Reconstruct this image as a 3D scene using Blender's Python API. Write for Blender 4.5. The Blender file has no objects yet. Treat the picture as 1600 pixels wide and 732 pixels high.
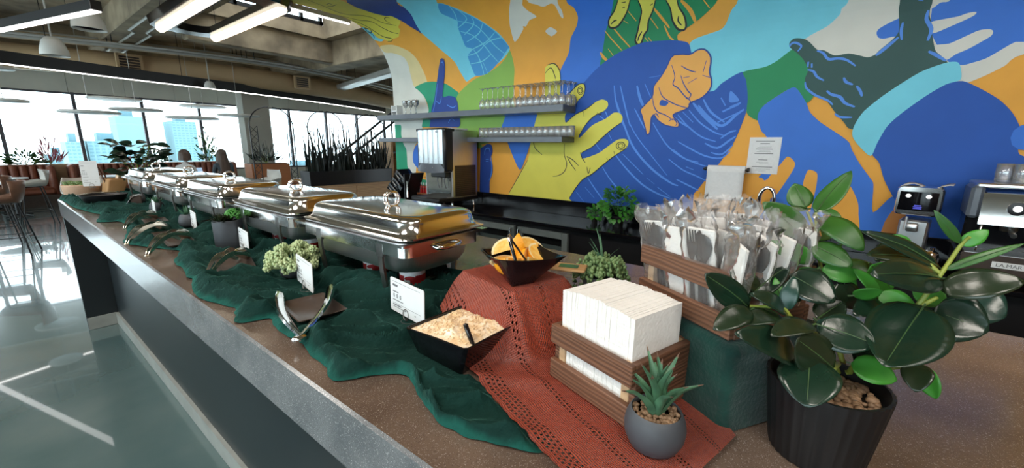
import bpy, bmesh, math, random
import numpy as np
from mathutils import Vector, Matrix, noise, geometry
random.seed(7)
R = math.radians
PI = math.pi
S = bpy.context.scene
COL = S.collection

# ------------------------------------------------------------------ camera
cam_d = bpy.data.cameras.new('camera')
cam = bpy.data.objects.new('camera', cam_d); COL.objects.link(cam)
yaw, pitch, roll = R(52.51), R(12.277), R(0.612)
fw = Vector((math.sin(yaw)*math.cos(pitch), math.cos(yaw)*math.cos(pitch), -math.sin(pitch)))
r0 = Vector((math.cos(yaw), -math.sin(yaw), 0)); u0 = r0.cross(fw)
rt = math.cos(roll)*r0 + math.sin(roll)*u0
up = -math.sin(roll)*r0 + math.cos(roll)*u0
cam.matrix_world = Matrix(((rt.x, up.x, -fw.x, 0), (rt.y, up.y, -fw.y, 0), (rt.z, up.z, -fw.z, 1.58), (0, 0, 0, 1)))
cam_d.sensor_fit = 'HORIZONTAL'; cam_d.sensor_width = 36.0; cam_d.lens = 36.0*628.13/1600
S.cycles.transparent_max_bounces = 32
cam_d.clip_start = 0.02; cam_d.clip_end = 3000
S.camera = cam

# ------------------------------------------------------------------ world, light, exposure
S.view_settings.view_transform = 'Standard'; S.view_settings.look = 'None'
S.view_settings.gamma = 1.0; S.view_settings.use_curve_mapping = False
S.view_settings.exposure = 0.22
W = bpy.data.worlds.new('sky'); S.world = W; W.use_nodes = True
wn = W.node_tree.nodes; wl = W.node_tree.links
bg = wn['Background']; bg.inputs['Color'].default_value = (0.80, 0.93, 1.0, 1); bg.inputs['Strength'].default_value = 4.6

def area(name, loc, sx, sy, power, color, rot=(0, 0, 0), spread=180):
    l = bpy.data.lights.new(name, 'AREA'); l.shape = 'RECTANGLE'; l.size = sx; l.size_y = sy
    l.energy = power; l.color = color; l.spread = R(spread)
    o = bpy.data.objects.new(name, l); o.location = loc; o.rotation_euler = rot; COL.objects.link(o)
    return o
# fill lights added above the customer side to brighten the mural and bar, unseen
for k, y in enumerate((-1.6, 1.6, 4.8)):
    area('fill_light', (-1.6, y, 4.05), 1.4, 1.4, 70, (1.0, 0.92, 0.82))
area('fill_light', (0.6, -1.8, 4.05), 1.2, 1.2, 20, (1.0, 0.93, 0.84))

# ------------------------------------------------------------------ helpers
class MB:
    def __init__(s): s.v = []; s.f = []; s.m = []; s.mi = 0; s.uv = None
    def add(s, vs, fs):
        b = len(s.v); s.v += [tuple(v) for v in vs]
        for f in fs: s.f.append(tuple(i+b for i in f)); s.m.append(s.mi)
        return s
    def box(s, c, d, rot=None, bev=0.0):
        hx, hy, hz = d[0]/2, d[1]/2, d[2]/2
        c = Vector(c); b = min(bev, hx*.98, hy*.98, hz*.98)
        if b <= 0:
            vs = [Vector((x, y, z)) for x in (-hx, hx) for y in (-hy, hy) for z in (-hz, hz)]
            fs = [(0, 1, 3, 2), (4, 6, 7, 5), (0, 4, 5, 1), (2, 3, 7, 6), (0, 2, 6, 4), (1, 5, 7, 3)]
        else:
            vs = []; idx = {}
            for sx in (-1, 1):
                for sy in (-1, 1):
                    for sz in (-1, 1):
                        for a in range(3):
                            p = [sx*(hx-b), sy*(hy-b), sz*(hz-b)]
                            p[a] = (sx*hx, sy*hy, sz*hz)[a]
                            idx[(sx, sy, sz, a)] = len(vs); vs.append(Vector(p))
            fs = []
            for a in range(3):
                o1, o2 = [i for i in range(3) if i != a]
                for sg in (-1, 1):
                    q = []
                    for s1, s2 in ((-1, -1), (1, -1), (1, 1), (-1, 1)):
                        k = [0, 0, 0]; k[a] = sg; k[o1] = s1; k[o2] = s2; q.append(idx[(*k, a)])
                    fs.append(tuple(q))
            for a in range(3):
                o1, o2 = [i for i in range(3) if i != a]
                for s1 in (-1, 1):
                    for s2 in (-1, 1):
                        k1 = [0, 0, 0]; k1[o1] = s1; k1[o2] = s2; k2 = list(k1); k1[a] = -1; k2[a] = 1
                        fs.append((idx[(*k1, o1)], idx[(*k2, o1)], idx[(*k2, o2)], idx[(*k1, o2)]))
            for sx in (-1, 1):
                for sy in (-1, 1):
                    for sz in (-1, 1): fs.append(tuple(idx[(sx, sy, sz, a)] for a in range(3)))
        if rot is not None: vs = [rot @ v for v in vs]
        return s.add([v+c for v in vs], fs)
    def tube(s, path, r, n=8, closed=False, caps=True, flat=1.0, upv=None):
        P = [Vector(p) for p in path]; N = len(P)
        rad = r if isinstance(r, (list, tuple)) else [r]*N
        vs = []; prev = None
        for i, p in enumerate(P):
            if closed: t = P[(i+1) % N]-P[i-1]
            else: t = P[min(i+1, N-1)]-P[max(i-1, 0)]
            if t.length < 1e-9: t = Vector((0, 0, 1))
            t.normalize()
            if upv is not None: a = Vector(upv)
            else: a = prev if prev is not None else (Vector((0, 0, 1)) if abs(t.z) < .9 else Vector((1, 0, 0)))
            b = a - t*a.dot(t)
            if b.length < 1e-6: b = t.orthogonal()
            b.normalize(); prev = b; cdir = t.cross(b)
            for k in range(n):
                an = 2*PI*k/n + PI/n
                vs.append(p + b*math.cos(an)*rad[i]*flat + cdir*math.sin(an)*rad[i])
        fs = []
        for i in range(N if closed else N-1):
            j = (i+1) % N
            for k in range(n):
                k2 = (k+1) % n; fs.append((i*n+k, i*n+k2, j*n+k2, j*n+k))
        if caps and not closed:
            fs.append(tuple(range(n))[::-1]); fs.append(tuple((N-1)*n+k for k in range(n)))
        return s.add(vs, fs)
    def lathe(s, prof, n=24, c=(0, 0, 0), fl=0, sx=1, sy=1):
        vs = []; fs = []; c = Vector(c)
        for (r, z) in prof:
            for k in range(n):
                a = 2*PI*k/n; rr = r*(1+fl*math.cos(a*n/4)) if fl else r
                vs.append(c+Vector((rr*math.cos(a)*sx, rr*math.sin(a)*sy, z)))
        for i in range(len(prof)-1):
            for k in range(n):
                k2 = (k+1) % n; fs.append((i*n+k, i*n+k2, (i+1)*n+k2, (i+1)*n+k))
        if prof[0][0] > 1e-5: fs.append(tuple(range(n))[::-1])
        if prof[-1][0] > 1e-5: fs.append(tuple((len(prof)-1)*n+k for k in range(n)))
        return s.add(vs, fs)
    def grid(s, rows, closed=False):
        n = len(rows[0]); vs = [p for r in rows for p in r]; fs = []
        for i in range(len(rows)-1):
            for k in range(n if closed else n-1):
                k2 = (k+1) % n; fs.append((i*n+k, i*n+k2, (i+1)*n+k2, (i+1)*n+k))
        return s.add(vs, fs)
    def loft(s, loops, cap0=True, cap1=True):
        s.grid(loops, True); n = len(loops[0]); b = len(s.v)-n*len(loops)
        if cap0: s.f.append(tuple(b+k for k in range(n))[::-1]); s.m.append(s.mi)
        if cap1: s.f.append(tuple(b+(len(loops)-1)*n+k for k in range(n))); s.m.append(s.mi)
        return s
    def ball(s, c, r, n=8, m=5, sc=(1, 1, 1)):
        prof = [(max(r*math.sin(PI*i/m), 1e-6), -r*math.cos(PI*i/m)) for i in range(m+1)]
        vs = []; fs = []; c = Vector(c)
        for (rr, z) in prof:
            for k in range(n):
                a = 2*PI*k/n; vs.append(c+Vector((rr*math.cos(a)*sc[0], rr*math.sin(a)*sc[1], z*sc[2])))
        for i in range(m):
            for k in range(n):
                k2 = (k+1) % n; fs.append((i*n+k, i*n+k2, (i+1)*n+k2, (i+1)*n+k))
        return s.add(vs, fs)
    def blade(s, base, tip, w, nrm, n=5, curl=0.15, fold=0.12, shape=0.55, m=1, ex=.75):
        """a leaf: length along base-tip, midrib sunk, arched along its length"""
        b = Vector(base); t = Vector(tip); L = t-b; ln = L.length
        if ln < 1e-6: return s
        d = L/ln; nv = Vector(nrm); nv = nv-d*nv.dot(d)
        if nv.length < 1e-5: nv = d.orthogonal()
        nv.normalize(); sd = d.cross(nv)
        rows = []
        for i in range(n+1):
            q = i/n
            hw = w/2*(math.sin(PI*min(1, q**shape)))**ex if 0 < q < 1 else w*.03
            p = b+L*q+nv*(curl*ln*(math.sin(PI*q)))
            row = []
            for k in range(-m, m+1):
                u = k/m
                row.append(p+sd*hw*u+nv*(fold*hw*(abs(u)**1.3)*1.6))
            rows.append(row)
        return s.grid(rows)
    def mesh(s, name, mats, smooth=None):
        me = bpy.data.meshes.new(name); me.from_pydata(s.v, [], s.f)
        for m in (mats if isinstance(mats, (list, tuple)) else [mats]): me.materials.append(m)
        if s.mi or any(s.m): me.polygons.foreach_set('material_index', s.m)
        bm = bmesh.new(); bm.from_mesh(me); bmesh.ops.recalc_face_normals(bm, faces=bm.faces); bm.to_mesh(me); bm.free()
        if smooth is not None:
            me.shade_smooth()
            if smooth < 180: me.set_sharp_from_angle(angle=R(smooth))
        me.update(); return me
    def build(s, name, mats, parent=None, smooth=None, loc=None, label=None):
        o = bpy.data.objects.new(name, s.mesh(name, mats, smooth)); COL.objects.link(o)
        if parent: o.parent = parent
        if loc is not None: o.location = loc
        if label: o['label'] = label
        return o

def _islands(s):
    par = list(range(len(s.v)))
    def fd(a):
        while par[a] != a: par[a] = par[par[a]]; a = par[a]
        return a
    for f in s.f:
        for q in f[1:]: par[fd(f[0])] = fd(q)
    g = {}
    for f in s.f: g.setdefault(fd(f[0]), []).append(f)
    return list(g.values())
def build_each(s, name, mats, parent=None, smooth=None):
    """every separate piece of the builder becomes an object of its own"""
    out = []
    for fs in _islands(s):
        idx = sorted({i for f in fs for i in f}); mp = {i: k for k, i in enumerate(idx)}
        m_ = MB(); m_.add([s.v[i] for i in idx], [tuple(mp[i] for i in f) for f in fs]); out.append(m_.build(name, mats, parent, smooth))
    return out
MB.build_each = build_each
def thing(name, label, cat, loc=(0, 0, 0), rz=0, group=None):
    o = bpy.data.objects.new(name, None); COL.objects.link(o)
    o.empty_display_size = .02
    o.location = loc; o.rotation_euler = (0, 0, rz); o['label'] = label; o['category'] = cat
    if group: o['group'] = group
    return o
def tag(o, label, cat, group=None):
    o['label'] = label; o['category'] = cat
    if group: o['group'] = group
    return o
def struct(o): o['kind'] = 'structure'; return o
def stuff(o): o['kind'] = 'stuff'; return o
def kids(o): return [c for c in bpy.data.objects if c.parent == o]
def dup(root, loc, rz=None, label=None):
    r = root.copy(); COL.objects.link(r); r.location = loc
    if rz is not None: r.rotation_euler = (0, 0, rz)
    if label: r['label'] = label
    for ch in KID.get(root.name, []):
        c = ch.copy(); COL.objects.link(c); c.parent = r
        for g in KID.get(ch.name, []):
            e = g.copy(); COL.objects.link(e); e.parent = c
    return r
KID = {}
def remember(root):
    KID[root.name] = kids(root)
    for c in KID[root.name]: KID[c.name] = kids(c)

# ------------------------------------------------------------------ materials
def mat(name, col, rough=.5, metal=0, noise_scale=0, noise_amt=.0, col2=None, bump=0, bump_scale=None, spec=.5, coat=0, sheen=0, aniso=None, emit=None, estr=0):
    m = bpy.data.materials.new(name); m.use_nodes = True
    nt = m.node_tree; N = nt.nodes; Lk = nt.links; p = N['Principled BSDF']
    p.inputs['Base Color'].default_value = (*col, 1); p.inputs['Roughness'].default_value = rough
    p.inputs['Metallic'].default_value = metal; p.inputs['Specular IOR Level'].default_value = spec
    p.inputs['Coat Weight'].default_value = coat
    if sheen: p.inputs['Sheen Weight'].default_value = sheen
    if emit: p.inputs['Emission Color'].default_value = (*emit, 1); p.inputs['Emission Strength'].default_value = estr
    tc = N.new('ShaderNodeTexCoord')
    if noise_scale:
        mp = N.new('ShaderNodeMapping'); Lk.new(tc.outputs['Object'], mp.inputs['Vector'])
        if aniso: mp.inputs['Scale'].default_value = aniso
        t = N.new('ShaderNodeTexNoise'); t.inputs['Scale'].default_value = noise_scale; t.inputs['Detail'].default_value = 5
        Lk.new(mp.outputs['Vector'], t.inputs['Vector'])
        c2 = col2 if col2 else tuple(max(0, min(1, c*(1-noise_amt))) for c in col)
        mx = N.new('ShaderNodeMix'); mx.data_type = 'RGBA'
        rp = N.new('ShaderNodeMapRange'); rp.inputs['From Min'].default_value = .35; rp.inputs['From Max'].default_value = .68
        Lk.new(t.outputs['Fac'], rp.inputs['Value']); Lk.new(rp.outputs['Result'], mx.inputs['Factor'])
        mx.inputs['A'].default_value = (*col, 1); mx.inputs['B'].default_value = (*c2, 1)
        Lk.new(mx.outputs['Result'], p.inputs['Base Color'])
        if bump:
            bt = t
            if bump_scale:
                bt = N.new('ShaderNodeTexNoise'); bt.inputs['Scale'].default_value = bump_scale; bt.inputs['Detail'].default_value = 3
                Lk.new(mp.outputs['Vector'], bt.inputs['Vector'])
            b = N.new('ShaderNodeBump'); b.inputs['Strength'].default_value = bump; b.inputs['Distance'].default_value = .01
            Lk.new(bt.outputs['Fac'], b.inputs['Height']); Lk.new(b.outputs['Normal'], p.inputs['Normal'])
    return m

def terrazzo(name, base, base2, fleck, rough):
    m = mat(name, base, rough, noise_scale=7, col2=base2)
    nt = m.node_tree; N = nt.nodes; Lk = nt.links; p = N['Principled BSDF']
    tc = [n for n in N if n.type == 'TEX_COORD'][0]
    src = p.inputs['Base Color'].links[0].from_socket
    for sc, th, c in ((760, .15, fleck), (400, .05, fleck), (600, .18, (.03, .02, .018))):
        v = N.new('ShaderNodeTexVoronoi'); v.inputs['Scale'].default_value = sc
        Lk.new(tc.outputs['Object'], v.inputs['Vector'])
        sep = N.new('ShaderNodeSeparateColor'); Lk.new(v.outputs['Color'], sep.inputs['Color'])
        a = N.new('ShaderNodeMath'); a.operation = 'LESS_THAN'; a.inputs[1].default_value = th; Lk.new(sep.outputs['Red'], a.inputs[0])
        b = N.new('ShaderNodeMath'); b.operation = 'LESS_THAN'; b.inputs[1].default_value = .42; Lk.new(v.outputs['Distance'], b.inputs[0])
        mu = N.new('ShaderNodeMath'); mu.operation = 'MULTIPLY'; Lk.new(a.outputs[0], mu.inputs[0]); Lk.new(b.outputs[0], mu.inputs[1])
        m2 = N.new('ShaderNodeMath'); m2.operation = 'MULTIPLY'; m2.inputs[1].default_value = .5; Lk.new(mu.outputs[0], m2.inputs[0])
        mx = N.new('ShaderNodeMix'); mx.data_type = 'RGBA'; Lk.new(m2.outputs[0], mx.inputs['Factor'])
        Lk.new(src, mx.inputs['A']); mx.inputs['B'].default_value = (*c, 1); src = mx.outputs['Result']
    Lk.new(src, p.inputs['Base Color'])
    return m

def wood(name, c1, c2, axis=0, scale=6, rough=.55, ring=14):
    m = bpy.data.materials.new(name); m.use_nodes = True
    nt = m.node_tree; N = nt.nodes; Lk = nt.links; p = N['Principled BSDF']; p.inputs['Roughness'].default_value = rough
    tc = N.new('ShaderNodeTexCoord'); mp = N.new('ShaderNodeMapping'); Lk.new(tc.outputs['Object'], mp.inputs['Vector'])
    sc = [1, 1, 1]; sc[axis] = .12; mp.inputs['Scale'].default_value = sc
    n1 = N.new('ShaderNodeTexNoise'); n1.inputs['Scale'].default_value = scale; n1.inputs['Detail'].default_value = 4; Lk.new(mp.outputs['Vector'], n1.inputs['Vector'])
    w = N.new('ShaderNodeTexWave'); w.wave_type = 'BANDS'; w.bands_direction = 'Z'; w.inputs['Scale'].default_value = ring; w.inputs['Distortion'].default_value = 7; w.inputs['Detail'].default_value = 3
    Lk.new(mp.outputs['Vector'], w.inputs['Vector'])
    ad = N.new('ShaderNodeMath'); ad.operation = 'MULTIPLY'; Lk.new(n1.outputs['Fac'], ad.inputs[0]); Lk.new(w.outputs['Fac'], ad.inputs[1])
    mx = N.new('ShaderNodeMix'); mx.data_type = 'RGBA'; Lk.new(ad.outputs[0], mx.inputs['Factor'])
    mx.inputs['A'].default_value = (*c1, 1); mx.inputs['B'].default_value = (*c2, 1); Lk.new(mx.outputs['Result'], p.inputs['Base Color'])
    b = N.new('ShaderNodeBump'); b.inputs['Strength'].default_value = .25; b.inputs['Distance'].default_value = .004
    Lk.new(ad.outputs[0], b.inputs['Height']); Lk.new(b.outputs['Normal'], p.inputs['Normal'])
    return m

def glass(name, tint=(1, 1, 1), refl=.08, rough=.02, body=0.0, bodycol=(.9, .9, .9), ior=1.45):
    """thin clear pane: mostly transmitting, a little mirror reflection, an optional milky share"""
    m = bpy.data.materials.new(name); m.use_nodes = True
    nt = m.node_tree; N = nt.nodes; Lk = nt.links
    for n in list(N):
        if n.type == 'BSDF_PRINCIPLED': N.remove(n)
    out = [n for n in N if n.type == 'OUTPUT_MATERIAL'][0]
    t = N.new('ShaderNodeBsdfTransparent'); t.inputs['Color'].default_value = (*tint, 1)
    g = N.new('ShaderNodeBsdfGlossy'); g.inputs['Roughness'].default_value = rough
    lw = N.new('ShaderNodeFresnel'); lw.inputs['IOR'].default_value = ior
    ad = N.new('ShaderNodeMath'); ad.operation = 'ADD'; ad.inputs[1].default_value = refl; ad.use_clamp = True
    Lk.new(lw.outputs[0], ad.inputs[0])
    mx = N.new('ShaderNodeMixShader'); Lk.new(ad.outputs[0], mx.inputs[0]); Lk.new(t.outputs[0], mx.inputs[1]); Lk.new(g.outputs[0], mx.inputs[2])
    last = mx
    if body:
        d = N.new('ShaderNodeBsdfDiffuse'); d.inputs['Color'].default_value = (*bodycol, 1)
        m2 = N.new('ShaderNodeMixShader'); m2.inputs[0].default_value = body
        Lk.new(mx.outputs[0], m2.inputs[1]); Lk.new(d.outputs[0], m2.inputs[2]); last = m2
    Lk.new(last.outputs[0], out.inputs['Surface'])
    return m

def srgb(r, g, b):
    f = lambda c: (c/255/12.92) if c <= 10 else ((c/255+.055)/1.055)**2.4
    return (f(r), f(g), f(b))

M = {}
ORD = ['first', 'second', 'third', 'fourth', 'fifth', 'sixth', 'seventh', 'eighth', 'ninth', 'tenth', 'eleventh', 'twelfth', 'thirteenth', 'fourteenth', 'fifteenth', 'sixteenth', 'seventeenth', 'eighteenth', 'nineteenth']
ORD += ['twentieth']+['twenty-'+o for o in ORD[:9]]+['thirtieth']+['thirty-'+o for o in ORD[:9]]
M['floor'] = mat('polished_concrete', srgb(92, 110, 110), .2, noise_scale=1.3, col2=srgb(66, 92, 94), bump=.01, bump_scale=14, coat=1.0)
M['top'] = terrazzo('brown_terrazzo', srgb(106, 90, 79), srgb(86, 71, 62), (.42, .38, .35), .18)
M['fascia'] = terrazzo('grey_terrazzo', srgb(118, 121, 124), srgb(92, 96, 100), (.62, .63, .64), .18)
M['panel'] = mat('dark_bar_panel', srgb(30, 38, 42), .36, noise_scale=3, noise_amt=.1)
M['kick'] = mat('pale_kick_board', srgb(150, 154, 150), .4, noise_scale=8, noise_amt=.2)
M['black'] = mat('black_plastic', (.010, .010, .012), .38, noise_scale=20, noise_amt=.1)
M['blackgloss'] = mat('black_gloss', (.006, .006, .008), .12, noise_scale=10, noise_amt=.1)
M['blackmetal'] = mat('black_metal', (.012, .012, .014), .4, metal=.3, noise_scale=20, noise_amt=.1)
M['steel'] = mat('polished_steel', (.80, .79, .78), .125, metal=1, noise_scale=9, noise_amt=.05)
M['steel2'] = mat('brushed_steel', (.72, .72, .72), .34, metal=1, noise_scale=8, noise_amt=.12, aniso=(30, 1, 1))
M['darksteel'] = mat('worn_steel', (.38, .37, .36), .3, metal=1, noise_scale=30, noise_amt=.4)
M['chrome'] = mat('chrome', (.86, .85, .84), .06, metal=1, noise_scale=9, noise_amt=.02)
M['copper'] = mat('warm_steel', (.93, .82, .68), .2, metal=1, noise_scale=9, noise_amt=.05)
M['white'] = mat('white_card', (.80, .83, .85), .55, noise_scale=30, noise_amt=.03)
M['paper'] = mat('white_paper', (.78, .79, .80), .75, noise_scale=60, noise_amt=.05, bump=.1, bump_scale=90)
M['napkin'] = mat('napkin_paper', (.85, .83, .80), .9, noise_scale=80, noise_amt=.05, bump=.25, bump_scale=160)
M['ink'] = mat('grey_ink', (.16, .17, .18), .7, noise_scale=20, noise_amt=.1)
M['tray'] = mat('dark_tray', srgb(74, 62, 56), .32, noise_scale=25, noise_amt=.25)
M['concrete'] = mat('ceiling_concrete', srgb(176, 157, 130), .9, noise_scale=1.8, col2=srgb(118, 104, 86), bump=.15, bump_scale=9)
M['duct'] = mat('tan_duct', srgb(204, 172, 132), .6, noise_scale=2, noise_amt=.1)
M['pipe'] = mat('painted_pipe', srgb(196, 174, 142), .5, noise_scale=4, noise_amt=.15)
M['conduit'] = mat('grey_conduit', srgb(190, 188, 182), .4, metal=.3, noise_scale=4, noise_amt=.1)
M['bulk'] = mat('grey_bulkhead', srgb(224, 224, 214), .8, noise_scale=2, noise_amt=.08)
M['coltan'] = mat('column_plaster', srgb(172, 170, 160), .8, noise_scale=2, noise_amt=.1)
M['lampgrey'] = mat('grey_lamp_shade', srgb(236, 234, 228), .5, noise_scale=6, noise_amt=.08)
M['frame'] = mat('window_frame', srgb(92, 92, 100), .5, noise_scale=5, noise_amt=.1)
M['pane'] = glass('window_pane', (.97, 1, 1), .01)
M['leather'] = mat('brown_leather', srgb(150, 88, 66), .45, noise_scale=14, noise_amt=.25, bump=.1)
M['shellbrown'] = mat('brown_seat_shell', srgb(128, 92, 72), .45, noise_scale=9, noise_amt=.15)
M['shellwhite'] = mat('pale_seat_shell', srgb(205, 200, 192), .5, noise_scale=9, noise_amt=.08)
M['planterwood'] = wood('orange_wood', srgb(176, 110, 66), srgb(130, 76, 44), 0, 3)
M['palewood'] = wood('pale_wood', srgb(196, 164, 128), srgb(150, 118, 86), 0, 2.5)
M['crate'] = wood('burnt_wood', srgb(120, 82, 60), srgb(36, 22, 16), 1, 14, .6, 42)
M['crate_x'] = wood('burnt_wood_across', srgb(120, 82, 60), srgb(36, 22, 16), 0, 14, .6, 42)
M['potgrey'] = mat('dark_grey_pot', srgb(70, 74, 80), .55, noise_scale=40, noise_amt=.12, bump=.05)
M['potblack'] = mat('matt_black_pot', srgb(20, 20, 22), .45, noise_scale=30, noise_amt=.1)
M['terra'] = mat('pale_terracotta', srgb(198, 164, 138), .7, noise_scale=12, noise_amt=.12)
M['gravel'] = mat('brown_gravel', srgb(150, 120, 92), .6, noise_scale=60, noise_amt=.5)
M['redfuel'] = mat('red_label', srgb(176, 40, 44), .4, noise_scale=20, noise_amt=.1)
M['kraft'] = mat('kraft_paper', srgb(178, 138, 92), .7, noise_scale=14, noise_amt=.15)
M['sauce'] = mat('red_sauce', srgb(190, 40, 40), .3, noise_scale=20, noise_amt=.1)
M['oats'] = mat('creamy_oats', srgb(228, 192, 146), .5, noise_scale=38, col2=srgb(250, 238, 216), bump=.18, bump_scale=120)
M['oatflake'] = mat('pale_oat_flake', srgb(238, 212, 172), .5, noise_scale=90, col2=srgb(228, 192, 146))
M['peel'] = mat('orange_peel', srgb(240, 160, 30), .4, noise_scale=60, noise_amt=.12, bump=.2, bump_scale=300)
M['pith'] = mat('pale_pith', srgb(246, 226, 176), .6, noise_scale=60, noise_amt=.06)
M['pulp'] = mat('orange_pulp', srgb(246, 176, 60), .3, noise_scale=90, col2=srgb(250, 206, 116))
M['lit'] = mat('lit_diffuser', (1, .95, .85), .5, noise_scale=5, noise_amt=.02, emit=(1, .86, .64), estr=2.6)
M['litwhite'] = mat('lit_white_strip', (1, 1, 1), .5, noise_scale=5, noise_amt=.02, emit=(1, .95, .92), estr=2.0)
M['littrack'] = mat('lit_track_strip', (1, 1, 1), .5, noise_scale=5, noise_amt=.02, emit=(1, .95, .9), estr=7)
M['dispenser_steel'] = mat('dispenser_steel', (.40, .42, .43), .24, metal=1, noise_scale=8, noise_amt=.1)
M['wallbrown'] = mat('brown_wall_panelling', srgb(128, 98, 78), .7, noise_scale=2, noise_amt=.25)
M['fill_panel_face'] = mat('fill_panel_glow', (1, 1, 1), .5, noise_scale=5, noise_amt=.02, emit=(1, .93, .84), estr=3)  # glowing face of the added fill panels
M['screenface'] = mat('dark_screen', (.004, .004, .006), .1, noise_scale=5, noise_amt=.1)
M['litdot'] = mat('lit_icon', (1, 1, 1), .5, noise_scale=5, noise_amt=.02, emit=(1, 1, 1), estr=1.2)
M['litblue'] = mat('lit_blue_text', (.1, .1, .8), .5, noise_scale=5, noise_amt=.02, emit=(.18, .18, 1), estr=.5)
M['plastic'] = glass('clear_wrap', (.97, .97, .97), .02, .16, .10, (.88, .82, .79), 1.18)
M['glassware'] = glass('clear_glass', (.95, .97, .98), .16, .03, .15)
M['laptopscreen'] = mat('pale_blue_screen', (.3, .42, .6), .2, noise_scale=5, noise_amt=.02, emit=(.5, .68, .9), estr=.55)
M['hair'] = mat('brown_hair', srgb(92, 72, 60), .5, noise_scale=40, noise_amt=.3, aniso=(1, 1, .1))
M['skin'] = mat('skin', srgb(214, 166, 140), .5, noise_scale=20, noise_amt=.05)
M['jacket'] = mat('dark_grey_jacket', srgb(70, 84, 92), .8, noise_scale=20, noise_amt=.2)
M['blouse'] = mat('pale_blouse', srgb(206, 200, 196), .8, noise_scale=20, noise_amt=.1)
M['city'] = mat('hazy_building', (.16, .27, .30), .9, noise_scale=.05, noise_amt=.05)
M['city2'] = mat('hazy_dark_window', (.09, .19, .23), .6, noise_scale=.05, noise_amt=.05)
def leafmat(name, c, c2, rough=.32, scale=14):
    m = mat(name, c, rough, noise_scale=scale, col2=c2, bump=.06, bump_scale=50)
    return m
M['leaf_d'] = leafmat('leaf_dark', srgb(15, 38, 29), srgb(25, 47, 32), .22, 10)
M['leaf_m'] = leafmat('leaf_mid', srgb(52, 98, 34), srgb(38, 78, 36), .34, 12)
M['leaf_b'] = leafmat('leaf_bright', srgb(64, 138, 44), srgb(50, 112, 44), .4, 12)
M['leaf_n'] = leafmat('leaf_olive', srgb(38, 46, 26), srgb(22, 42, 28), .24, 10)
M['leaf_t'] = leafmat('leaf_teal', srgb(28, 60, 50), srgb(24, 52, 44), .24, 10)
M['stem'] = leafmat('yellow_stem', srgb(150, 156, 60), srgb(110, 130, 56), .5)
M['succ'] = leafmat('pale_succulent', srgb(196, 210, 162), srgb(154, 176, 128), .6, 60)
M['agave'] = leafmat('agave_green', srgb(82, 128, 96), srgb(58, 96, 74), .5, 30)
M['agtip'] = leafmat('agave_tip', srgb(120, 84, 70), srgb(96, 80, 66), .5, 30)
M['rib'] = leafmat('leaf_midrib', srgb(66, 92, 48), srgb(50, 76, 42), .5)
M['fridge'] = mat('grey_fridge_frame', srgb(120, 130, 130), .35, metal=.2, noise_scale=9, noise_amt=.12)
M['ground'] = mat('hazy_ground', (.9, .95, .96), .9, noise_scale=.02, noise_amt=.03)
M['pearl'] = leafmat('pearl_green', srgb(122, 146, 92), srgb(92, 122, 78), .45, 60)
M['redleaf'] = leafmat('pink_leaf', srgb(206, 110, 128), srgb(150, 90, 96), .5, 20)
M['snake'] = leafmat('snake_leaf', srgb(20, 34, 28), srgb(12, 22, 20), .4, 20)
M['mulch'] = mat('soil', srgb(60, 46, 36), .9, noise_scale=60, noise_amt=.5)

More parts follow.
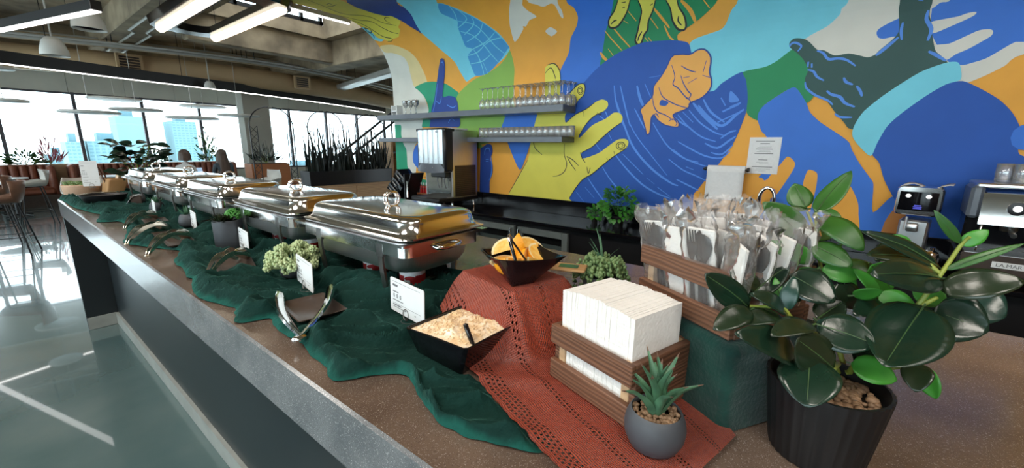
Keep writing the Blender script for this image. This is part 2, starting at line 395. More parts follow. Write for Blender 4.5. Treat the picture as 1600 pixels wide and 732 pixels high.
# gauze: deep green open-weave cloth, light showing through its border painted as a paler tone
def gauze():
    m = bpy.data.materials.new('green_gauze'); m.use_nodes = True
    nt = m.node_tree; N = nt.nodes; Lk = nt.links; p = N['Principled BSDF']
    tc = N.new('ShaderNodeTexCoord')
    t = N.new('ShaderNodeTexNoise'); t.inputs['Scale'].default_value = 22; t.inputs['Detail'].default_value = 5; Lk.new(tc.outputs['Object'], t.inputs['Vector'])
    mx = N.new('ShaderNodeMix'); mx.data_type = 'RGBA'; Lk.new(t.outputs['Fac'], mx.inputs['Factor'])
    mx.inputs['A'].default_value = (*srgb(9, 34, 31), 1); mx.inputs['B'].default_value = (*srgb(16, 53, 47), 1)
    # light through the loose single-layer border is painted in: paler (UV x = distance from the border in metres)
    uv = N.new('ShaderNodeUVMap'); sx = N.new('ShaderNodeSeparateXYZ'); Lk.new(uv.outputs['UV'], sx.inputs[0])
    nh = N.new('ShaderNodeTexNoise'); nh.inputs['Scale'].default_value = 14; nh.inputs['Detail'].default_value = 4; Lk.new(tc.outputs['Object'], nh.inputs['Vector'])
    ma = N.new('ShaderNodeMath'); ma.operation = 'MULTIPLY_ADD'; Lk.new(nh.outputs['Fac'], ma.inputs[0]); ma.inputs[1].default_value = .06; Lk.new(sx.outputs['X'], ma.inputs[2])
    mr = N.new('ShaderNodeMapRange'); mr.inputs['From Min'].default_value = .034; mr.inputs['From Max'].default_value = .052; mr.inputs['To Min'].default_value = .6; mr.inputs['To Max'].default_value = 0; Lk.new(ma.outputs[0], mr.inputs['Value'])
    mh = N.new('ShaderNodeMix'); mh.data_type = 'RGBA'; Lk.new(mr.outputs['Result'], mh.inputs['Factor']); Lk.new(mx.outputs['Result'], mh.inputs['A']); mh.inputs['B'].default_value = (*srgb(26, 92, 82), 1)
    Lk.new(mh.outputs['Result'], p.inputs['Base Color']); p.inputs['Roughness'].default_value = .9
    p.inputs['Sheen Weight'].default_value = .25; p.inputs['Sheen Tint'].default_value = (*srgb(110, 190, 175), 1); p.inputs['Sheen Roughness'].default_value = .35
    p.inputs['Specular IOR Level'].default_value = .15
    w1 = N.new('ShaderNodeTexWave'); w1.inputs['Scale'].default_value = 160; w1.inputs['Distortion'].default_value = 3; w1.inputs['Detail'].default_value = 2; Lk.new(tc.outputs['Object'], w1.inputs['Vector'])
    n2 = N.new('ShaderNodeTexNoise'); n2.inputs['Scale'].default_value = 75; n2.inputs['Detail'].default_value = 6; Lk.new(tc.outputs['Object'], n2.inputs['Vector'])
    ad = N.new('ShaderNodeMath'); ad.inputs[0].default_value = 0.0; Lk.new(n2.outputs['Fac'], ad.inputs[1])
    b = N.new('ShaderNodeBump'); b.inputs['Strength'].default_value = .8; b.inputs['Distance'].default_value = .006
    Lk.new(ad.outputs[0], b.inputs['Height']); Lk.new(b.outputs['Normal'], p.inputs['Normal'])
    return m
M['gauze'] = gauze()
M['gauze_lit_edge'] = mat('green_gauze_lit_edge', srgb(34, 108, 96), .9, noise_scale=40, col2=srgb(22, 78, 70), bump=.3, bump_scale=200, spec=.15, sheen=.3)  # edge tone with light through a single layer painted in
M['gauze_smooth'] = mat('green_gauze_taut', srgb(12, 46, 42), .9, noise_scale=16, col2=srgb(22, 66, 58), bump=.25, bump_scale=160, spec=.15, sheen=.3)

def knit():
    """rust openwork knit: rib rows with rows of small holes, in cloth (UV, metres) space"""
    m = bpy.data.materials.new('rust_knit'); m.use_nodes = True
    nt = m.node_tree; N = nt.nodes; Lk = nt.links; p = N['Principled BSDF']
    out = [n for n in N if n.type == 'OUTPUT_MATERIAL'][0]
    uv = N.new('ShaderNodeUVMap'); sep = N.new('ShaderNodeSeparateXYZ'); Lk.new(uv.outputs['UV'], sep.inputs[0])
    def math_(op, a, b=None):
        n = N.new('ShaderNodeMath'); n.operation = op
        for i, x in enumerate((a, b)):
            if x is None: continue
            if isinstance(x, (int, float)): n.inputs[i].default_value = x
            else: Lk.new(x, n.inputs[i])
        return n.outputs[0]
    wn_ = N.new('ShaderNodeTexNoise'); wn_.inputs['Scale'].default_value = 22; Lk.new(uv.outputs['UV'], wn_.inputs['Vector'])
    U = math_('ADD', sep.outputs['X'], math_('MULTIPLY', math_('SUBTRACT', wn_.outputs['Fac'], .5), .014)); V = sep.outputs['Y']
    # holes every 9 mm along V, in bands across U
    def holes(u0, rows, du=.0075, dv=.0088):
        uu = math_('SUBTRACT', U, u0); r = math_('DIVIDE', uu, du); fl = math_('FLOOR', r)
        inr = math_('MULTIPLY', math_('GREATER_THAN', r, 0.0), math_('LESS_THAN', r, float(rows)))
        fu = math_('SUBTRACT', math_('FRACT', r), .5)
        off = math_('MULTIPLY', math_('MODULO', fl, 2.0), .5)
        fv = math_('SUBTRACT', math_('FRACT', math_('ADD', math_('DIVIDE', V, dv), off)), .5)
        d = math_('ADD', math_('MULTIPLY', fu, fu), math_('MULTIPLY', math_('MULTIPLY', fv, fv), 1.2))
        return math_('MULTIPLY', inr, math_('LESS_THAN', d, .062))
    H = holes(.008, 4, .0085, .0100)
    for u0, rows in ((.105, 2), (.20, 2), (.295, 2)): H = math_('MAXIMUM', H, holes(u0, rows))
    nz = N.new('ShaderNodeTexNoise'); nz.inputs['Scale'].default_value = 90; Lk.new(uv.outputs['UV'], nz.inputs['Vector'])
    mx = N.new('ShaderNodeMix'); mx.data_type = 'RGBA'; Lk.new(nz.outputs['Fac'], mx.inputs['Factor'])
    mx.inputs['A'].default_value = (*srgb(180, 54, 28), 1); mx.inputs['B'].default_value = (*srgb(226, 98, 60), 1)
    Lk.new(mx.outputs['Result'], p.inputs['Base Color']); p.inputs['Roughness'].default_value = .95
    p.inputs['Specular IOR Level'].default_value = .1; p.inputs['Sheen Weight'].default_value = .2
    w = math_('SINE', math_('MULTIPLY', U, 1500.0)); w2 = math_('SINE', math_('MULTIPLY', V, 2100.0))
    hh = math_('ADD', w, math_('MULTIPLY', w2, .6)); hh = math_('ADD', hh, math_('MULTIPLY', nz.outputs['Fac'], 3.0))
    b = N.new('ShaderNodeBump'); b.inputs['Strength'].default_value = 1.0; b.inputs['Distance'].default_value = .004
    Lk.new(hh, b.inputs['Height']); Lk.new(b.outputs['Normal'], p.inputs['Normal'])
    t = N.new('ShaderNodeBsdfTransparent'); ms = N.new('ShaderNodeMixShader')
    Lk.new(H, ms.inputs[0]); Lk.new(p.outputs[0], ms.inputs[1]); Lk.new(t.outputs[0], ms.inputs[2]); Lk.new(ms.outputs[0], out.inputs['Surface'])
    return m
M['knit'] = knit()
MURAL=[
('pale',0.000,[(4.858,2.912),(4.771,2.804),(4.634,2.768),(4.458,2.693),(4.415,2.586),(4.413,2.485),(4.379,2.363),(4.300,2.288),(4.185,2.195),(4.122,2.073),(4.109,2.004),(4.199,1.938),(4.215,1.851),(4.239,1.813),(4.253,1.775),(4.311,1.661),(4.409,1.569),(4.458,1.433),(4.396,1.341),(4.403,1.237),(4.447,1.175),(4.552,1.037),(4.992,1.008),(4.905,1.992),(4.903,2.660)]),
('teal',0.000,[(4.916,1.863),(4.688,1.858),(4.684,1.722),(4.651,1.610),(4.588,1.525),(4.581,1.430),(4.576,1.291),(4.511,1.232),(4.433,1.184),(4.276,1.141),(3.903,1.079),(3.913,0.828),(5.175,0.708)]),
('cream',0.000,[(4.797,2.883),(4.574,2.869),(4.446,2.821),(4.313,2.744),(4.235,2.650),(4.181,2.529),(4.137,2.427),(4.129,2.343),(4.353,2.320),(4.403,2.399),(4.425,2.503),(4.424,2.604),(4.458,2.693),(4.634,2.768),(4.779,2.794)]),
('teal',0.000,[(4.353,2.320),(4.160,2.362),(3.977,2.357),(3.779,2.315),(3.638,2.240),(3.560,2.188),(3.618,2.112),(3.564,2.013),(3.555,1.803),(4.081,1.813),(4.239,1.813),(4.236,1.869),(4.199,1.938),(4.109,2.004),(4.121,2.090),(4.185,2.195),(4.300,2.282)]),
('blue',0.000,[(4.220,1.685),(4.327,1.619),(4.410,1.552),(4.456,1.450),(4.449,1.356),(4.373,1.290),(4.244,1.253),(3.778,1.265),(3.764,1.683)]),
('lgreen',0.000,[(3.569,2.188),(3.407,2.285),(3.276,2.335),(3.108,2.373),(2.944,2.434),(2.840,2.505),(2.780,2.566),(2.751,2.468),(2.737,2.371),(2.743,2.232),(2.740,2.062),(2.713,1.960),(2.661,1.962),(2.737,1.919),(2.807,1.895),(2.869,1.850),(2.896,1.803),(3.074,1.630),(3.211,1.600),(3.211,1.557),(3.768,1.551),(3.582,1.825),(3.590,1.944),(3.618,2.092)]),
('cyan',0.000,[(3.106,4.010),(3.841,3.426),(3.864,3.282),(3.919,3.135),(3.958,3.005),(3.953,2.932),(3.862,2.799),(3.744,2.671),(3.604,2.548),(3.536,2.434),(3.473,2.352),(3.429,2.312),(3.340,2.347),(3.190,2.381),(3.024,2.428),(2.879,2.496),(2.779,2.571),(2.789,2.621),(2.868,2.741),(2.971,2.842),(3.070,2.935),(3.213,3.062),(3.350,3.182),(3.383,3.251),(2.822,3.803)]),
('mosaic',0.000,[(3.402,3.194),(3.318,3.146),(3.242,3.060),(3.133,2.974),(3.025,2.877),(2.914,2.769),(2.784,2.605),(2.810,2.575),(2.953,2.462),(3.109,2.371),(3.266,2.358),(3.319,2.400),(3.380,2.582),(3.291,2.644),(3.361,2.671),(3.383,2.711),(3.378,2.882),(3.339,2.955),(3.471,3.068),(3.461,3.136)]),
('cyan',0.012,[(3.306,3.131),(3.308,3.042),(3.339,2.955)]),
('cyan',0.012,[(3.228,3.046),(3.202,2.948),(3.378,2.882)]),
('cyan',0.012,[(3.128,2.963),(3.147,2.880),(3.338,2.798)]),
('cyan',0.012,[(3.030,2.869),(3.126,2.784),(3.337,2.724)]),
('cyan',0.012,[(2.917,2.761),(3.070,2.686),(3.295,2.635),(3.380,2.582)]),
('cyan',0.012,[(3.339,2.955),(3.147,2.880),(3.057,2.773),(2.964,2.637),(2.845,2.537)]),
('cyan',0.012,[(3.365,2.841),(3.229,2.782),(3.124,2.676),(3.035,2.559),(2.952,2.471)]),
('cyan',0.012,[(3.380,2.582),(3.228,2.600),(3.106,2.656)]),
('cyan',0.012,[(3.347,2.495),(3.173,2.504),(3.035,2.559)]),
('cyan',0.012,[(3.269,2.632),(3.217,2.545),(3.161,2.358)]),
('cyan',0.012,[(3.106,2.656),(2.993,2.693),(2.848,2.699)]),
('cyan',0.012,[(3.173,2.504),(3.109,2.371)]),
('navy2',0.000,[(3.705,4.147),(4.325,3.669),(4.390,3.515),(4.375,3.347),(4.277,3.233),(4.158,3.167),(4.104,3.114),(4.057,3.030),(3.975,2.938),(3.954,2.910),(3.940,3.032),(3.883,3.167),(3.865,3.281),(3.853,3.383),(3.304,3.855)]),
('yellow',0.000,[(4.486,4.332),(4.332,4.221),(4.315,3.775),(4.336,3.664),(4.392,3.515),(4.365,3.350),(4.259,3.242),(4.181,3.219),(4.141,3.167),(4.122,3.124),(4.176,3.086),(4.237,3.056),(4.245,3.017),(4.308,2.975),(4.364,2.939),(4.485,2.933),(4.530,2.908),(4.581,2.916),(4.663,2.970),(4.717,2.994),(4.742,3.072),(4.754,3.139),(4.790,3.200),(4.871,3.284),(4.899,3.394),(4.842,3.572),(4.784,3.912),(4.882,4.130)]),
('cyan',0.000,[(4.901,3.305),(4.858,3.238),(4.782,3.163),(4.742,3.088),(4.734,2.997),(4.642,2.953),(4.719,2.938),(4.816,2.980),(4.857,3.080),(4.898,3.156),(4.939,3.241)]),
('black',0.012,[(4.598,3.961),(4.640,3.771),(4.692,3.631),(4.714,3.501),(4.657,3.413),(4.553,3.354),(4.470,3.280),(4.436,3.196),(4.377,3.140),(4.246,3.080)]),
('black',0.012,[(4.840,3.549),(4.810,3.446),(4.721,3.311),(4.557,3.220),(4.506,3.115),(4.424,3.024),(4.323,2.978)]),
('black',0.012,[(4.862,3.477),(4.825,3.363),(4.757,3.249),(4.705,3.144),(4.659,3.041),(4.593,2.979),(4.495,2.942),(4.521,2.913),(4.598,2.919)]),
('black',0.012,[(4.227,3.198),(4.279,3.221),(4.329,3.184),(4.305,3.123)]),
('black',0.012,[(4.568,3.776),(4.513,3.773),(4.516,3.739)]),
('black',0.012,[(4.605,3.746),(4.567,3.711),(4.473,3.708)]),
('black',0.012,[(4.901,3.305),(4.845,3.286),(4.851,3.236),(4.892,3.244),(4.879,3.169)]),
('black',0.012,[(4.782,3.163),(4.716,3.122),(4.750,3.082),(4.798,3.108),(4.782,3.163)]),
('black',0.012,[(4.798,3.092),(4.764,3.039),(4.792,3.000)]),
('pale',0.000,[(2.417,3.262),(2.575,3.025),(2.644,2.932),(2.704,2.787),(2.696,2.635),(2.563,2.731),(2.552,2.762),(2.516,2.756),(2.457,2.804),(2.369,2.821),(2.440,2.891),(2.473,2.949),(2.448,2.996),(2.308,3.224)]),
('pale',0.000,[(2.292,3.218),(2.404,2.986),(2.325,2.926),(2.262,2.892),(2.181,2.905),(2.144,2.881),(2.121,2.784),(2.094,2.760),(2.090,2.825),(2.107,2.905),(2.028,3.135)]),
('pale',0.000,[(2.251,2.706),(2.187,2.658),(2.256,2.627),(2.314,2.677)]),
('blue',0.000,[(1.897,3.212),(2.018,2.903),(1.971,2.832),(1.947,2.752),(1.977,2.671),(2.052,2.579),(2.082,2.461),(2.145,2.361),(2.171,2.311),(2.195,2.195),(2.217,1.985),(2.056,1.977),(1.918,2.115),(1.799,2.230),(1.708,2.293),(1.653,2.524),(1.489,3.083)]),
('green',0.000,[(1.541,3.002),(1.595,2.817),(1.661,2.663),(1.701,2.586),(1.732,2.448),(1.755,2.311),(1.698,2.283),(1.477,2.388),(1.253,2.415),(1.084,2.406),(1.087,2.451),(1.075,2.482),(0.959,2.539),(0.873,2.597),(0.803,2.666),(0.779,2.821)]),
('orange',0.030,[(1.062,2.714),(0.993,2.629),(0.953,2.538)]),
('orange',0.014,[(0.899,2.684),(0.856,2.623)]),
('orange',0.020,[(1.279,2.704),(1.220,2.624),(1.151,2.531)]),
('orange',0.014,[(1.193,2.556),(1.149,2.467),(1.113,2.436)]),
('orange',0.014,[(1.311,2.639),(1.242,2.538)]),
('orange',0.010,[(1.709,2.594),(1.639,2.507),(1.549,2.411)]),
('orange',0.012,[(1.634,2.611),(1.558,2.517),(1.479,2.430)]),
('orange',0.012,[(1.489,2.716),(1.422,2.625)]),
('orange',0.025,[(1.757,2.422),(1.721,2.374),(1.677,2.340)]),
('orange',0.008,[(1.550,2.659),(1.491,2.616)]),
('orange',0.010,[(1.351,2.488),(1.312,2.443)]),
('orange',0.010,[(1.321,2.484),(1.291,2.447)]),
('orange',0.009,[(1.681,2.442),(1.629,2.378)]),
('yellow',0.000,[(1.507,2.993),(1.558,2.810),(1.602,2.736),(1.659,2.677),(1.665,2.622),(1.634,2.604),(1.586,2.610),(1.534,2.656),(1.489,2.716),(1.456,2.790),(1.419,2.971)]),
('black',0.016,[(1.558,2.810),(1.602,2.736),(1.659,2.677),(1.665,2.622),(1.634,2.604),(1.586,2.610),(1.534,2.656),(1.489,2.716),(1.456,2.790)]),
('yellow',0.000,[(1.359,2.957),(1.392,2.777),(1.372,2.695),(1.393,2.620),(1.418,2.531),(1.434,2.479),(1.410,2.442),(1.380,2.452),(1.358,2.509),(1.329,2.545),(1.320,2.608),(1.280,2.679),(1.253,2.751),(1.230,2.925)]),
('black',0.016,[(1.392,2.777),(1.372,2.695),(1.393,2.620),(1.418,2.531),(1.434,2.479),(1.410,2.442),(1.380,2.452),(1.358,2.509),(1.329,2.545),(1.320,2.608),(1.280,2.679),(1.253,2.751)]),
('yellow',0.000,[(1.160,2.909),(1.173,2.735),(1.143,2.668),(1.131,2.591),(1.104,2.536),(1.076,2.507),(1.042,2.499),(1.023,2.524),(1.038,2.600),(1.077,2.668),(1.088,2.719),(1.079,2.890)]),
('black',0.016,[(1.173,2.735),(1.143,2.668),(1.131,2.591),(1.104,2.536),(1.076,2.507),(1.042,2.499),(1.023,2.524),(1.038,2.600),(1.077,2.668),(1.088,2.719)]),
('black',0.012,[(1.648,2.634),(1.613,2.656),(1.589,2.658)]),
('black',0.012,[(1.411,2.469),(1.403,2.502),(1.376,2.538)]),
('black',0.012,[(1.057,2.535),(1.084,2.571),(1.080,2.607)]),
('black',0.012,[(1.532,2.784),(1.494,2.784)]),
('black',0.012,[(1.531,2.743),(1.508,2.746)]),
('black',0.012,[(1.298,2.721),(1.276,2.730)]),
('cyan',0.000,[(0.665,2.868),(0.668,2.641),(0.707,2.582),(0.736,2.502),(0.768,2.463),(0.851,2.445),(0.942,2.426),(0.987,2.395),(0.971,2.327),(0.893,2.256),(0.835,2.156),(0.818,1.988),(0.748,1.983),(0.667,2.062),(0.582,2.141),(0.449,2.164),(0.379,2.195),(0.304,2.258),(0.278,2.312),(0.225,2.326),(0.119,2.385),(0.064,2.445),(0.059,2.478),(0.030,2.524),(0.047,2.724)]),
('pale',0.000,[(0.047,2.724),(0.030,2.524),(0.059,2.478),(0.064,2.445),(0.119,2.385),(0.225,2.326),(0.229,2.244),(0.044,2.142),(-0.152,2.121),(-0.388,2.023),(-0.543,1.980),(-0.588,1.973),(-0.652,2.006),(-0.716,2.051),(-0.776,2.104),(-1.100,2.133),(-1.028,2.484)]),
('blue',0.000,[(-0.328,2.584),(-0.367,2.414),(-0.373,2.356),(-0.393,2.258),(-0.484,2.101),(-0.546,2.072),(-0.586,2.080),(-0.637,2.098),(-0.683,2.134),(-0.728,2.169),(-0.765,2.168),(-1.050,2.134),(-0.988,2.444)]),
('blue',0.000,[(-0.252,2.377),(-0.233,2.375),(-0.192,2.357),(-0.147,2.329),(-0.138,2.305),(-0.151,2.277),(-0.177,2.266),(-0.221,2.272),(-0.261,2.272)]),
('pale',0.000,[(-0.331,2.583),(-0.416,2.565),(-0.438,2.438),(-0.400,2.431),(-0.361,2.411)]),
('pale',0.000,[(-0.377,2.327),(-0.430,2.337),(-0.486,2.342),(-0.525,2.354),(-0.556,2.353),(-0.549,2.336),(-0.512,2.315),(-0.453,2.287),(-0.393,2.266)]),
('pale',0.000,[(-0.412,2.195),(-0.475,2.198),(-0.533,2.228),(-0.583,2.253),(-0.623,2.253),(-0.639,2.240),(-0.636,2.218),(-0.613,2.198),(-0.559,2.159),(-0.514,2.136),(-0.476,2.107),(-0.427,2.137)]),
('navy',0.000,[(1.801,2.275),(1.686,2.350),(1.586,2.396),(1.477,2.429),(1.355,2.453),(1.253,2.449),(1.113,2.435),(1.002,2.402),(0.965,2.317),(0.914,2.235),(0.846,2.038),(0.771,2.023),(0.726,2.071),(0.636,2.128),(0.582,2.141),(0.553,2.071),(0.531,1.956),(0.531,1.855),(0.553,1.752),(0.591,1.624),(0.666,1.480),(0.726,1.386),(0.818,1.240),(0.839,1.206),(0.940,0.972),(2.079,0.835),(2.245,1.121),(2.346,1.772),(2.026,2.082),(1.920,2.167)]),
('lblue',0.019,[(1.572,1.981),(1.483,1.773),(1.381,1.580),(1.211,1.406),(1.039,1.293),(0.971,1.270)]),
('lblue',0.008,[(1.498,1.977),(1.459,1.840),(1.359,1.676),(1.205,1.501),(1.071,1.352)]),
('lblue',0.013,[(1.400,1.918),(1.327,1.796),(1.294,1.742)]),
('lblue',0.022,[(1.230,1.794),(1.108,1.622),(0.982,1.520),(0.853,1.465),(0.754,1.437)]),
('lblue',0.022,[(1.026,1.851),(0.943,1.761),(0.826,1.673),(0.717,1.636)]),
('lblue',0.022,[(0.943,1.885),(0.849,1.784),(0.737,1.709),(0.666,1.684)]),
('lblue',0.039,[(0.875,1.919),(0.783,1.818),(0.685,1.756),(0.596,1.835),(0.547,1.874)]),
('lblue',0.029,[(0.697,1.863),(0.604,1.905),(0.574,1.926)]),
('lblue',0.013,[(1.006,1.635),(0.914,1.585),(0.787,1.524),(0.669,1.508),(0.608,1.564)]),
('lblue',0.011,[(1.070,1.491),(0.946,1.404),(0.830,1.357),(0.754,1.323)]),
('lblue',0.010,[(0.923,1.431),(0.859,1.407)]),
('lblue',0.016,[(1.556,1.522),(1.440,1.397),(1.284,1.264),(1.137,1.190),(1.026,1.158)]),
('lblue',0.008,[(1.480,1.523),(1.369,1.428),(1.276,1.348)]),
('lblue',0.010,[(1.142,1.245),(1.028,1.172)]),
('lblue',0.013,[(0.989,1.322),(0.883,1.276),(0.806,1.242)]),
('lblue',0.006,[(1.246,1.322),(1.172,1.271)]),
('lblue',0.006,[(1.429,1.240),(1.335,1.175)]),
('lblue',0.022,[(1.674,1.402),(1.587,1.289),(1.470,1.179),(1.359,1.101)]),
('lblue',0.022,[(1.833,1.305),(1.725,1.175),(1.620,1.062)]),
('lblue',0.008,[(1.938,1.144),(1.854,1.056)]),
('lblue',0.008,[(1.845,1.197),(1.737,1.098)]),
('lblue',0.014,[(0.686,1.660),(0.624,1.707),(0.582,1.718)]),
('lblue',0.016,[(0.797,1.623),(0.701,1.587),(0.618,1.648),(0.578,1.677)]),
('lblue',0.013,[(0.743,1.550),(0.661,1.539),(0.592,1.612)]),
('lblue',0.019,[(1.674,1.903),(1.621,1.804)]),
('lblue',0.014,[(1.726,1.863),(1.677,1.833)]),
('lblue',0.013,[(1.760,1.620),(1.699,1.548)]),
('lblue',0.010,[(1.647,1.734),(1.595,1.649)]),
('lblue',0.010,[(1.038,1.571),(0.930,1.495),(0.829,1.472)]),
('lblue',0.028,[(1.604,2.126),(1.578,1.989),(1.517,1.835),(1.478,1.755)]),
('lblue',0.014,[(1.546,2.121),(1.493,1.954),(1.431,1.772)]),
('lblue',0.045,[(1.393,2.109),(1.353,1.991),(1.299,1.901)]),
('lblue',0.024,[(1.325,2.118),(1.262,2.000)]),
('lblue',0.007,[(1.291,2.165),(1.175,2.175)]),
('lblue',0.031,[(0.715,1.967),(0.678,1.906)]),
('lblue',0.031,[(0.646,1.896),(0.573,1.926)]),
('lblue',0.035,[(0.691,1.861),(0.578,1.920)]),
('lblue',0.035,[(0.720,1.783),(0.548,1.868)]),
('lblue',0.045,[(0.917,1.939),(0.828,1.840),(0.714,1.730)]),
('lblue',0.031,[(0.841,1.961),(0.779,1.865),(0.670,1.782)]),
('lblue',0.024,[(1.074,1.849),(0.998,1.791),(0.925,1.745)]),
('lblue',0.021,[(0.992,1.874),(0.902,1.788)]),
('lblue',0.000,[(0.654,2.014),(0.586,1.940),(0.653,1.931)]),
('blue',0.000,[(2.834,1.924),(2.874,1.848),(2.901,1.787),(2.846,1.725),(2.818,1.625),(2.654,1.338),(2.578,1.440),(2.507,1.622),(2.439,1.836),(2.395,1.949),(2.691,1.962)]),
('yellow',0.000,[(2.798,1.047),(2.784,1.075),(2.540,1.441),(2.507,1.622),(2.462,1.802),(2.418,1.931),(2.350,2.022),(2.343,2.170),(2.348,2.325),(2.334,2.365),(2.260,2.379),(2.215,2.356),(2.180,2.300),(2.167,2.228),(2.158,2.015),(2.063,2.078),(2.013,2.127),(1.963,2.162),(1.912,2.163),(1.896,2.127),(1.907,2.068),(1.956,2.027),(1.995,1.976),(2.056,1.926),(2.094,1.896),(2.100,1.855),(2.083,1.817),(1.990,1.887),(1.869,1.935),(1.783,1.991),(1.716,2.013),(1.662,1.993),(1.652,1.951),(1.691,1.910),(1.786,1.871),(1.862,1.803),(1.938,1.687),(1.917,1.678),(1.800,1.784),(1.667,1.841),(1.595,1.889),(1.540,1.887),(1.506,1.852),(1.515,1.803),(1.604,1.745),(1.695,1.668),(1.789,1.588),(1.899,1.529),(1.881,1.474),(1.725,1.526),(1.632,1.589),(1.541,1.650),(1.469,1.659),(1.434,1.633),(1.453,1.574),(1.569,1.503),(1.660,1.429),(1.774,1.334),(1.875,1.273),(1.955,1.173),(2.016,1.071),(1.991,1.014),(2.839,0.934)]),
('black',0.009,[(2.784,1.075),(2.653,1.271),(2.540,1.441)]),
('black',0.009,[(2.470,1.626),(2.443,1.563),(2.357,1.501)]),
('black',0.009,[(2.096,1.614),(2.092,1.510),(2.059,1.416),(2.084,1.338),(2.150,1.296),(2.219,1.283)]),
('black',0.009,[(2.062,1.492),(1.991,1.456),(1.924,1.402)]),
('black',0.009,[(2.062,1.492),(2.011,1.418),(1.953,1.354)]),
('black',0.009,[(1.899,1.914),(1.890,1.866)]),
('black',0.009,[(1.758,1.896),(1.727,1.877),(1.708,1.885)]),
('black',0.009,[(1.914,1.532),(1.890,1.477),(1.852,1.432)]),
('black',0.009,[(1.835,1.396),(1.815,1.332),(1.798,1.388)]),
('black',0.009,[(1.624,1.466),(1.634,1.484)]),
('black',0.009,[(1.568,1.547),(1.554,1.512)]),
('black',0.009,[(2.348,2.298),(2.281,2.345),(2.234,2.269),(2.222,2.233)]),
('black',0.009,[(2.158,2.015),(2.064,2.087),(2.013,2.131),(1.963,2.164),(1.912,2.165),(1.894,2.127),(1.907,2.064),(1.956,2.024)]),
('black',0.009,[(2.083,1.817),(1.986,1.889),(1.869,1.937),(1.783,1.993)]),
('black',0.009,[(2.167,2.228),(2.176,2.299),(2.216,2.360),(2.260,2.382),(2.327,2.372)]),
('black',0.009,[(1.899,1.529),(1.789,1.585),(1.695,1.666),(1.604,1.742),(1.515,1.801)]),
('black',0.009,[(1.453,1.572),(1.568,1.499),(1.660,1.426),(1.774,1.330),(1.874,1.269),(1.955,1.169),(2.016,1.071)]),
('black',0.009,[(1.938,1.687),(1.862,1.799),(1.785,1.867),(1.690,1.907)]),
('black',0.008,[(1.909,2.106),(1.913,2.086),(1.926,2.073),(1.942,2.070),(1.958,2.078),(1.969,2.094),(1.973,2.112),(1.968,2.128),(1.957,2.138),(1.943,2.139),(1.931,2.132),(1.923,2.119),(1.921,2.104),(1.925,2.092),(1.934,2.085),(1.945,2.085),(1.954,2.091),(1.960,2.102),(1.960,2.113),(1.957,2.121),(1.950,2.125),(1.942,2.125),(1.936,2.120),(1.933,2.112),(1.933,2.105),(1.936,2.100),(1.940,2.098)]),
('black',0.008,[(1.446,1.599),(1.454,1.579),(1.473,1.566),(1.499,1.561),(1.525,1.568),(1.542,1.582),(1.547,1.600),(1.539,1.617),(1.522,1.627),(1.500,1.629),(1.480,1.623),(1.468,1.611),(1.465,1.597),(1.472,1.584),(1.486,1.577),(1.503,1.576),(1.518,1.581),(1.526,1.591),(1.527,1.602),(1.521,1.611),(1.510,1.615),(1.498,1.615),(1.489,1.611),(1.484,1.604),(1.484,1.597),(1.489,1.592),(1.496,1.589)]),
('navy2',0.000,[(3.820,2.596),(3.783,2.604),(3.759,2.580),(3.767,2.503),(3.803,2.349),(3.834,2.173),(3.736,2.174),(3.631,2.154),(3.585,2.094),(3.574,1.997),(3.569,1.800),(4.092,1.810),(4.044,2.035),(3.987,2.150),(3.938,2.328),(3.885,2.484),(3.834,2.573)]),
('lblue',0.010,[(3.854,2.175),(3.887,2.094),(3.962,2.131)]),
('lblue',0.010,[(3.763,2.071),(3.668,2.034),(3.605,2.054)]),
('lblue',0.010,[(3.825,2.556),(3.789,2.562),(3.787,2.521)]),
('lblue',0.010,[(4.020,2.000),(3.979,2.099),(3.918,2.326)]),
('lblue',0.010,[(3.746,1.856),(3.696,1.905),(3.638,1.880)]),
('navy2',0.000,[(3.218,1.559),(3.174,1.575),(3.110,1.607),(3.047,1.592),(3.034,1.514),(3.068,1.435),(3.034,1.372),(3.034,1.277),(3.077,1.178),(3.090,1.013),(3.236,1.001)]),
('lblue',0.012,[(3.059,1.467),(3.043,1.340),(3.060,1.243),(3.085,1.193)]),
('lblue',0.012,[(3.153,1.480),(3.144,1.544),(3.089,1.560),(3.068,1.514)]),
('lblue',0.012,[(3.136,1.433),(3.089,1.434)]),
('lblue',0.012,[(3.136,1.410),(3.093,1.412)]),
('peach',0.000,[(1.099,2.323),(1.034,2.320),(0.974,2.313),(0.920,2.339),(0.868,2.333),(0.826,2.286),(0.816,2.234),(0.818,2.164),(0.797,2.101),(0.800,2.039),(0.854,1.976),(0.938,1.941),(0.944,1.912),(0.977,1.888),(1.065,1.851),(1.019,1.798),(1.010,1.762),(1.035,1.752),(1.121,1.770),(1.189,1.814),(1.225,1.857),(1.245,1.826),(1.244,1.751),(1.251,1.703),(1.273,1.698),(1.295,1.763),(1.331,1.861),(1.346,1.904),(1.300,1.955),(1.250,2.015),(1.245,2.092),(1.193,2.164),(1.152,2.236),(1.127,2.297)]),
('navy2',0.011,[(1.099,2.323),(1.034,2.320),(0.974,2.313),(0.920,2.339),(0.868,2.333),(0.826,2.286),(0.816,2.234),(0.818,2.164),(0.797,2.101),(0.800,2.039),(0.854,1.976),(0.938,1.941),(0.944,1.912),(0.977,1.888),(1.065,1.851),(1.019,1.798),(1.010,1.762),(1.035,1.752),(1.121,1.770),(1.189,1.814),(1.225,1.857),(1.245,1.826),(1.244,1.751),(1.251,1.703),(1.273,1.698),(1.295,1.763),(1.331,1.861),(1.346,1.904),(1.300,1.955),(1.250,2.015),(1.245,2.092),(1.193,2.164),(1.152,2.236),(1.127,2.297),(1.099,2.323)]),
('navy2',0.009,[(1.035,2.233),(0.972,2.193),(0.917,2.173)]),
('navy2',0.009,[(0.865,2.168),(0.850,2.252)]),
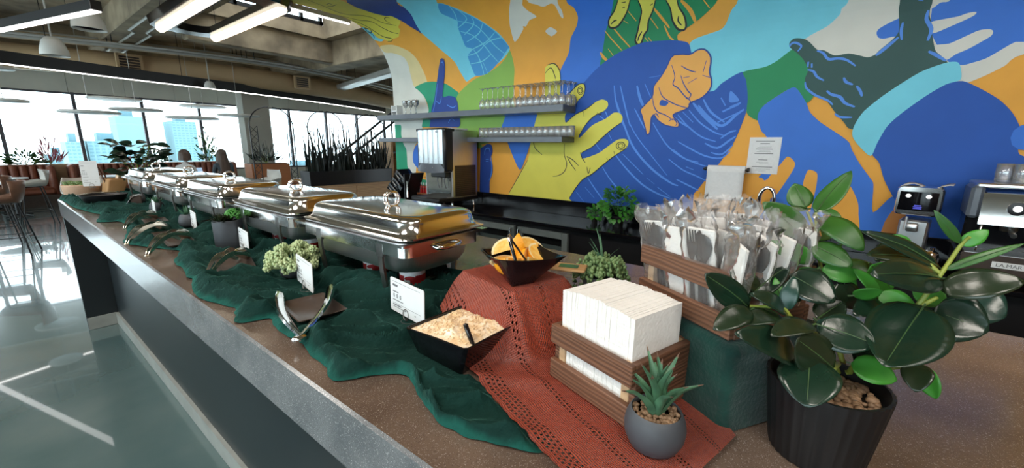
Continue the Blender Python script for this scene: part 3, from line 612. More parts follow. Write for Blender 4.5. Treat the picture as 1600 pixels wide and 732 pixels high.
('navy2',0.009,[(1.112,2.246),(1.078,2.154),(1.088,2.095),(1.044,2.062),(0.988,1.999),(0.939,1.956),(0.945,1.922)]),
('navy2',0.009,[(1.033,2.160),(1.007,2.099),(0.967,2.037),(0.939,2.005),(0.960,1.972),(0.988,1.999)]),
('navy2',0.009,[(1.201,2.079),(1.169,2.010),(1.112,1.966),(1.031,1.926),(0.953,1.902)]),
('navy2',0.009,[(1.250,2.015),(1.232,1.936),(1.195,1.882),(1.128,1.853),(1.061,1.810)]),
('navy2',0.009,[(0.867,2.145),(0.799,2.120)]),
('navy2',0.009,[(0.972,2.091),(0.903,2.129)]),
('navy2',0.009,[(1.011,2.138),(0.963,2.144)]),
('navy2',0.009,[(1.097,1.800),(1.062,1.820),(1.028,1.788),(1.036,1.763)]),
('navy2',0.009,[(1.225,1.857),(1.204,1.867),(1.180,1.834)]),
('navy',0.000,[(1.171,1.979),(1.111,1.956),(1.135,1.926),(1.184,1.939)]),
('green',0.000,[(0.583,2.143),(0.450,2.163),(0.380,2.196),(0.305,2.257),(0.269,2.258),(0.206,2.188),(0.167,2.117),(0.178,2.061),(0.171,2.003),(0.133,1.943),(0.166,1.898),(0.211,1.936),(0.241,2.002),(0.291,1.994),(0.418,1.900),(0.444,1.839),(0.443,1.789),(0.498,1.816),(0.528,1.855),(0.532,1.956),(0.558,2.082)]),
('blue',0.000,[(0.447,1.782),(0.450,1.838),(0.417,1.900),(0.292,1.993),(0.240,2.003),(0.168,1.900),(0.140,1.838),(0.077,1.772),(0.007,1.719),(-0.062,1.668),(-0.103,1.630),(-0.126,1.579),(-0.178,1.492),(-0.240,1.406),(-0.267,1.357),(-0.292,1.176),(-0.367,1.288),(-0.411,1.242),(-0.402,1.152),(-0.385,1.021),(0.070,0.897),(0.360,0.851),(0.378,1.002),(0.291,1.219),(0.358,1.359),(0.391,1.372),(0.365,1.417),(0.334,1.559),(0.378,1.673),(0.414,1.712),(0.445,1.782)]),
('orange',0.000,[(0.587,1.429),(0.469,1.434),(0.394,1.401),(0.388,1.358),(0.369,1.344),(0.333,1.361),(0.311,1.402),(0.263,1.477),(0.227,1.531),(0.181,1.491),(0.182,1.439),(0.240,1.295),(0.274,1.235),(0.347,1.170),(0.378,1.002),(0.536,0.982)]),
('orange',0.000,[(0.092,1.440),(0.058,1.433),(0.038,1.411),(0.033,1.337),(0.037,1.241),(0.046,1.143),(0.077,1.210),(0.110,1.332),(0.105,1.401)]),
('orange',0.000,[(-0.106,1.366),(-0.132,1.361),(-0.163,1.324),(-0.206,1.236),(-0.221,1.158),(-0.233,0.999),(-0.012,0.967),(-0.043,1.139),(-0.079,1.264),(-0.108,1.293),(-0.111,1.333)]),
('navy',0.000,[(-0.232,1.555),(-0.245,1.629),(-0.277,1.733),(-0.334,1.813),(-0.423,1.907),(-0.498,1.968),(-0.564,1.982),(-0.637,1.939),(-0.725,1.870),(-0.788,1.795),(-0.835,1.704),(-0.842,1.631),(-0.856,1.567),(-0.941,1.542),(-1.207,1.515),(-1.281,1.140),(-0.445,1.015),(-0.403,1.230),(-0.370,1.292),(-0.313,1.397),(-0.273,1.502)]),
('blue',0.000,[(-0.832,1.725),(-1.161,1.748),(-1.190,1.599),(-0.846,1.594)]),
('brown',0.000,[(-0.354,1.069),(-0.360,1.122),(-0.379,1.182),(-0.408,1.229),(-0.435,1.206),(-0.481,1.111),(-0.528,0.991),(-0.346,0.962)]),  # shadow on the orange, put in as a darker brownish patch
('dgreen',0.000,[(0.318,2.310),(0.298,2.332),(0.266,2.331),(0.231,2.318),(0.200,2.294),(0.154,2.243),(0.115,2.234),(0.055,2.195),(-0.017,2.198),(-0.072,2.180),(-0.118,2.163),(-0.150,2.175),(-0.168,2.199),(-0.209,2.242),(-0.236,2.279),(-0.241,2.318),(-0.222,2.422),(-0.218,2.478),(-0.186,2.671),(-0.329,2.639),(-0.363,2.451),(-0.361,2.405),(-0.365,2.366),(-0.385,2.307),(-0.394,2.256),(-0.422,2.167),(-0.449,2.136),(-0.485,2.093),(-0.520,2.039),(-0.406,1.910),(-0.198,1.716),(-0.121,1.713),(-0.083,1.726),(-0.058,1.760),(0.003,1.833),(0.062,1.911),(0.145,1.949),(0.181,2.002),(0.197,2.063),(0.187,2.120),(0.225,2.190),(0.272,2.241),(0.314,2.280)]),
('lblue',0.026,[(0.313,2.281),(0.310,2.297),(0.286,2.305),(0.247,2.278),(0.263,2.246)]),
('lblue',0.030,[(0.154,2.236),(0.118,2.217),(0.084,2.175),(0.033,2.174),(-0.014,2.158),(-0.064,2.117)]),
('lblue',0.015,[(0.191,2.119),(0.155,2.104),(0.131,2.068),(0.089,2.040)]),
('lblue',0.030,[(-0.014,2.050),(-0.030,2.021),(-0.068,2.001)]),
('lblue',0.030,[(-0.087,1.992),(-0.110,1.960),(-0.124,1.924)]),
('lblue',0.034,[(0.065,1.973),(0.038,1.948),(-0.011,1.928),(-0.044,1.887),(-0.098,1.860)]),
('lblue',0.026,[(0.001,1.822),(-0.030,1.798),(-0.094,1.793)]),
('lblue',0.026,[(0.193,2.039),(0.180,1.998),(0.124,1.948),(0.051,1.909),(0.019,1.879)]),
('lblue',0.019,[(0.193,2.170),(0.192,2.136)]),
('lblue',0.019,[(0.172,2.157),(0.168,2.130)]),
('lblue',0.035,[(-0.355,2.397),(-0.354,2.350),(-0.377,2.308),(-0.386,2.278),(-0.379,2.226)]),
('lblue',0.027,[(-0.253,2.347),(-0.252,2.303),(-0.263,2.246)]),
('lblue',0.031,[(-0.393,2.165),(-0.426,2.142),(-0.477,2.102)]),
('lblue',0.020,[(-0.155,2.169),(-0.191,2.205),(-0.246,2.264)]),
('lblue',0.024,[(-0.302,2.463),(-0.323,2.454)]),
('cyan',0.000,[(-0.118,1.662),(-0.109,1.705),(-0.118,1.758),(-0.149,1.831),(-0.225,1.919),(-0.306,1.993),(-0.385,2.054),(-0.477,2.091),(-0.525,2.090),(-0.544,2.057),(-0.555,1.991),(-0.498,1.968),(-0.423,1.907),(-0.334,1.813),(-0.277,1.733),(-0.245,1.629),(-0.225,1.544),(-0.157,1.608)])]
LEAVES=[
((0.880,0.003,1.472),(0.931,-0.037,1.544),0.035,'m'),
((0.903,0.018,1.477),(0.913,0.042,1.518),0.043,'m'),
((0.846,0.010,1.428),(0.796,0.076,1.492),0.047,'m'),
((0.873,0.014,1.479),(0.814,0.050,1.485),0.011,'m'),
((0.887,-0.005,1.477),(0.873,-0.033,1.469),0.013,'m'),
((0.852,-0.005,1.468),(0.819,-0.065,1.426),0.046,'m'),
((0.847,0.011,1.435),(0.898,-0.032,1.439),0.024,'m'),
((0.832,-0.005,1.397),(0.741,0.062,1.436),0.029,'b'),
((0.820,-0.001,1.426),(0.805,-0.055,1.402),0.037,'m'),
((0.843,0.007,1.409),(0.820,0.025,1.376),0.043,'b'),
((0.759,0.021,1.385),(0.746,-0.039,1.357),0.055,'d'),
((0.667,0.062,1.348),(0.620,0.119,1.400),0.042,'d'),
((0.653,0.058,1.350),(0.601,0.095,1.326),0.034,'n'),
((0.681,0.065,1.347),(0.688,0.096,1.400),0.022,'d'),
((0.685,0.064,1.360),(0.760,0.024,1.399),0.031,'d'),
((0.686,0.015,1.346),(0.642,0.060,1.377),0.030,'d'),
((0.685,0.017,1.349),(0.700,0.014,1.398),0.022,'t'),
((0.712,0.022,1.339),(0.728,0.039,1.384),0.017,'b'),
((0.681,0.018,1.338),(0.624,0.069,1.334),0.036,'n'),
((0.674,-0.016,1.340),(0.614,0.027,1.333),0.034,'n'),
((0.683,-0.005,1.283),(0.584,0.066,1.336),0.049,'d'),
((0.674,-0.048,1.283),(0.627,-0.002,1.332),0.056,'n'),
((0.664,-0.020,1.292),(0.605,-0.024,1.251),0.068,'d'),
((0.696,-0.025,1.334),(0.690,-0.086,1.326),0.055,'d'),
((0.742,-0.022,1.327),(0.772,-0.051,1.353),0.038,'n'),
((0.781,-0.060,1.363),(0.776,-0.091,1.380),0.028,'b'),
((0.805,-0.091,1.364),(0.802,-0.134,1.352),0.031,'b'),
((0.773,-0.136,1.367),(0.659,-0.094,1.312),0.083,'d'),
((0.795,-0.151,1.406),(0.702,-0.068,1.418),0.050,'d'),
((0.820,-0.133,1.423),(0.770,-0.066,1.430),0.038,'n'),
((0.815,-0.150,1.417),(0.771,-0.055,1.464),0.029,'d'),
((0.791,-0.151,1.390),(0.786,-0.222,1.419),0.041,'n'),
((0.815,-0.153,1.351),(0.804,-0.208,1.339),0.070,'d'),
((0.889,-0.204,1.354),(0.881,-0.240,1.343),0.059,'t'),
((0.799,-0.152,1.417),(0.793,-0.214,1.466),0.012,'m'),
((0.819,-0.164,1.454),(0.805,-0.129,1.499),0.013,'m'),
((0.820,-0.166,1.451),(0.827,-0.189,1.475),0.019,'b'),
((0.714,-0.068,1.281),(0.717,-0.118,1.272),0.038,'b'),
((0.755,-0.141,1.289),(0.722,-0.139,1.260),0.032,'n'),
((0.776,-0.150,1.279),(0.763,-0.168,1.240),0.028,'b'),
((0.813,-0.063,1.349),(0.827,-0.040,1.402),0.020,'b'),
((0.831,-0.119,1.440),(0.820,-0.081,1.447),0.023,'b'),
((0.821,-0.117,1.350),(0.760,-0.064,1.338),0.046,'d'),
((0.718,-0.022,1.332),(0.720,-0.069,1.297),0.048,'t'),
((0.823,-0.094,1.360),(0.822,-0.058,1.395),0.020,'b'),
((0.806,-0.018,1.390),(0.824,-0.066,1.381),0.033,'b'),
((0.803,-0.112,1.297),(0.750,-0.074,1.272),0.038,'d'),
((0.802,-0.012,1.390),(0.770,0.018,1.356),0.038,'b'),
((0.829,-0.022,1.399),(0.867,-0.039,1.430),0.030,'b'),
((0.798,-0.037,1.368),(0.821,-0.078,1.336),0.040,'n'),
((0.840,-0.079,1.401),(0.871,-0.113,1.358),0.043,'b'),
((0.842,-0.046,1.380),(0.878,-0.088,1.394),0.037,'m'),
((0.765,0.004,1.361),(0.733,0.038,1.341),0.037,'n'),
((0.877,-0.116,1.434),(0.862,-0.085,1.404),0.037,'n'),
((0.710,0.055,1.365),(0.697,0.078,1.383),0.026,'n'),
((0.838,-0.131,1.372),(0.866,-0.174,1.354),0.032,'b'),
((0.740,-0.032,1.290),(0.754,-0.063,1.315),0.038,'n')]
STEMS=[
[(0.788,-0.071,1.233),(0.802,-0.048,1.291),(0.853,-0.020,1.371),(0.866,-0.006,1.426),(0.871,0.015,1.474)],
[(0.867,-0.007,1.429),(0.880,0.003,1.472)],
[(0.764,-0.060,1.240),(0.717,-0.030,1.305),(0.689,0.008,1.337),(0.682,0.022,1.352),(0.661,0.060,1.352)],
[(0.782,-0.083,1.240),(0.782,-0.104,1.303),(0.783,-0.130,1.359),(0.796,-0.149,1.411),(0.820,-0.166,1.452),(0.819,-0.172,1.464)],
[(0.783,-0.130,1.359),(0.796,-0.151,1.377)],
[(0.805,-0.137,1.420),(0.796,-0.149,1.411)],
[(0.760,-0.073,1.247),(0.733,-0.073,1.273)],
[(0.772,-0.070,1.240),(0.757,-0.144,1.286)],
[(0.717,-0.030,1.305),(0.663,-0.019,1.292)],
[(0.742,-0.056,1.263),(0.674,-0.048,1.283)]]
# ------------------------------------------------------------------ setting
b = MB(); b.box((3, 6.5, -.05), (22, 21.2, .1)); struct(b.build('floor', M['floor']))
# ceiling slab with a light-well opening
OX0, OX1, OY0, OY1 = 3.4, 5.9, 7.6, 10.7
b = MB()
for (x0, x1, y0, y1) in ((-8, OX0, -4, 17), (OX1, 14, -4, 17), (OX0, OX1, -4, OY0), (OX0, OX1, OY1, 17)):
    b.box(((x0+x1)/2, (y0+y1)/2, 4.4), (x1-x0, y1-y0, .3))
ceil = struct(b.build('ceiling', M['concrete']))
# light well walls and its upper window
b = MB()
b.box((OX0-.05, (OY0+OY1)/2, 5.3), (.1, OY1-OY0, 1.5)); b.box((OX1+.05, (OY0+OY1)/2, 5.3), (.1, OY1-OY0, 1.5)); b.box(((OX0+OX1)/2, OY0-.05, 5.3), (OX1-OX0+.2, .1, 1.5))
struct(b.build('trim_1', M['concrete'], ceil))
b = MB()
for k in range(6): b.box((OX0+.05+k*(OX1-OX0-.1)/5, OY1+.03, 5.3), (.07, .08, 1.5))
for z in (4.6, 5.3, 6.0): b.box(((OX0+OX1)/2, OY1+.03, z), (OX1-OX0, .08, .08))
wl_ = struct(b.build('window_9', M['blackmetal'], ceil))
b = MB(); b.box(((OX0+OX1)/2, OY1+.03, 5.3), (OX1-OX0-.1, .012, 1.4)); b.build('pane', M['pane'], wl_)
# beams
b = MB(); b.box((2.32, 11.4, 4.02), (.62, 8.2, .5), bev=.02); bm1 = struct(b.build('trim_2', M['concrete'], ceil, label='concrete beam carrying grey conduits'))
b = MB(); b.box((6.4, 11.7, 3.95), (.5, 8.4, .62), bev=.02); struct(b.build('trim_3', M['concrete'], ceil))
b = MB(); b.box((3.0, 14.9, 3.96), (16, .6, .6), bev=.02); struct(b.build('trim_4', M['concrete'], ceil))
b = MB(); b.box((4.6, 10.95, 3.98), (3.2, .3, .56), bev=.02); struct(b.build('trim_5', M['concrete'], ceil))
b = MB(); b.box((-3.2, 6.5, 4.02), (.6, 20, .5), bev=.02); struct(b.build('trim_6', M['concrete'], ceil))
for dx in (-.14, .12):
    b = MB(); b.tube([(2.32+dx, 7.6, 3.74), (2.32+dx, 11.2, 3.74), (2.32+dx+.10, 11.35, 3.74), (2.32+dx+.10, 15.3, 3.74)], .022, 8); struct(b.build('conduit', M['conduit'], bm1, smooth=40))
# long grey duct crossing under the beams on the right
b = MB(); b.box((7.6, 12.0, 3.5), (.34, 7.5, .16), rot=Matrix.Rotation(R(-12), 3, 'Z'), bev=.03); tag(b.build('cable_trunking', M['conduit'], smooth=40), 'long pale grey trunking under the ceiling beside the painted arch', 'trunking')
# tan ventilation duct with two grilles
path = [(-3.5, 14.9, 3.4), (-1, 14.7, 3.4), (.6, 14.4, 3.4), (2.6, 13.7, 3.4), (5.2, 13.25, 3.4), (8.2, 13.9, 3.4), (10.6, 15.0, 3.4), (12.5, 16.0, 3.4)]
def smoothpath(p, n=6):
    P = [Vector(q) for q in p]; out = []
    for i in range(len(P)-1):
        a, b_, c, d = P[max(i-1, 0)], P[i], P[i+1], P[min(i+2, len(P)-1)]
        for k in range(n):
            t = k/n
            out.append(.5*((2*b_)+(c-a)*t+(2*a-5*b_+4*c-d)*t*t+(3*b_-a-3*c+d)*t**3))
    out.append(P[-1]); return out
dt = thing('ventilation_duct', 'large round tan air duct with square grilles above the far windows', 'duct', (0, 0, 0))
b = MB(); b.tube(smoothpath(path), .27, 20); b.build('duct_pipe', M['duct'], dt, smooth=60)
for (x, y) in ((2.5, 13.33), (6.35, 13.0)):
    b = MB()
    for sx in (-1, 1): b.box((x+sx*.21, y, 3.42), (.05, .1, .36))
    for sz in (-1, 1): b.box((x, y, 3.42+sz*.16), (.42, .1, .05))
    g = b.build('grille_frame', M['duct'], dt)
    b = MB(); b.box((x, y+.02, 3.42), (.38, .06, .28)); b.mi = 0
    b.build('grille_opening', M['tray'], g)
    b = MB()
    for k in range(4): b.box((x, y-.02, 3.33+k*.06), (.37, .03, .012))
    b.build_each('slat', M['duct'], g)
# small pipes running with the duct
for i, (dy, z, r_) in enumerate(((-1.3, 3.62, .035), (-1.0, 3.72, .045), (-.7, 3.80, .05), (-.45, 3.72, .03), (-1.75, 3.6, .022))):
    b = MB(); b.tube([(p[0], p[1]+dy, z) for p in smoothpath(path, 4)], r_, 10)
    pipe = tag(b.build('ceiling_pipe', M['conduit' if i % 2 == 0 else 'pipe'], smooth=60), ['tan ceiling pipe on hangers, second lowest in front of the duct', 'thick tan ceiling pipe in the middle of the pipe run', 'thickest and highest tan ceiling pipe of the run', 'thin tan ceiling pipe nearest the round duct', 'thinnest and lowest ceiling pipe, farthest in front of the duct'][i], 'pipe')
    for k in range(3, 26, 4):
        p = smoothpath(path, 4)[k]; b = MB(); b.tube([(p[0], p[1]+dy, z), (p[0], p[1]+dy, 4.24)], .008, 5); b.build('hanger', M['blackmetal'], pipe)
# black track with lit underside
tp = [(-3, 11.6, 3.0), (-1, 11.9, 3.0), (.5, 12.26, 3.0), (2.3, 12.7, 3.0), (5.12, 13.25, 3.0), (8, 14.15, 3.0), (11.0, 15.5, 3.0)]
sp = smoothpath(tp, 5)
tr = thing('light_track', 'long black curved ceiling track with a thin lit underside', 'light track', (0, 0, 0))
def ribbon(b, pth, w, z0, z1):
    rows = []
    for i, p in enumerate(pth):
        t = (pth[min(i+1, len(pth)-1)]-pth[max(i-1, 0)]).normalized(); n_ = Vector((-t.y, t.x, 0))*w/2
        rows.append([p+n_+Vector((0, 0, z0)), p-n_+Vector((0, 0, z0)), p-n_+Vector((0, 0, z1)), p+n_+Vector((0, 0, z1))])
    b.loft(rows)
b = MB(); ribbon(b, sp, .16, -.02, .20); b.build('track_body', M['black'], tr)
b = MB(); ribbon(b, sp, .02, -.035, -.021); b.build('diffuser', M['littrack'], tr)
b = MB()
for k in range(2, len(sp), 5): b.tube([sp[k]+Vector((0, 0, .2)), Vector((sp[k].x, sp[k].y, 4.25))], .006, 5)
b.build_each('hanger', M['blackmetal'], tr)

# far window wall (y = 16.5): bulkhead, sill, mullions and panes
YW = 16.5
b = MB()
for k in range(18):
    b.box((-6.9+k*1.15, YW+.1, 3.57), (1.14, .2, 1.36))
struct(b.build('wall_far', M['bulk']))
b = MB(); b.box((3, YW+.1, .35), (21, .2, .7)); struct(b.build('wall_sill', M['bulk']))
mx_ = [-5.8, -4.4, -3.0, -1.6, -.2, .42, 1.79, 3.20, 4.61, 5.9, 7.45, 8.9, 10.3, 11.7, 13.0]
for i in range(len(mx_)-1):
    x0, x1 = mx_[i], mx_[i+1]
    b = MB(); b.box((x0, YW+.05, 1.8), (.07, .12, 2.2)); b.box(((x0+x1)/2, YW+.05, .73), (x1-x0, .1, .06)); b.box(((x0+x1)/2, YW+.05, 2.87), (x1-x0, .1, .05))
    w_ = struct(b.build('window_%d' % (i+10), M['frame']))
    b = MB(); b.box(((x0+x1)/2, YW+.06, 1.8), (x1-x0-.07, .012, 2.1)); b.build('pane', M['pane'], w_)
b = MB(); b.box((5.66, 15.0, 2.1), (.78, .5, 4.2), bev=.01); struct(b.build('trim_7', M['coltan'], label='square pale column between the far windows'))
# right-hand far wall, beyond the end of the painted wall
b = MB(); b.box((13.1, 8, 2.1), (.2, 17, 4.2)); struct(b.build('wall_right_far', M['bulk']))
# customer side: window wall on the left and the wall behind the viewer
XL = -6.5
b = MB(); b.box((XL-.1, 6.5, .2), (.2, 21, .4)); b.box((XL-.1, 6.5, 4.12), (.2, 21, .26)); struct(b.build('wall_left', M['bulk']))
for k in range(10):
    y0 = -3.6+k*2.0
    b = MB(); b.box((XL-.05, y0, 2.2), (.12, .08, 3.6)); b.box((XL-.05, y0+1, .43), (.1, 2, .06)); b.box((XL-.05, y0+1, 3.97), (.1, 2, .06))
    w_ = struct(b.build('window_%d' % (k+30), M['frame']))
    b = MB(); b.box((XL-.06, y0+1, 2.2), (.012, 1.92, 3.5)); b.build('pane', M['pane'], w_)
b = MB(); b.box((3, -3.9, 2.1), (20, .2, 4.2)); struct(b.build('wall_near', M['wallbrown']))

# ------------------------------------------------------------------ mural wall with a coved head
XWALL, ZCOVE, RCOVE, YEND = 3.58, 2.36, 0.72, 4.82
SC = ZCOVE+RCOVE*PI/2; SEND = SC+1.35
def wallpt(y, s, off=0.0):
    if s <= ZCOVE: return Vector((XWALL-off, y, s))
    if s >= SC: return Vector((XWALL-RCOVE-(s-SC), y, ZCOVE+RCOVE-off))
    # the cove is built of 24 flat strips; points lie on the strip
    a = (s-ZCOVE)/RCOVE; rr = RCOVE-off; st = PI/2/24; i = min(23, int(a/st+1e-7)); t_ = a/st-i
    a0_, a1_ = i*st, (i+1)*st
    return Vector((XWALL-RCOVE+rr*(math.cos(a0_)*(1-t_)+math.cos(a1_)*t_), y, ZCOVE+rr*(math.sin(a0_)*(1-t_)+math.sin(a1_)*t_)))
svals = [0.0, 1.0, ZCOVE]+[ZCOVE+RCOVE*PI/2*k/24 for k in range(1, 25)]+[SEND]
b = MB()
front = [[wallpt(y, s) for s in svals] for y in (-4.0, YEND)]
back = [[wallpt(y, s, -.16) for s in svals] for y in (-4.0, YEND)]
b.grid(front); b.grid(back[::-1]); b.grid([front[1], back[1]]); b.grid([back[0], front[0]]); b.grid([[front[0][-1], back[0][-1]], [front[1][-1], back[1][-1]]])
mural_cols = {'pale': srgb(216, 216, 208), 'cream': srgb(226, 206, 150), 'teal': srgb(34, 156, 118), 'blue': srgb(52, 116, 214), 'lgreen': srgb(138, 182, 82),
    'cyan': srgb(118, 210, 232), 'mosaic': srgb(66, 152, 214), 'navy2': srgb(30, 66, 148), 'navy': srgb(24, 84, 176), 'yellow': srgb(222, 214, 86), 'black': srgb(28, 34, 40),
    'green': srgb(22, 138, 88), 'orange': srgb(236, 168, 62), 'lblue': srgb(82, 142, 232), 'peach': srgb(236, 172, 84), 'dgreen': srgb(44, 82, 80), 'brown': srgb(188, 124, 62)}
PM = {k: mat('mural_paint_'+k, c, .62, noise_scale=5, noise_amt=.07, bump=.04, bump_scale=30) for k, c in mural_cols.items()}
wallm = struct(b.build('wall_right', PM['orange'], smooth=40, label='wall painted orange that curves over into the ceiling'))
keys = list(mural_cols)
def paint_layers():
    """each painted shape: a flat polygon in wall coordinates (y along the wall, s up and over the cove), cut into strips where the wall curves"""
    V_, F_, MI = [], [], []
    cuts = [ZCOVE+RCOVE*PI/2*k/24 for k in range(0, 25)]
    off = .0004
    for col, w, pts in MURAL:
        off += .00005
        polys = []
        if w > 0:
            P = [Vector((p[0], p[1])) for p in pts]
            # smooth the stroke
            if col == 'lblue' and w > .02: w *= .55
            if len(P) > 2:
                Q = smoothpath([(p.x, p.y, 0) for p in P], 4); P = [Vector((q.x, q.y)) for q in Q]
            n = len(P); L_, R_ = [], []
            closed = (P[0]-P[-1]).length < 1e-6
            for i in range(n):
                t = P[min(i+1, n-1)]-P[max(i-1, 0)]
                if t.length < 1e-6: t = Vector((1, 0))
                t.normalize(); nn = Vector((-t.y, t.x))
                q = i/(n-1); ww = w/2*(1 if closed else (.35+.65*math.sin(PI*(.08+.84*q))))
                L_.append(P[i]+nn*ww); R_.append(P[i]-nn*ww)
            for i in range(n-1): polys.append([L_[i], L_[i+1], R_[i+1], R_[i]])
        else:
            P = [Vector((p[0], p[1], 0)) for p in pts]
            # round the outline a little
            Q = []
            nP = len(P)
            for i in range(nP):
                a, b0, c0, d = P[i-1], P[i], P[(i+1) % nP], P[(i+2) % nP]
                sharp1 = (b0-a).length > .5 or (c0-b0).length > .5
                for k in range(1 if sharp1 else 4):
                    t = k/4
                    q = .5*((2*b0)+(c0-a)*t*.8+(-.8*(d-b0)-2*.8*(c0-a)+6*(c0-b0))*t*t+(.8*(d-b0)+.8*(c0-a)-4*(c0-b0))*t**3)
                    Q.append(q)
            P2 = []
            for q in Q:
                v = Vector((q.x, q.y))
                if not P2 or (v-P2[-1]).length > 1e-5: P2.append(v)
            if (P2[0]-P2[-1]).length < 1e-5: P2.pop()
            nq = len(P2)
            res = geometry.delaunay_2d_cdt(P2, [(i, (i+1) % nq) for i in range(nq)], [], 1, 1e-6)
            for tri in res[2]: polys.append([res[0][i].copy() for i in tri])
        bm = bmesh.new()
        for pl in polys:
            vs = [bm.verts.new((p.x, p.y, 0)) for p in pl]
            try: bm.faces.new(vs)
            except ValueError: pass
        def cut(co, no, clear):
            g = bm.verts[:]+bm.edges[:]+bm.faces[:]
            bmesh.ops.bisect_plane(bm, geom=g, plane_co=co, plane_no=no, clear_outer=clear, dist=1e-6)
        ys = [v.co.x for v in bm.verts]; ss = [v.co.y for v in bm.verts]
        if not ys: bm.free(); continue
        if max(ys) > YEND: cut((YEND, 0, 0), (1, 0, 0), True)
        if max(ss) > SEND: cut((0, SEND, 0), (0, 1, 0), True)
        for c in cuts:
            if min(ss) < c < max(ss): cut((0, c, 0), (0, 1, 0), False)
        b0 = len(V_)
        bm.verts.index_update()
        for v in bm.verts: V_.append(tuple(wallpt(v.co.x, v.co.y, off)))
        for f in bm.faces:
            ix = [v.index+b0 for v in f.verts]
            a = Vector(V_[ix[1]])-Vector(V_[ix[0]]); c = Vector(V_[ix[2]])-Vector(V_[ix[0]])
            if a.cross(c).x > 0: ix = ix[::-1]
            F_.append(ix); MI.append(keys.index(col))
        bm.free()
    me = bpy.data.meshes.new('mural'); me.from_pydata(V_, [], F_)
    for k in keys: me.materials.append(PM[k])
    me.polygons.foreach_set('material_index', MI); me.update()
    o = bpy.data.objects.new('mural', me); COL.objects.link(o); o.parent = wallm
    o['label'] = 'painted mural of large coloured hands and arms'
    return o
paint_layers()
# lit strip on the end edge of the coved ceiling
t = thing('strip_light', 'thin glowing strip light along the edge of the painted ceiling', 'light', (0, 0, 0))
b = MB(); b.box((2.55, 4.86, 3.06), (.95, .04, .05)); b.build('housing', M['conduit'], t)
b = MB(); b.box((2.55, 4.86, 3.03), (.93, .03, .02)); b.build('diffuser', M['litwhite'], t)

# ------------------------------------------------------------------ bar counter
XF, XB, YF = .319, 1.505, 4.95
bar = thing('bar_counter', 'long bar counter with brown stone top and dark recessed front', 'counter', (0, 0, 0))
def slab(z0, z1, inset=0):
    pts = [(XF+inset, -1.8), (XB-inset, -1.8), (XB-inset, YF-inset)]
    # softly rounded far front corner
    for k in range(9):
        a = PI/2+PI/2*k/8; pts.append((XF+.16+(.16-inset)*math.cos(a), YF-.16+(.16-inset)*math.sin(a)))
    return pts
def ring(pts, z): return [Vector((x, y, z)) for x, y in pts]
b = MB(); b.loft([ring(slab(0, 0), 1.004), ring(slab(0, 0), 1.1265), ring(slab(0, 0, .0035), 1.13)]); 
wt = b.build('worktop', M['top'], bar)
b = MB(); b.loft([ring(slab(0, 0, -.0035), 1.0035), ring(slab(0, 0, -.0035), 1.1268), ring(slab(0, 0, .0030), 1.1304)], cap0=False, cap1=False); b.build('stone_edge', M['fascia'], bar, label='grey speckled stone edge')
b = MB(); b.box(((.516+XB)/2, 1.5, .55), (XB-.53, 6.6, .905)); b.build('front_panel', M['panel'], bar)
b = MB(); b.box(((.505+XB)/2, 1.5, .055), (XB-.505, 6.6, .105)); b.build('kick_board', M['kick'], bar)
b = MB(); b.box(((.328+XB)/2, 4.84, .505), (XB-.328, .05, .998)); ep = b.build('end_panel', M['panel'], bar)
b = MB(); b.box((.42, 4.808, .055), (.18, .012, .105)); b.build('end_kick_board', M['kick'], bar)

# ------------------------------------------------------------------ back counter
bc = thing('back_counter', 'low black back counter with two glass fridge doors under the mural', 'counter', (0, 0, 0))
b = MB(); b.box((3.30, .45, .885), (.53, 8.7, .03), bev=.004); b.build('worktop', M['blackgloss'], bc)
b = MB(); b.box((3.563, .45, .975), (.03, 8.7, .15), bev=.003); b.build('backsplash', M['blackgloss'], bc)
b = MB(); b.box((3.345, .45, .435), (.44, 8.7, .865)); b.build('cabinet_body', M['black'], bc)
for (y0, y1, c) in ((1.74, 2.30, 0), (2.34, 2.90, 1)):
    b = MB()
    ym = (y0+y1)/2
    for yy in (y0+.03, y1-.03): b.box((3.10, yy, .45), (.04, .06, .74), bev=.004)
    for zz in (.79, .11): b.box((3.10, ym, zz), (.04, y1-y0-.12, .06), bev=.004)
    d = b.build('fridge_door', M['fridge'], bc)
    b = MB(); b.box((3.105, ym, .45), (.008, y1-y0-.12, .62)); b.build('door_glass', M['pane'], d)
    b = MB(); b.tube([(3.06, y1-.03 if c == 0 else y0+.03, .62), (3.06, y1-.03 if c == 0 else y0+.03, .80)], .012, 8); b.build('door_handle', M['chrome'], d, smooth=60)
    b = MB(); b.box((3.118, ym, .66), (.006, y1-y0-.13, .05)); b.box((3.118, ym, .36), (.006, y1-y0-.13, .03)); b.build_each('shelf_edge', M['fridge'], d)
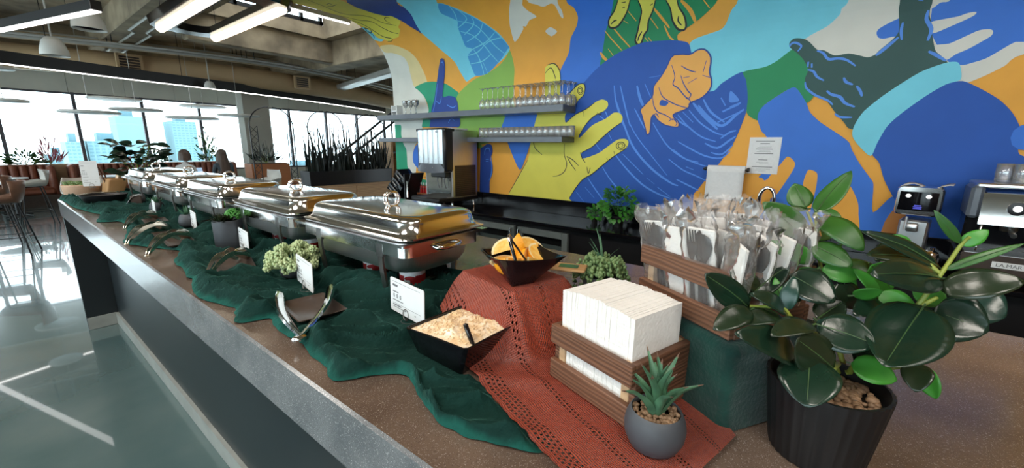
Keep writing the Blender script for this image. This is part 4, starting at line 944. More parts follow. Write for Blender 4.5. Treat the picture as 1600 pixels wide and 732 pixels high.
# ------------------------------------------------------------------ chafing dishes
CT = 1.13
def rrect(hx, hy, r, z, n=5):
    pts = []
    for (sx, sy, a0) in ((1, 1, 0), (-1, 1, PI/2), (-1, -1, PI), (1, -1, 3*PI/2)):
        for k in range(n+1):
            a = a0+PI/2*k/n; pts.append(Vector((sx*(hx-r)+r*math.cos(a), sy*(hy-r)+r*math.sin(a), z)))
    return pts
def make_chafer():
    t = thing('chafing_dish', 'nearest and largest-looking steel chafing dish, beside the lemon wedges', 'chafing dish', (.797, 1.14, CT), 0, 'row of steel chafing dishes')
    b = MB(); b.loft([rrect(.138, .272, .03, .15), rrect(.138, .272, .03, .185), rrect(.168, .302, .006, .186), rrect(.168, .302, .006, .193), rrect(.150, .284, .03, .1935), rrect(.150, .284, .03, .15)], False, False); b.build('frame_rim', M['steel'], t, 40)
    b = MB(); b.loft([rrect(.100, .232, .05, .086), rrect(.118, .250, .06, .092), rrect(.130, .262, .055, .115), rrect(.136, .268, .045, .188), rrect(.150, .283, .04, .197), rrect(.150, .283, .04, .200), rrect(.130, .262, .045, .198)], True, True); b.build('water_pan', M['steel2'], t, 40)
    b = MB(); L = [rrect(.156, .292, .03, .201), rrect(.158, .294, .03, .206), rrect(.150, .286, .03, .209), rrect(.146, .281, .04, .211), rrect(.143, .278, .05, .216), rrect(.137, .272, .05, .240)]
    for k in range(1, 6):
        a = PI/2*k/5; L.append(rrect(.137-.022*(1-math.cos(a)), .272-.022*(1-math.cos(a)), .05, .240+.018*math.sin(a)))
    L.append(rrect(.06, .17, .05, .2615)); L.append(rrect(.02, .08, .019, .2625))
    L = [[p+Vector((.006, -.010, 0)) for p in l_] for l_ in L]
    b.loft(L, False, True); ld = b.build('lid', M['steel'], t, 60)
    b = MB()
    for dx in (-.006, .006):
        b.tube([(-.02+.024*math.cos(2*PI*k/22), dx*1.1-.06, .284+.023*math.sin(2*PI*k/22)) for k in range(22)], .0042, 8, closed=True)
    b.box((-.02, -.06, .262), (.03, .02, .006), bev=.002)
    b.build('ring_handle', M['chrome'], ld, 60)
    for sy in (-1, 1):
        b = MB(); b.box((0, sy*.274, .166), (.11, .006, .022), bev=.002)
        b.tube([(-.045, sy*.274, .168), (-.045, sy*.296, .166), (-.03, sy*.305, .165), (.03, sy*.305, .165), (.045, sy*.296, .166), (.045, sy*.274, .168)], .0075, 8)
        b.build('side_handle', M['chrome'], t, 60)
    for sx in (-1, 1):
        for sy in (-1, 1):
            b = MB()
            p = [(sx*.146, sy*.17, .178), (sx*.146, sy*.17, .12), (sx*.136, sy*.172, .04), (sx*.130, sy*.173, .012), (sx*.136, sy*.173, .004)]
            b.tube(p, .0145, 4, flat=.35, upv=(1, 0, 0)); b.box((sx*.146, sy*.17, .160), (.010, .034, .040), bev=.002)
            b.build('leg', M['darksteel'], t, 40)
    b = MB(); b.box((0, 0, .016), (.19, .37, .005), bev=.001)
    for sy in (-.17, .17): b.box((0, sy, .03), (.22, .012, .006))
    b.build('fuel_shelf', M['darksteel'], t)
    return t
ch0 = make_chafer(); remember(ch0)
CY = [1.14, 1.79, 2.52, 3.20, 3.97]
chl = ['', 'second steel chafing dish from the front, behind the pale succulent', 'middle steel chafing dish of the row, behind the grey cylinder pot', 'fourth steel chafing dish from the front, behind the small egg pot', 'farthest steel chafing dish, beside the dark leafy plant']
for i in range(1, 5): dup(ch0, (.797, CY[i], CT), 0, chl[i])
# fuel cans under the dishes
def make_can():
    t = thing('fuel_can', 'nearest fuel can with red and white label, behind the front menu card', 'fuel can', (.775, .99, CT+.019), .9, 'fuel cans under the chafing dishes')
    b = MB(); b.lathe([(.040, .0), (.041, .002), (.040, .004), (.040, .006)], 24); b.lathe([(.040, .056), (.041, .059), (.040, .061), (.036, .060), (.034, .057)], 24); b.build('tin', M['steel'], t, 40)
    b = MB(); b.lathe([(.0402, .006), (.0402, .038)], 24); b.build('red_band', M['redfuel'], t, 60)
    b = MB(); b.lathe([(.0402, .038), (.0402, .056)], 24); b.build('white_band', M['white'], t, 60)
    # white swash mark and stripe on the label
    b = MB()
    pts = [(-.2+.5*math.cos(a), .030+.011*math.sin(a)) for a in [PI*(.2+1.3*k/10) for k in range(11)]]+[(-.3+.45*math.cos(a), .016-.006*math.sin(a)) for a in [PI*(.55+1.0*k/8) for k in range(9)]]
    rows = [[Vector((-.0406*math.cos(u), -.0406*math.sin(u), z+.003)), Vector((-.0406*math.cos(u), -.0406*math.sin(u), z-.003))] for u, z in pts]
    b.grid(rows); b.build('label_mark', M['white'], t)
    b = MB(); b.lathe([(.0, .057), (.032, .057), (.033, .059)], 20); b.build('lid', M['darksteel'], t, 40)
    return t
can0 = make_can(); remember(can0)
cans = [(.775, 1.19, 'fuel can seen left of the near leg of the front chafing dish'), (.775, 1.65, 'fuel can under the near half of the second chafing dish'), (.775, 1.90, 'fuel can under the far half of the second chafing dish'), (.775, 2.40, 'fuel can under the near half of the middle chafing dish'), (.775, 2.62, 'fuel can under the far half of the middle chafing dish'), (.775, 3.10, 'fuel can under the fourth chafing dish, near half'), (.775, 3.32, 'fuel can under the fourth chafing dish, far half'), (.775, 3.9, 'fuel can under the farthest chafing dish')]
for x, y, l in cans: dup(can0, (x, y, CT+.019), .9, l)

# ------------------------------------------------------------------ green gauze runner
trays = [((.487, 1.06), -.13, .125, .175), ((.512, 1.69), -.25, .115, .19), ((.486, 2.265), -.1, .105, .19), ((.49, 2.49), -.1, .10, .17), ((.55, 3.0), -.1, .105, .18)]
pots_flat = [(.608, .83, .045), (.612, .775, .045), (.556, 1.27, .045), (.556, 1.21, .045), (.618, 1.92, .04), (.618, 1.88, .04), (.625, 2.61, .04), (.625, 2.55, .04), (.60, 3.28, .04), (.60, 3.22, .04), (.61, 2.035, .06), (.585, 1.40, .055), (.625, 2.70, .05), (.578, .592, .10)]
Lb = [(.36, 5.02), (.325, 4.80), (.333, 4.68), (.338, 4.11), (.376, 3.77), (.40, 3.51), (.345, 3.27), (.43, 3.15), (.398, 2.81), (.36, 2.62), (.334, 2.46), (.40, 2.25), (.45, 2.12), (.427, 2.04), (.396, 1.967), (.38, 1.863), (.386, 1.817), (.361, 1.672), (.367, 1.633), (.342, 1.543), (.326, 1.405), (.36, 1.25), (.347, 1.20), (.332, 1.13), (.392, 1.10), (.377, 1.034), (.375, .951), (.378, .89), (.366, .825), (.36, .761), (.346, .703), (.371, .672), (.416, .645), (.444, .598), (.43, .56), (.404, .503), (.392, .453), (.39, .41), (.404, .36), (.419, .317), (.437, .28), (.47, .27)]
RUST_L = [(.72, .80), (.655, .725), (.60, .62), (.528, .495), (.475, .37), (.427, .243), (.38, .122)]
def rust_side(x, y):
    """positive when (x, y) lies under the rust cloth"""
    for (x0, y0), (x1, y1) in zip(RUST_L, RUST_L[1:]):
        if y1 <= y <= y0:
            xl = x0+(x1-x0)*(y-y0)/(y1-y0); return x-xl
    return -1 if y > .8 else x-.38
def rot_local(x, y, c, a):
    dx, dy = x-c[0], y-c[1]; return dx*math.cos(-a)-dy*math.sin(-a), dx*math.sin(-a)+dy*math.cos(-a)
def flat_f(x, y):
    """0 where something stands on the cloth, 1 where it is free to fold"""
    f = 1.0
    for c, a, sx, sy in trays:
        if abs(y-c[1]) > .25: continue
        u, v = rot_local(x, y, c, a); d = max(abs(u)-sx/2, abs(v)-sy/2)
        f = min(f, max(0, min(1, (d-.004)/.03)))
    for px_, py_, r_ in pots_flat:
        d = math.hypot(x-px_, y-py_)-r_; f = min(f, max(0, min(1, d/.03)))
    f = min(f, max(0, min(1, -rust_side(x, y)/.035)))
    return f
def ridged(p): return 1-abs(noise.noise(p))*2
def green_cloth():
    # dense left border
    P = smoothpath([(x, y, 0) for x, y in Lb], 6)
    P = [p+Vector((.006*noise.noise(Vector((p.y*30, p.x*9, 2))), .004*noise.noise(Vector((p.y*26, 4, p.x*9))), 0)) for p in P]
    seg = [0]
    for a, c in zip(P, P[1:]): seg.append(seg[-1]+(c-a).length)
    tot = seg[-1]; NV = 760; Lp = []
    j = 0
    for i in range(NV):
        # finer near the viewer
        q = i/(NV-1); q = 1-(1-q)**1.7; s_ = q*tot
        while j < len(seg)-2 and seg[j+1] < s_: j += 1
        t = (s_-seg[j])/max(1e-9, seg[j+1]-seg[j]); Lp.append(P[j].lerp(P[j+1], min(1, max(0, t))))
    # the right border follows at a smoothed height
    ys = [p.y for p in Lp]
    NU = 84; rows = []
    ysm = list(np.minimum.accumulate(ys))
    for i, p in enumerate(Lp):
        lo, hi = max(0, i-14), min(NV, i+15); yr = sum(ysm[lo:hi])/(hi-lo)
        xr = .95
        if yr < .85: xr = max(.52, .95-(.85-yr)*1.3)
        if yr < .55: yr = .42+(yr-.28)*.48 if yr > .28 else .42
        row = []
        for k in range(NU):
            u = (k/(NU-1))
            x = p.x+(xr-p.x)*u; y = p.y+(yr-p.y)*(min(1, u*2.2)**.8 if True else u)
            ff = flat_f(x, y)
            wx = x+.03*noise.noise(Vector((x*9, y*7, 3))); wy = y+.05*noise.noise(Vector((x*8, y*6, 9)))
            # folds fan away from the front edge
            fa = wx*.79+wy*.61+.035*noise.noise(Vector((x*6, y*5, 21))); fl_ = wx*.61-wy*.79
            r1 = ridged(Vector((fa*17, fl_*3.6, .5)))
            r2 = ridged(Vector((fa*30, fl_*7, 4.5)))
            r3 = ridged(Vector((fa*85, fl_*22, 7.5)))
            big = noise.noise(Vector((x*5.2, y*4.6, 11)))*.5+.5
            bank = max(0, min(1, (x-.58)/.10)); bank = bank*bank*(3-2*bank)
            far = max(0, min(1, (y-1.2)/.5))
            h = .027*max(0, r1)**2.2*(1+.4*far)+.011*max(0, r2)**2.2+.007*big+bank*(.014*max(0, r1)+.010*big)*(1 if y > .78 else .3)
            # rolled hem along the front border
            e = max(0, 1-u*9); hem = .013*math.sin(PI*min(1, (1-e)*1.0))*(e > 0)*(.6+.8*big)
            z = CT+.0022+ff*(h+hem)*min(1, .12+u*16)
            row.append(Vector((x, y, z)))
        rows.append(row)
    b = MB(); b.grid(rows)
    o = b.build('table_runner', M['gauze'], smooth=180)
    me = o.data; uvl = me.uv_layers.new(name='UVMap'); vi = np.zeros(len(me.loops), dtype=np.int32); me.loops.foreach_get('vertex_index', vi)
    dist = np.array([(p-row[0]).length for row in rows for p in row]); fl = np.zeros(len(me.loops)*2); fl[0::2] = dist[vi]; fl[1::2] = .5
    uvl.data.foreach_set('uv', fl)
    return o
gz = green_cloth()
tag(gz, 'crumpled dark green gauze runner spread along the bar top', 'cloth')

# ------------------------------------------------------------------ trays and tongs
def make_tray(c, a, sx, sy, label):
    t = thing('serving_tray', label, 'tray', (c[0], c[1], CT+.0068), a, 'small dark rectangular trays')
    b = MB(); b.loft([rrect(sx/2-.014, sy/2-.014, .004, 0, 2), rrect(sx/2, sy/2, .005, .011, 2), rrect(sx/2-.003, sy/2-.003, .005, .012, 2), rrect(sx/2-.015, sy/2-.015, .004, .0045, 2)], True, True)
    b.build('dish', M['tray'], t, 30)
    return t
tl = ['nearest small dark tray, under the open V-shaped tongs', 'second small dark tray, left of the pale succulent', 'third small dark tray, left of the grey cylinder pot', 'fourth small dark tray, left of the small egg pot', 'farthest small dark tray, near the fifth menu card']
for (c, a, sx, sy), l in zip(trays, tl): make_tray(c, a, sx, sy, l)
# open V tongs
t = thing('serving_tongs', 'open V-shaped polished tongs lying on the nearest dark tray', 'tongs', (.372, .885, CT+.014), 0)
b = MB(); b.tube([(-.010, .006, .010), (-.002, -.004, .010), (.010, .002, .010)], [.010, .012, .010], 8, flat=.5, upv=(0, 0, 1)); b.build('hinge', M['chrome'], t, 60)
for tipp, bow in (((.082, .285, .014), .014), ((.198, .232, .014), -.016)):
    T = Vector(tipp); n_ = Vector((-T.y, T.x, 0)).normalized(); pth = []; rad = []
    for k in range(13):
        q = k/12; pth.append(T*q+Vector((-.008 if bow < 0 else .008, 0, 0))*(1-q)+n_*bow*math.sin(PI*q)*1.2+Vector((0, 0, .008+.006*math.sin(PI*q*.9)))); rad.append(.011+.004*math.sin(PI*q) if q < .6 else .0115+.003*math.sin(PI*(q-.6)/.4))
    b = MB(); rows = []
    for i, p in enumerate(pth):
        tt = (pth[min(i+1, 12)]-pth[max(i-1, 0)]).normalized(); s_ = tt.cross(Vector((0, 0, 1))).normalized()
        w_ = rad[i]; q = i/12; cup = .004+.004*q; sg_ = -1 if bow > 0 else 1
        U_ = (Vector((0, 0, .62))+s_*sg_*.78)*w_; N_ = (Vector((0, 0, .78))-s_*sg_*.62)
        rows.append([p+U_+N_*.001, p+U_*.55+N_*.0035, p-U_*.55+N_*.0035, p-U_+N_*.001, p-U_*.9-N_*cup, p+U_*.9-N_*cup])
    b.loft(rows); b.build('arm', M['chrome'], t, 50)
# four closed scoop tongs
def make_tongs(loc, d, label):
    rz = math.atan2(d[1], d[0])
    t = thing('serving_tongs', label, 'tongs', (loc[0], loc[1], CT+.010), rz, 'closed tongs resting on dark trays')
    Ln = math.hypot(*d)
    for sg in (-1, 1):
        b = MB(); rows = []
        for k in range(19):
            q = k/18; x = Ln*q
            z = .006+.055*math.sin(PI*min(1, q*1.02))**.8*(1-.25*q)
            if q < .6: w = .0065+.003*math.sin(PI*q/.6)
            else: w = .0065+.017*math.sin(PI*min(1, (q-.58)/.46))**.8
            gap = sg*(.003+.013*math.sin(PI*min(1, q))+(.012*(q-.6)/.4 if q > .6 else 0))
            cup = .0 if q < .6 else .012*math.sin(PI*(q-.6)/.4)
            p = Vector((x, gap, z))
            row = []
            for kk in range(7):
                u = kk/3-1; row.append(p+Vector((0, sg*cup*(1-u*u), u*w)))
            for kk in range(7):
                u = 1-kk/3; row.append(p+Vector((0, sg*(cup*(1-u*u)+.002), u*w)))
            rows.append(row)
        b.loft(rows); b.build('arm', M['copper'], t, 60)
    b = MB(); b.tube([(.0, -.006, .006), (-.008, 0, .006), (.0, .006, .006)], .004, 6); b.build('loop_end', M['copper'], t, 60)
    return t
make_tongs((.383, 1.545), (.193, .215), 'closed scoop tongs beside the second tray, nearest the pale succulent')
make_tongs((.335, 2.06), (.205, .29), 'closed scoop tongs with handle end on bare counter, at the third tray')
make_tongs((.327, 2.37), (.20, .29), 'closed scoop tongs reaching over the fourth tray')
make_tongs((.392, 2.815), (.19, .31), 'farthest closed scoop tongs, over the last small tray')

# ------------------------------------------------------------------ menu cards in wire stands
def make_card(loc, rz, w, h, lean, label, z0=.012):
    t = thing('menu_card', label, 'sign', (loc[0], loc[1], CT+z0), rz, 'white menu cards along the counter')
    rt_ = Matrix.Rotation(lean, 3, 'Y')
    # card stands in local y (width) and z (height); printed face looks to -x
    c = MB(); L = []
    for dx in (-.0012, .0012):
        L.append([rt_ @ Vector((dx, p.x, p.y+h/2+.006)) for p in rrect(w/2, h/2, .006, 0, 3)])
    c.loft(L); cd = c.build('card', M['white'], t, label='white printed card')
    b = MB()
    def bar_(y0, y1, z, th=.0016):
        vs = [rt_ @ Vector((-.0016, y, zz)) for y, zz in ((y0, z-th), (y1, z-th), (y1, z+th), (y0, z+th))]
        b.add(vs, [(0, 1, 2, 3)])
    zz = h+.006
    bar_(w*.42, -w*.40, zz-h*.09, .0005)
    bar_(w*.42, w*.26, zz-h*.20, .0030)
    bar_(w*.42, w*.24, zz-h*.39, .0015)
    for k in range(3):
        bar_(w*.40-k*w*.10, w*.36-k*w*.10, zz-h*.47, .0016); bar_(w*.41-k*w*.10, w*.35-k*w*.10, zz-h*.51, .0010); bar_(w*.40-k*w*.10, w*.36-k*w*.10, zz-h*.55, .0016)
    bar_(w*.42, w*.10, zz-h*.64, .0012)
    bar_(w*.42, -w*.42, zz-h*.74, .0004)
    bar_(w*.42, w*.16, zz-h*.79, .0016); bar_(w*.42, w*.02, zz-h*.85, .0009); bar_(-w*.24, -w*.28, zz-h*.84, .0014)
    b.build('printed_lines', M['ink'], cd)
    b = MB()
    b.tube([rt_ @ Vector((-.004, -.0+.013*math.cos(a), .012+.015*math.sin(a))) for a in [PI*2*k/14 for k in range(14)]], .0011, 6, closed=True)
    b.tube([(.003, 0, -.002), (-.004, 0, -.002)], .0012, 6); b.tube([(.02*math.cos(a)+.005, .02*math.sin(a), -.006) for a in [PI*2*k/16 for k in range(16)]], .0012, 6, closed=True); b.tube([(.003, 0, 0), (.005, .02, -.006)], .0012, 6)
    b.build('wire_clip', M['darksteel'], t, 60)
make_card((.608, .807), -.12, .160, .092, .03, 'nearest menu card, standing behind the bowl of oats', .008)
make_card((.556, 1.243), -.18, .165, .090, .03, 'menu card in front of the pale succulent', .008)
make_card((.618, 1.90), -.12, .150, .084, .03, 'menu card standing right of the grey cylinder pot', .008)
make_card((.625, 2.585), -.12, .16, .088, .03, 'menu card standing right of the small egg pot', .008)
make_card((.60, 3.255), -.12, .17, .088, .03, 'menu card near the farthest small tray', .008)
# ------------------------------------------------------------------ bowls
def quad_bowl(t, base, rim, th, z0, z1, mats, wave=0.0):
    """flared four-sided bowl from four base and four rim corners (local xy)"""
    def loop(c, z, ins, n=6, wv=0):
        cx = sum(p[0] for p in c)/4; cy = sum(p[1] for p in c)/4; out = []
        for i in range(4):
            a, d = Vector(c[i]), Vector(c[(i+1) % 4])
            for k in range(n):
                q = (k+.25)/(n-.5) if 0 < k < n-1 else (.04 if k == 0 else .96)
                p = a.lerp(d, q); v = Vector((cx, cy))-p
                if v.length > 0: p = p+v.normalized()*ins
                out.append(Vector((p.x, p.y, z-wv*math.sin(PI*q))))
        return out
    b = MB()
    b.loft([loop(base, z0, .0), loop(base, z0+.004, -.002), loop(rim, z1, 0, wv=wave), loop(rim, z1+.001, th*.5, wv=wave), loop(rim, z1, th, wv=wave), loop(base, z0+.008, th)], True, True)
    return b.build('bowl', mats, t, 40)
ob_c = (.576, .590)
t = thing('oat_bowl', 'black square bowl heaped with creamy oats, on the green cloth', 'bowl', (*ob_c, CT+.0035))
ob = [(.520, .662), (.514, .518), (.634, .526), (.628, .668)]; orim = [(.492, .664), (.503, .493), (.662, .488), (.657, .657)]
loc_ = lambda c, o: [(x-o[0], y-o[1]) for x, y in c]
quad_bowl(t, loc_(ob, ob_c), loc_(orim, ob_c), .006, 0, .067, M['blackgloss'])
# the oats: lumpy cream with flakes
b = MB(); rows = []
orl = loc_(orim, ob_c)
for i in range(41):
    row = []
    for k in range(41):
        u, v = i/40, k/40
        p = Vector(orl[0]).lerp(Vector(orl[1]), u).lerp(Vector(orl[3]).lerp(Vector(orl[2]), u), v)*.945
        e = min(u, 1-u, v, 1-v); dome = min(1, e*5)
        z = .061+.010*dome+dome*(.007*noise.noise(Vector((p.x*26, p.y*26, 1)))+.004*noise.noise(Vector((p.x*70, p.y*70, 5))))
        row.append(Vector((p.x, p.y, z)))
    rows.append(row)
b.grid(rows); b.build('oats', M['oats'], t, 180)
b = MB()
for k in range(380):
    u, v = random.uniform(.06, .94), random.uniform(.06, .94)
    p = Vector(orl[0]).lerp(Vector(orl[1]), u).lerp(Vector(orl[3]).lerp(Vector(orl[2]), u), v)*.93
    e = min(u, 1-u, v, 1-v); dome = min(1, e*5)
    z = .0615+.010*dome+dome*(.007*noise.noise(Vector((p.x*26, p.y*26, 1)))+.004*noise.noise(Vector((p.x*70, p.y*70, 5))))
    b.ball((p.x, p.y, z+.0006), random.uniform(.0015, .0036), 6, 4, (random.uniform(.7, 1.5), random.uniform(.6, 1.2), .32))
stuff(b.build('oat_flakes', M['oatflake'], t, 180))
sp_ = thing('serving_spoon', 'black spoon handle sticking out of the oats', 'spoon', (.537, .517, CT+.069))
b = MB(); b.box((0, 0, .012), (.009, .014, .05), rot=Matrix.Rotation(R(-28), 3, 'X') @ Matrix.Rotation(R(-30), 3, 'Z'), bev=.003); b.build('handle', M['blackgloss'], sp_, 40)
b = MB(); b.ball((.0, .018, -.014), .014, 10, 6, (.8, 1.3, .5)); b.build('scoop', M['blackgloss'], sp_, 180)

# ------------------------------------------------------------------ riser, rust cloth, orange bowl
RZ = 1.258
def riser_h(x, y):
    u, v = rot_local(x, y, (.775, .585), R(-12)); d = math.hypot(max(0, abs(u)-.078), max(0, (v-.10) if v > 0 else (-v-.085)))
    q = max(0, min(1, 1-d/.105)); q = q*q*(3-2*q); return q
def rust_cloth():
    Lp = smoothpath([(x, y, 0) for x, y in RUST_L], 24)
    Rc = smoothpath([(1.0, .74, 0), (.965, .60, 0), (.90, .44, 0), (.82, .30, 0), (.755, .19, 0), (.70, .10, 0), (.655, .053, 0)], 24)
    rows = []; uvs = []; n = len(Lp); NU = 96; vlen = 0
    for i in range(n):
        if i: vlen += (Lp[i]-Lp[i-1]).length
        row = []
        sc_ = .0028*abs(math.sin(i*.62))
        for k in range(NU):
            u = k/(NU-1); p = Lp[i].lerp(Rc[i], u)
            if k < 3: p = p+(Lp[i]-Rc[i]).normalized()*sc_*(1-k/3)
            rip = .006*math.sin(i*.55+u*5) if k in (0, NU-1) else 0
            x, y = p.x, p.y
            q = riser_h(x, y)
            wob = noise.noise(Vector((x*11, y*8, 2)))
            fold = max(0, noise.noise(Vector((x*14+y*9, y*5-x*9, 6))))**1.3
            # long folds where the cloth slides off the riser
            slope = q*(1-q)*4
            near = max(0, min(1, (y-.30)/.12))
            z = CT+.0075+q*(RZ-CT-.0015)+ (1-q)*(.014*fold*near+.003*abs(wob)+.020*fold*max(0, 1-u/.42))+slope*.016*noise.noise(Vector((x*26-y*16, y*9+x*12, 3)))
            if q > .97: z = CT+.0075+RZ-CT-.0015
            row.append(Vector((x, y, z)))
        rows.append(row); uvs.append(vlen)
    b = MB(); b.grid(rows)
    o = b.build('knit_cloth', M['knit'], smooth=180)
    me = o.data; uvl = me.uv_layers.new(name='UVMap'); wv = .37
    flat = np.zeros(len(me.loops)*2)
    vi = np.zeros(len(me.loops), dtype=np.int32); me.loops.foreach_get('vertex_index', vi)
    flat[0::2] = (vi % NU)/(NU-1)*wv; flat[1::2] = np.array(uvs)[vi//NU]
    uvl.data.foreach_set('uv', flat)
    return o
tag(rust_cloth(), 'rust-red openwork knit cloth draped over a riser and down the counter', 'cloth')
ZB = RZ+.0085
# orange wedges bowl
lb_c = (.747, .555)
t = thing('wedge_bowl', 'black flared square bowl of orange wedges on the rust cloth', 'bowl', (*lb_c, ZB))
lbase = [(.752, .613), (.694, .532), (.752, .507), (.796, .570)]; lrim = [(.704, .640), (.654, .533), (.781, .437), (.850, .572)]
quad_bowl(t, loc_(lbase, lb_c), loc_(lrim, lb_c), .006, 0, .070, M['blackgloss'], .006)
def make_wedge(loc, rot, scl, label):
    t = thing('orange_wedge', label, 'orange wedge', loc, 0, 'orange wedges in the black bowl')
    t.rotation_euler = rot
    r_ = .034*scl; half = R(32)
    n = 12
    # peel: outer arc surface; flesh: two cut faces with pith rim
    b = MB(); rows = []
    for i in range(n+1):
        th = PI*i/n
        rows.append([Vector((-r_*math.cos(th)*1.12, r_*math.sin(th)*math.sin(ph), -r_*math.sin(th)*math.cos(ph)*.95)) for ph in [half*(-1+2*k/6) for k in range(7)]])
    b.grid(rows); b.build('peel', M['peel'], t, 60)
    for sg in (-1, 1):
        b = MB(); ph = half*sg
        out = [Vector((-r_*math.cos(PI*i/n)*1.12, r_*math.sin(PI*i/n)*math.sin(ph), -r_*math.sin(PI*i/n)*math.cos(ph)*.95)) for i in range(n+1)]
        inn = [p*.86+Vector((0, 0, -r_*.02)) for p in out]
        b.grid([out, inn]); b.mi = 0; b.build('pith', M['pith'], t)
        b = MB(); nrm = (out[n//2]).cross(Vector((1, 0, 0))).normalized()*sg
        cc = Vector((0, 0, -r_*.12)); vs = inn+[cc]
        b.add([v for v in vs], [(i, i+1, n+1) for i in range(n)]); b.build('pulp', M['pulp'], t)
    return t
wl2 = [((.716, .556, .056), (R(60), R(8), R(110)), 1.0, 'orange wedge at the left corner of the bowl, skin against the rim'),
       ((.738, .578, .072), (R(120), R(-10), R(-40)), 1.05, 'orange wedge with peel turned up along the back left rim'),
       ((.775, .572, .080), (R(0), R(70), R(30)), 1.0, 'orange wedge standing point up in the middle of the bowl'),
       ((.805, .555, .074), (R(95), R(8), R(-10)), 1.1, 'orange wedge lying along the back right rim'),
       ((.735, .532, .066), (R(40), R(5), R(-30)), 1.1, 'orange wedge cut face up in front of the tongs'),
       ((.790, .515, .066), (R(70), R(-30), R(60)), 1.05, 'orange wedge curled round at the right of the bowl'),
       ((.762, .500, .064), (R(30), R(15), R(-20)), 1.0, 'orange wedge cut face up at the front right of the bowl'),
       ((.720, .575, .048), (R(80), R(0), R(-60)), .95, 'orange wedge lowest at the left of the pile'),
       ((.770, .540, .050), (R(140), R(0), R(20)), 1.0, 'orange wedge half buried in the middle of the pile')]
for (x, y, z), rr, sc_, l in wl2: make_wedge((x, y, ZB+z-.006), rr, sc_, l)
t = thing('small_tongs', 'small black tongs standing in the orange wedges', 'tongs', (.697, .545, ZB+.055))
for d in ((-.006, -.028, 0), (.028, -.030, .0)):
    b = MB(); b.tube([(0.004, -.002, .058), (d[0]*.3, d[1]*.3, .045), (d[0], d[1], .004)], [.0035, .0042, .0038], 6, flat=.6); b.build('arm', M['blackgloss'], t, 60)
b = MB(); b.tube([(-.004, -.006, .050), (0, -.001, .062), (.006, .003, .063), (.010, -.004, .052)], .0032, 8); b.build('hinge', M['chrome'], t, 60)
# a flat packet behind the bowl
t = thing('tea_packet', 'flat packet with a green print lying behind the orange bowl', 'packet', (.90, .50, ZB-.001), R(20))
b = MB(); b.box((0, 0, .004), (.06, .09, .007), bev=.002); b.build('packet_body', M['kraft'], t)
b = MB(); b.box((0, .0, .0085), (.03, .05, .001)); b.build('printed_label', M['leaf_m'], t)
# ------------------------------------------------------------------ slatted wooden crates
def make_crate(name, label, loc, rz, lu, lv, h, th=.012):
    """open crate: two rails on each long side (x = v axis, y = u axis, local), plank ends, floor"""
    t = thing(name, label, 'crate', loc, rz)
    rail = h*.34
    for sx in (-1, 1):
        for z in (rail/2+.002, h-rail/2):
            b = MB(); b.box((sx*(lv/2-th/2), 0, z), (th, lu, rail), bev=.0015); b.build('rail', M['crate'], t)
        for sy in (-1, 1):
            b = MB(); b.box((sx*(lv/2-th-.008), sy*(lu/2-th-.008), h/2), (.016, .016, h-.006), bev=.001); b.build('corner_post', M['palewood'], t)
    for sy in (-1, 1):
        for z in (h*.25, h*.75):
            b = MB(); b.box((0, sy*(lu/2-th/2), z), (lv-2*th-.001, th, h*.49), bev=.0012); b.build('end_plank', M['crate_x'], t)
    b = MB(); b.box((0, 0, .009), (lv-2*th, lu-2*th, .008)); b.build('floor_board', M['crate_x'], t)
    return t
rz1 = -.302
def loc2w(o, rz, x, y): return (o[0]+x*math.cos(rz)-y*math.sin(rz), o[1]+x*math.sin(rz)+y*math.cos(rz))
LU, LV, HC = .190, .172, .110
c0 = (.556, .192); c1_ = loc2w(c0, rz1, LV/2, LU/2); ZN = CT+.0105
make_crate('napkin_crate', 'burnt wood slatted crate packed with white napkins', (c1_[0], c1_[1], ZN), rz1, LU, LV, HC)
# napkins stand in the crate, packed along its length
NW, NH = .126, .172
for k in range(36):
    y = -LU/2+.0155+k*(LU-.031)/35
    t = MB()
    hgt = NH+.004*noise.noise(Vector((k*.21, 0, 2)))+random.uniform(-.0008, .0008)-.010*(k/35-.5)**2*4*.6
    lean = .02*math.sin(k*.3); dx = random.uniform(-.0012, .0012)
    th_ = .0047
    rows = []
    for j in range(7):
        z = hgt*j/6
        xo = dx+.0015*noise.noise(Vector((k*.5, z*20, 0)))
        yo = .0016*noise.noise(Vector((k*.13, z*14, 5)))
        r_ = th_/2 if j not in (0, 6) else th_/2*.93
        rows.append([Vector((-NW/2+xo, -r_+yo, z)), Vector((-NW/2-.0005+xo, 0+yo, z)), Vector((-NW/2+xo, r_+yo, z)), Vector((-.02, r_+yo+.0004*math.sin(z*60), z)), Vector((NW/2+xo, r_+yo, z)), Vector((NW/2+xo, -r_+yo, z)), Vector((.02, -r_+yo+.0004*math.sin(z*60), z))])
    t.loft(rows)
    o = t.build('napkin', M['napkin'])
    lab_ = ORD[k]+' white napkin from the left end of the stack packed in the front crate'
    p = loc2w(c1_, rz1, -.006, y); o.location = (p[0], p[1], ZN+.0135); o.rotation_euler = (0, 0, rz1)
    tag(o, lab_, 'napkin', 'white napkins packed in the front crate')

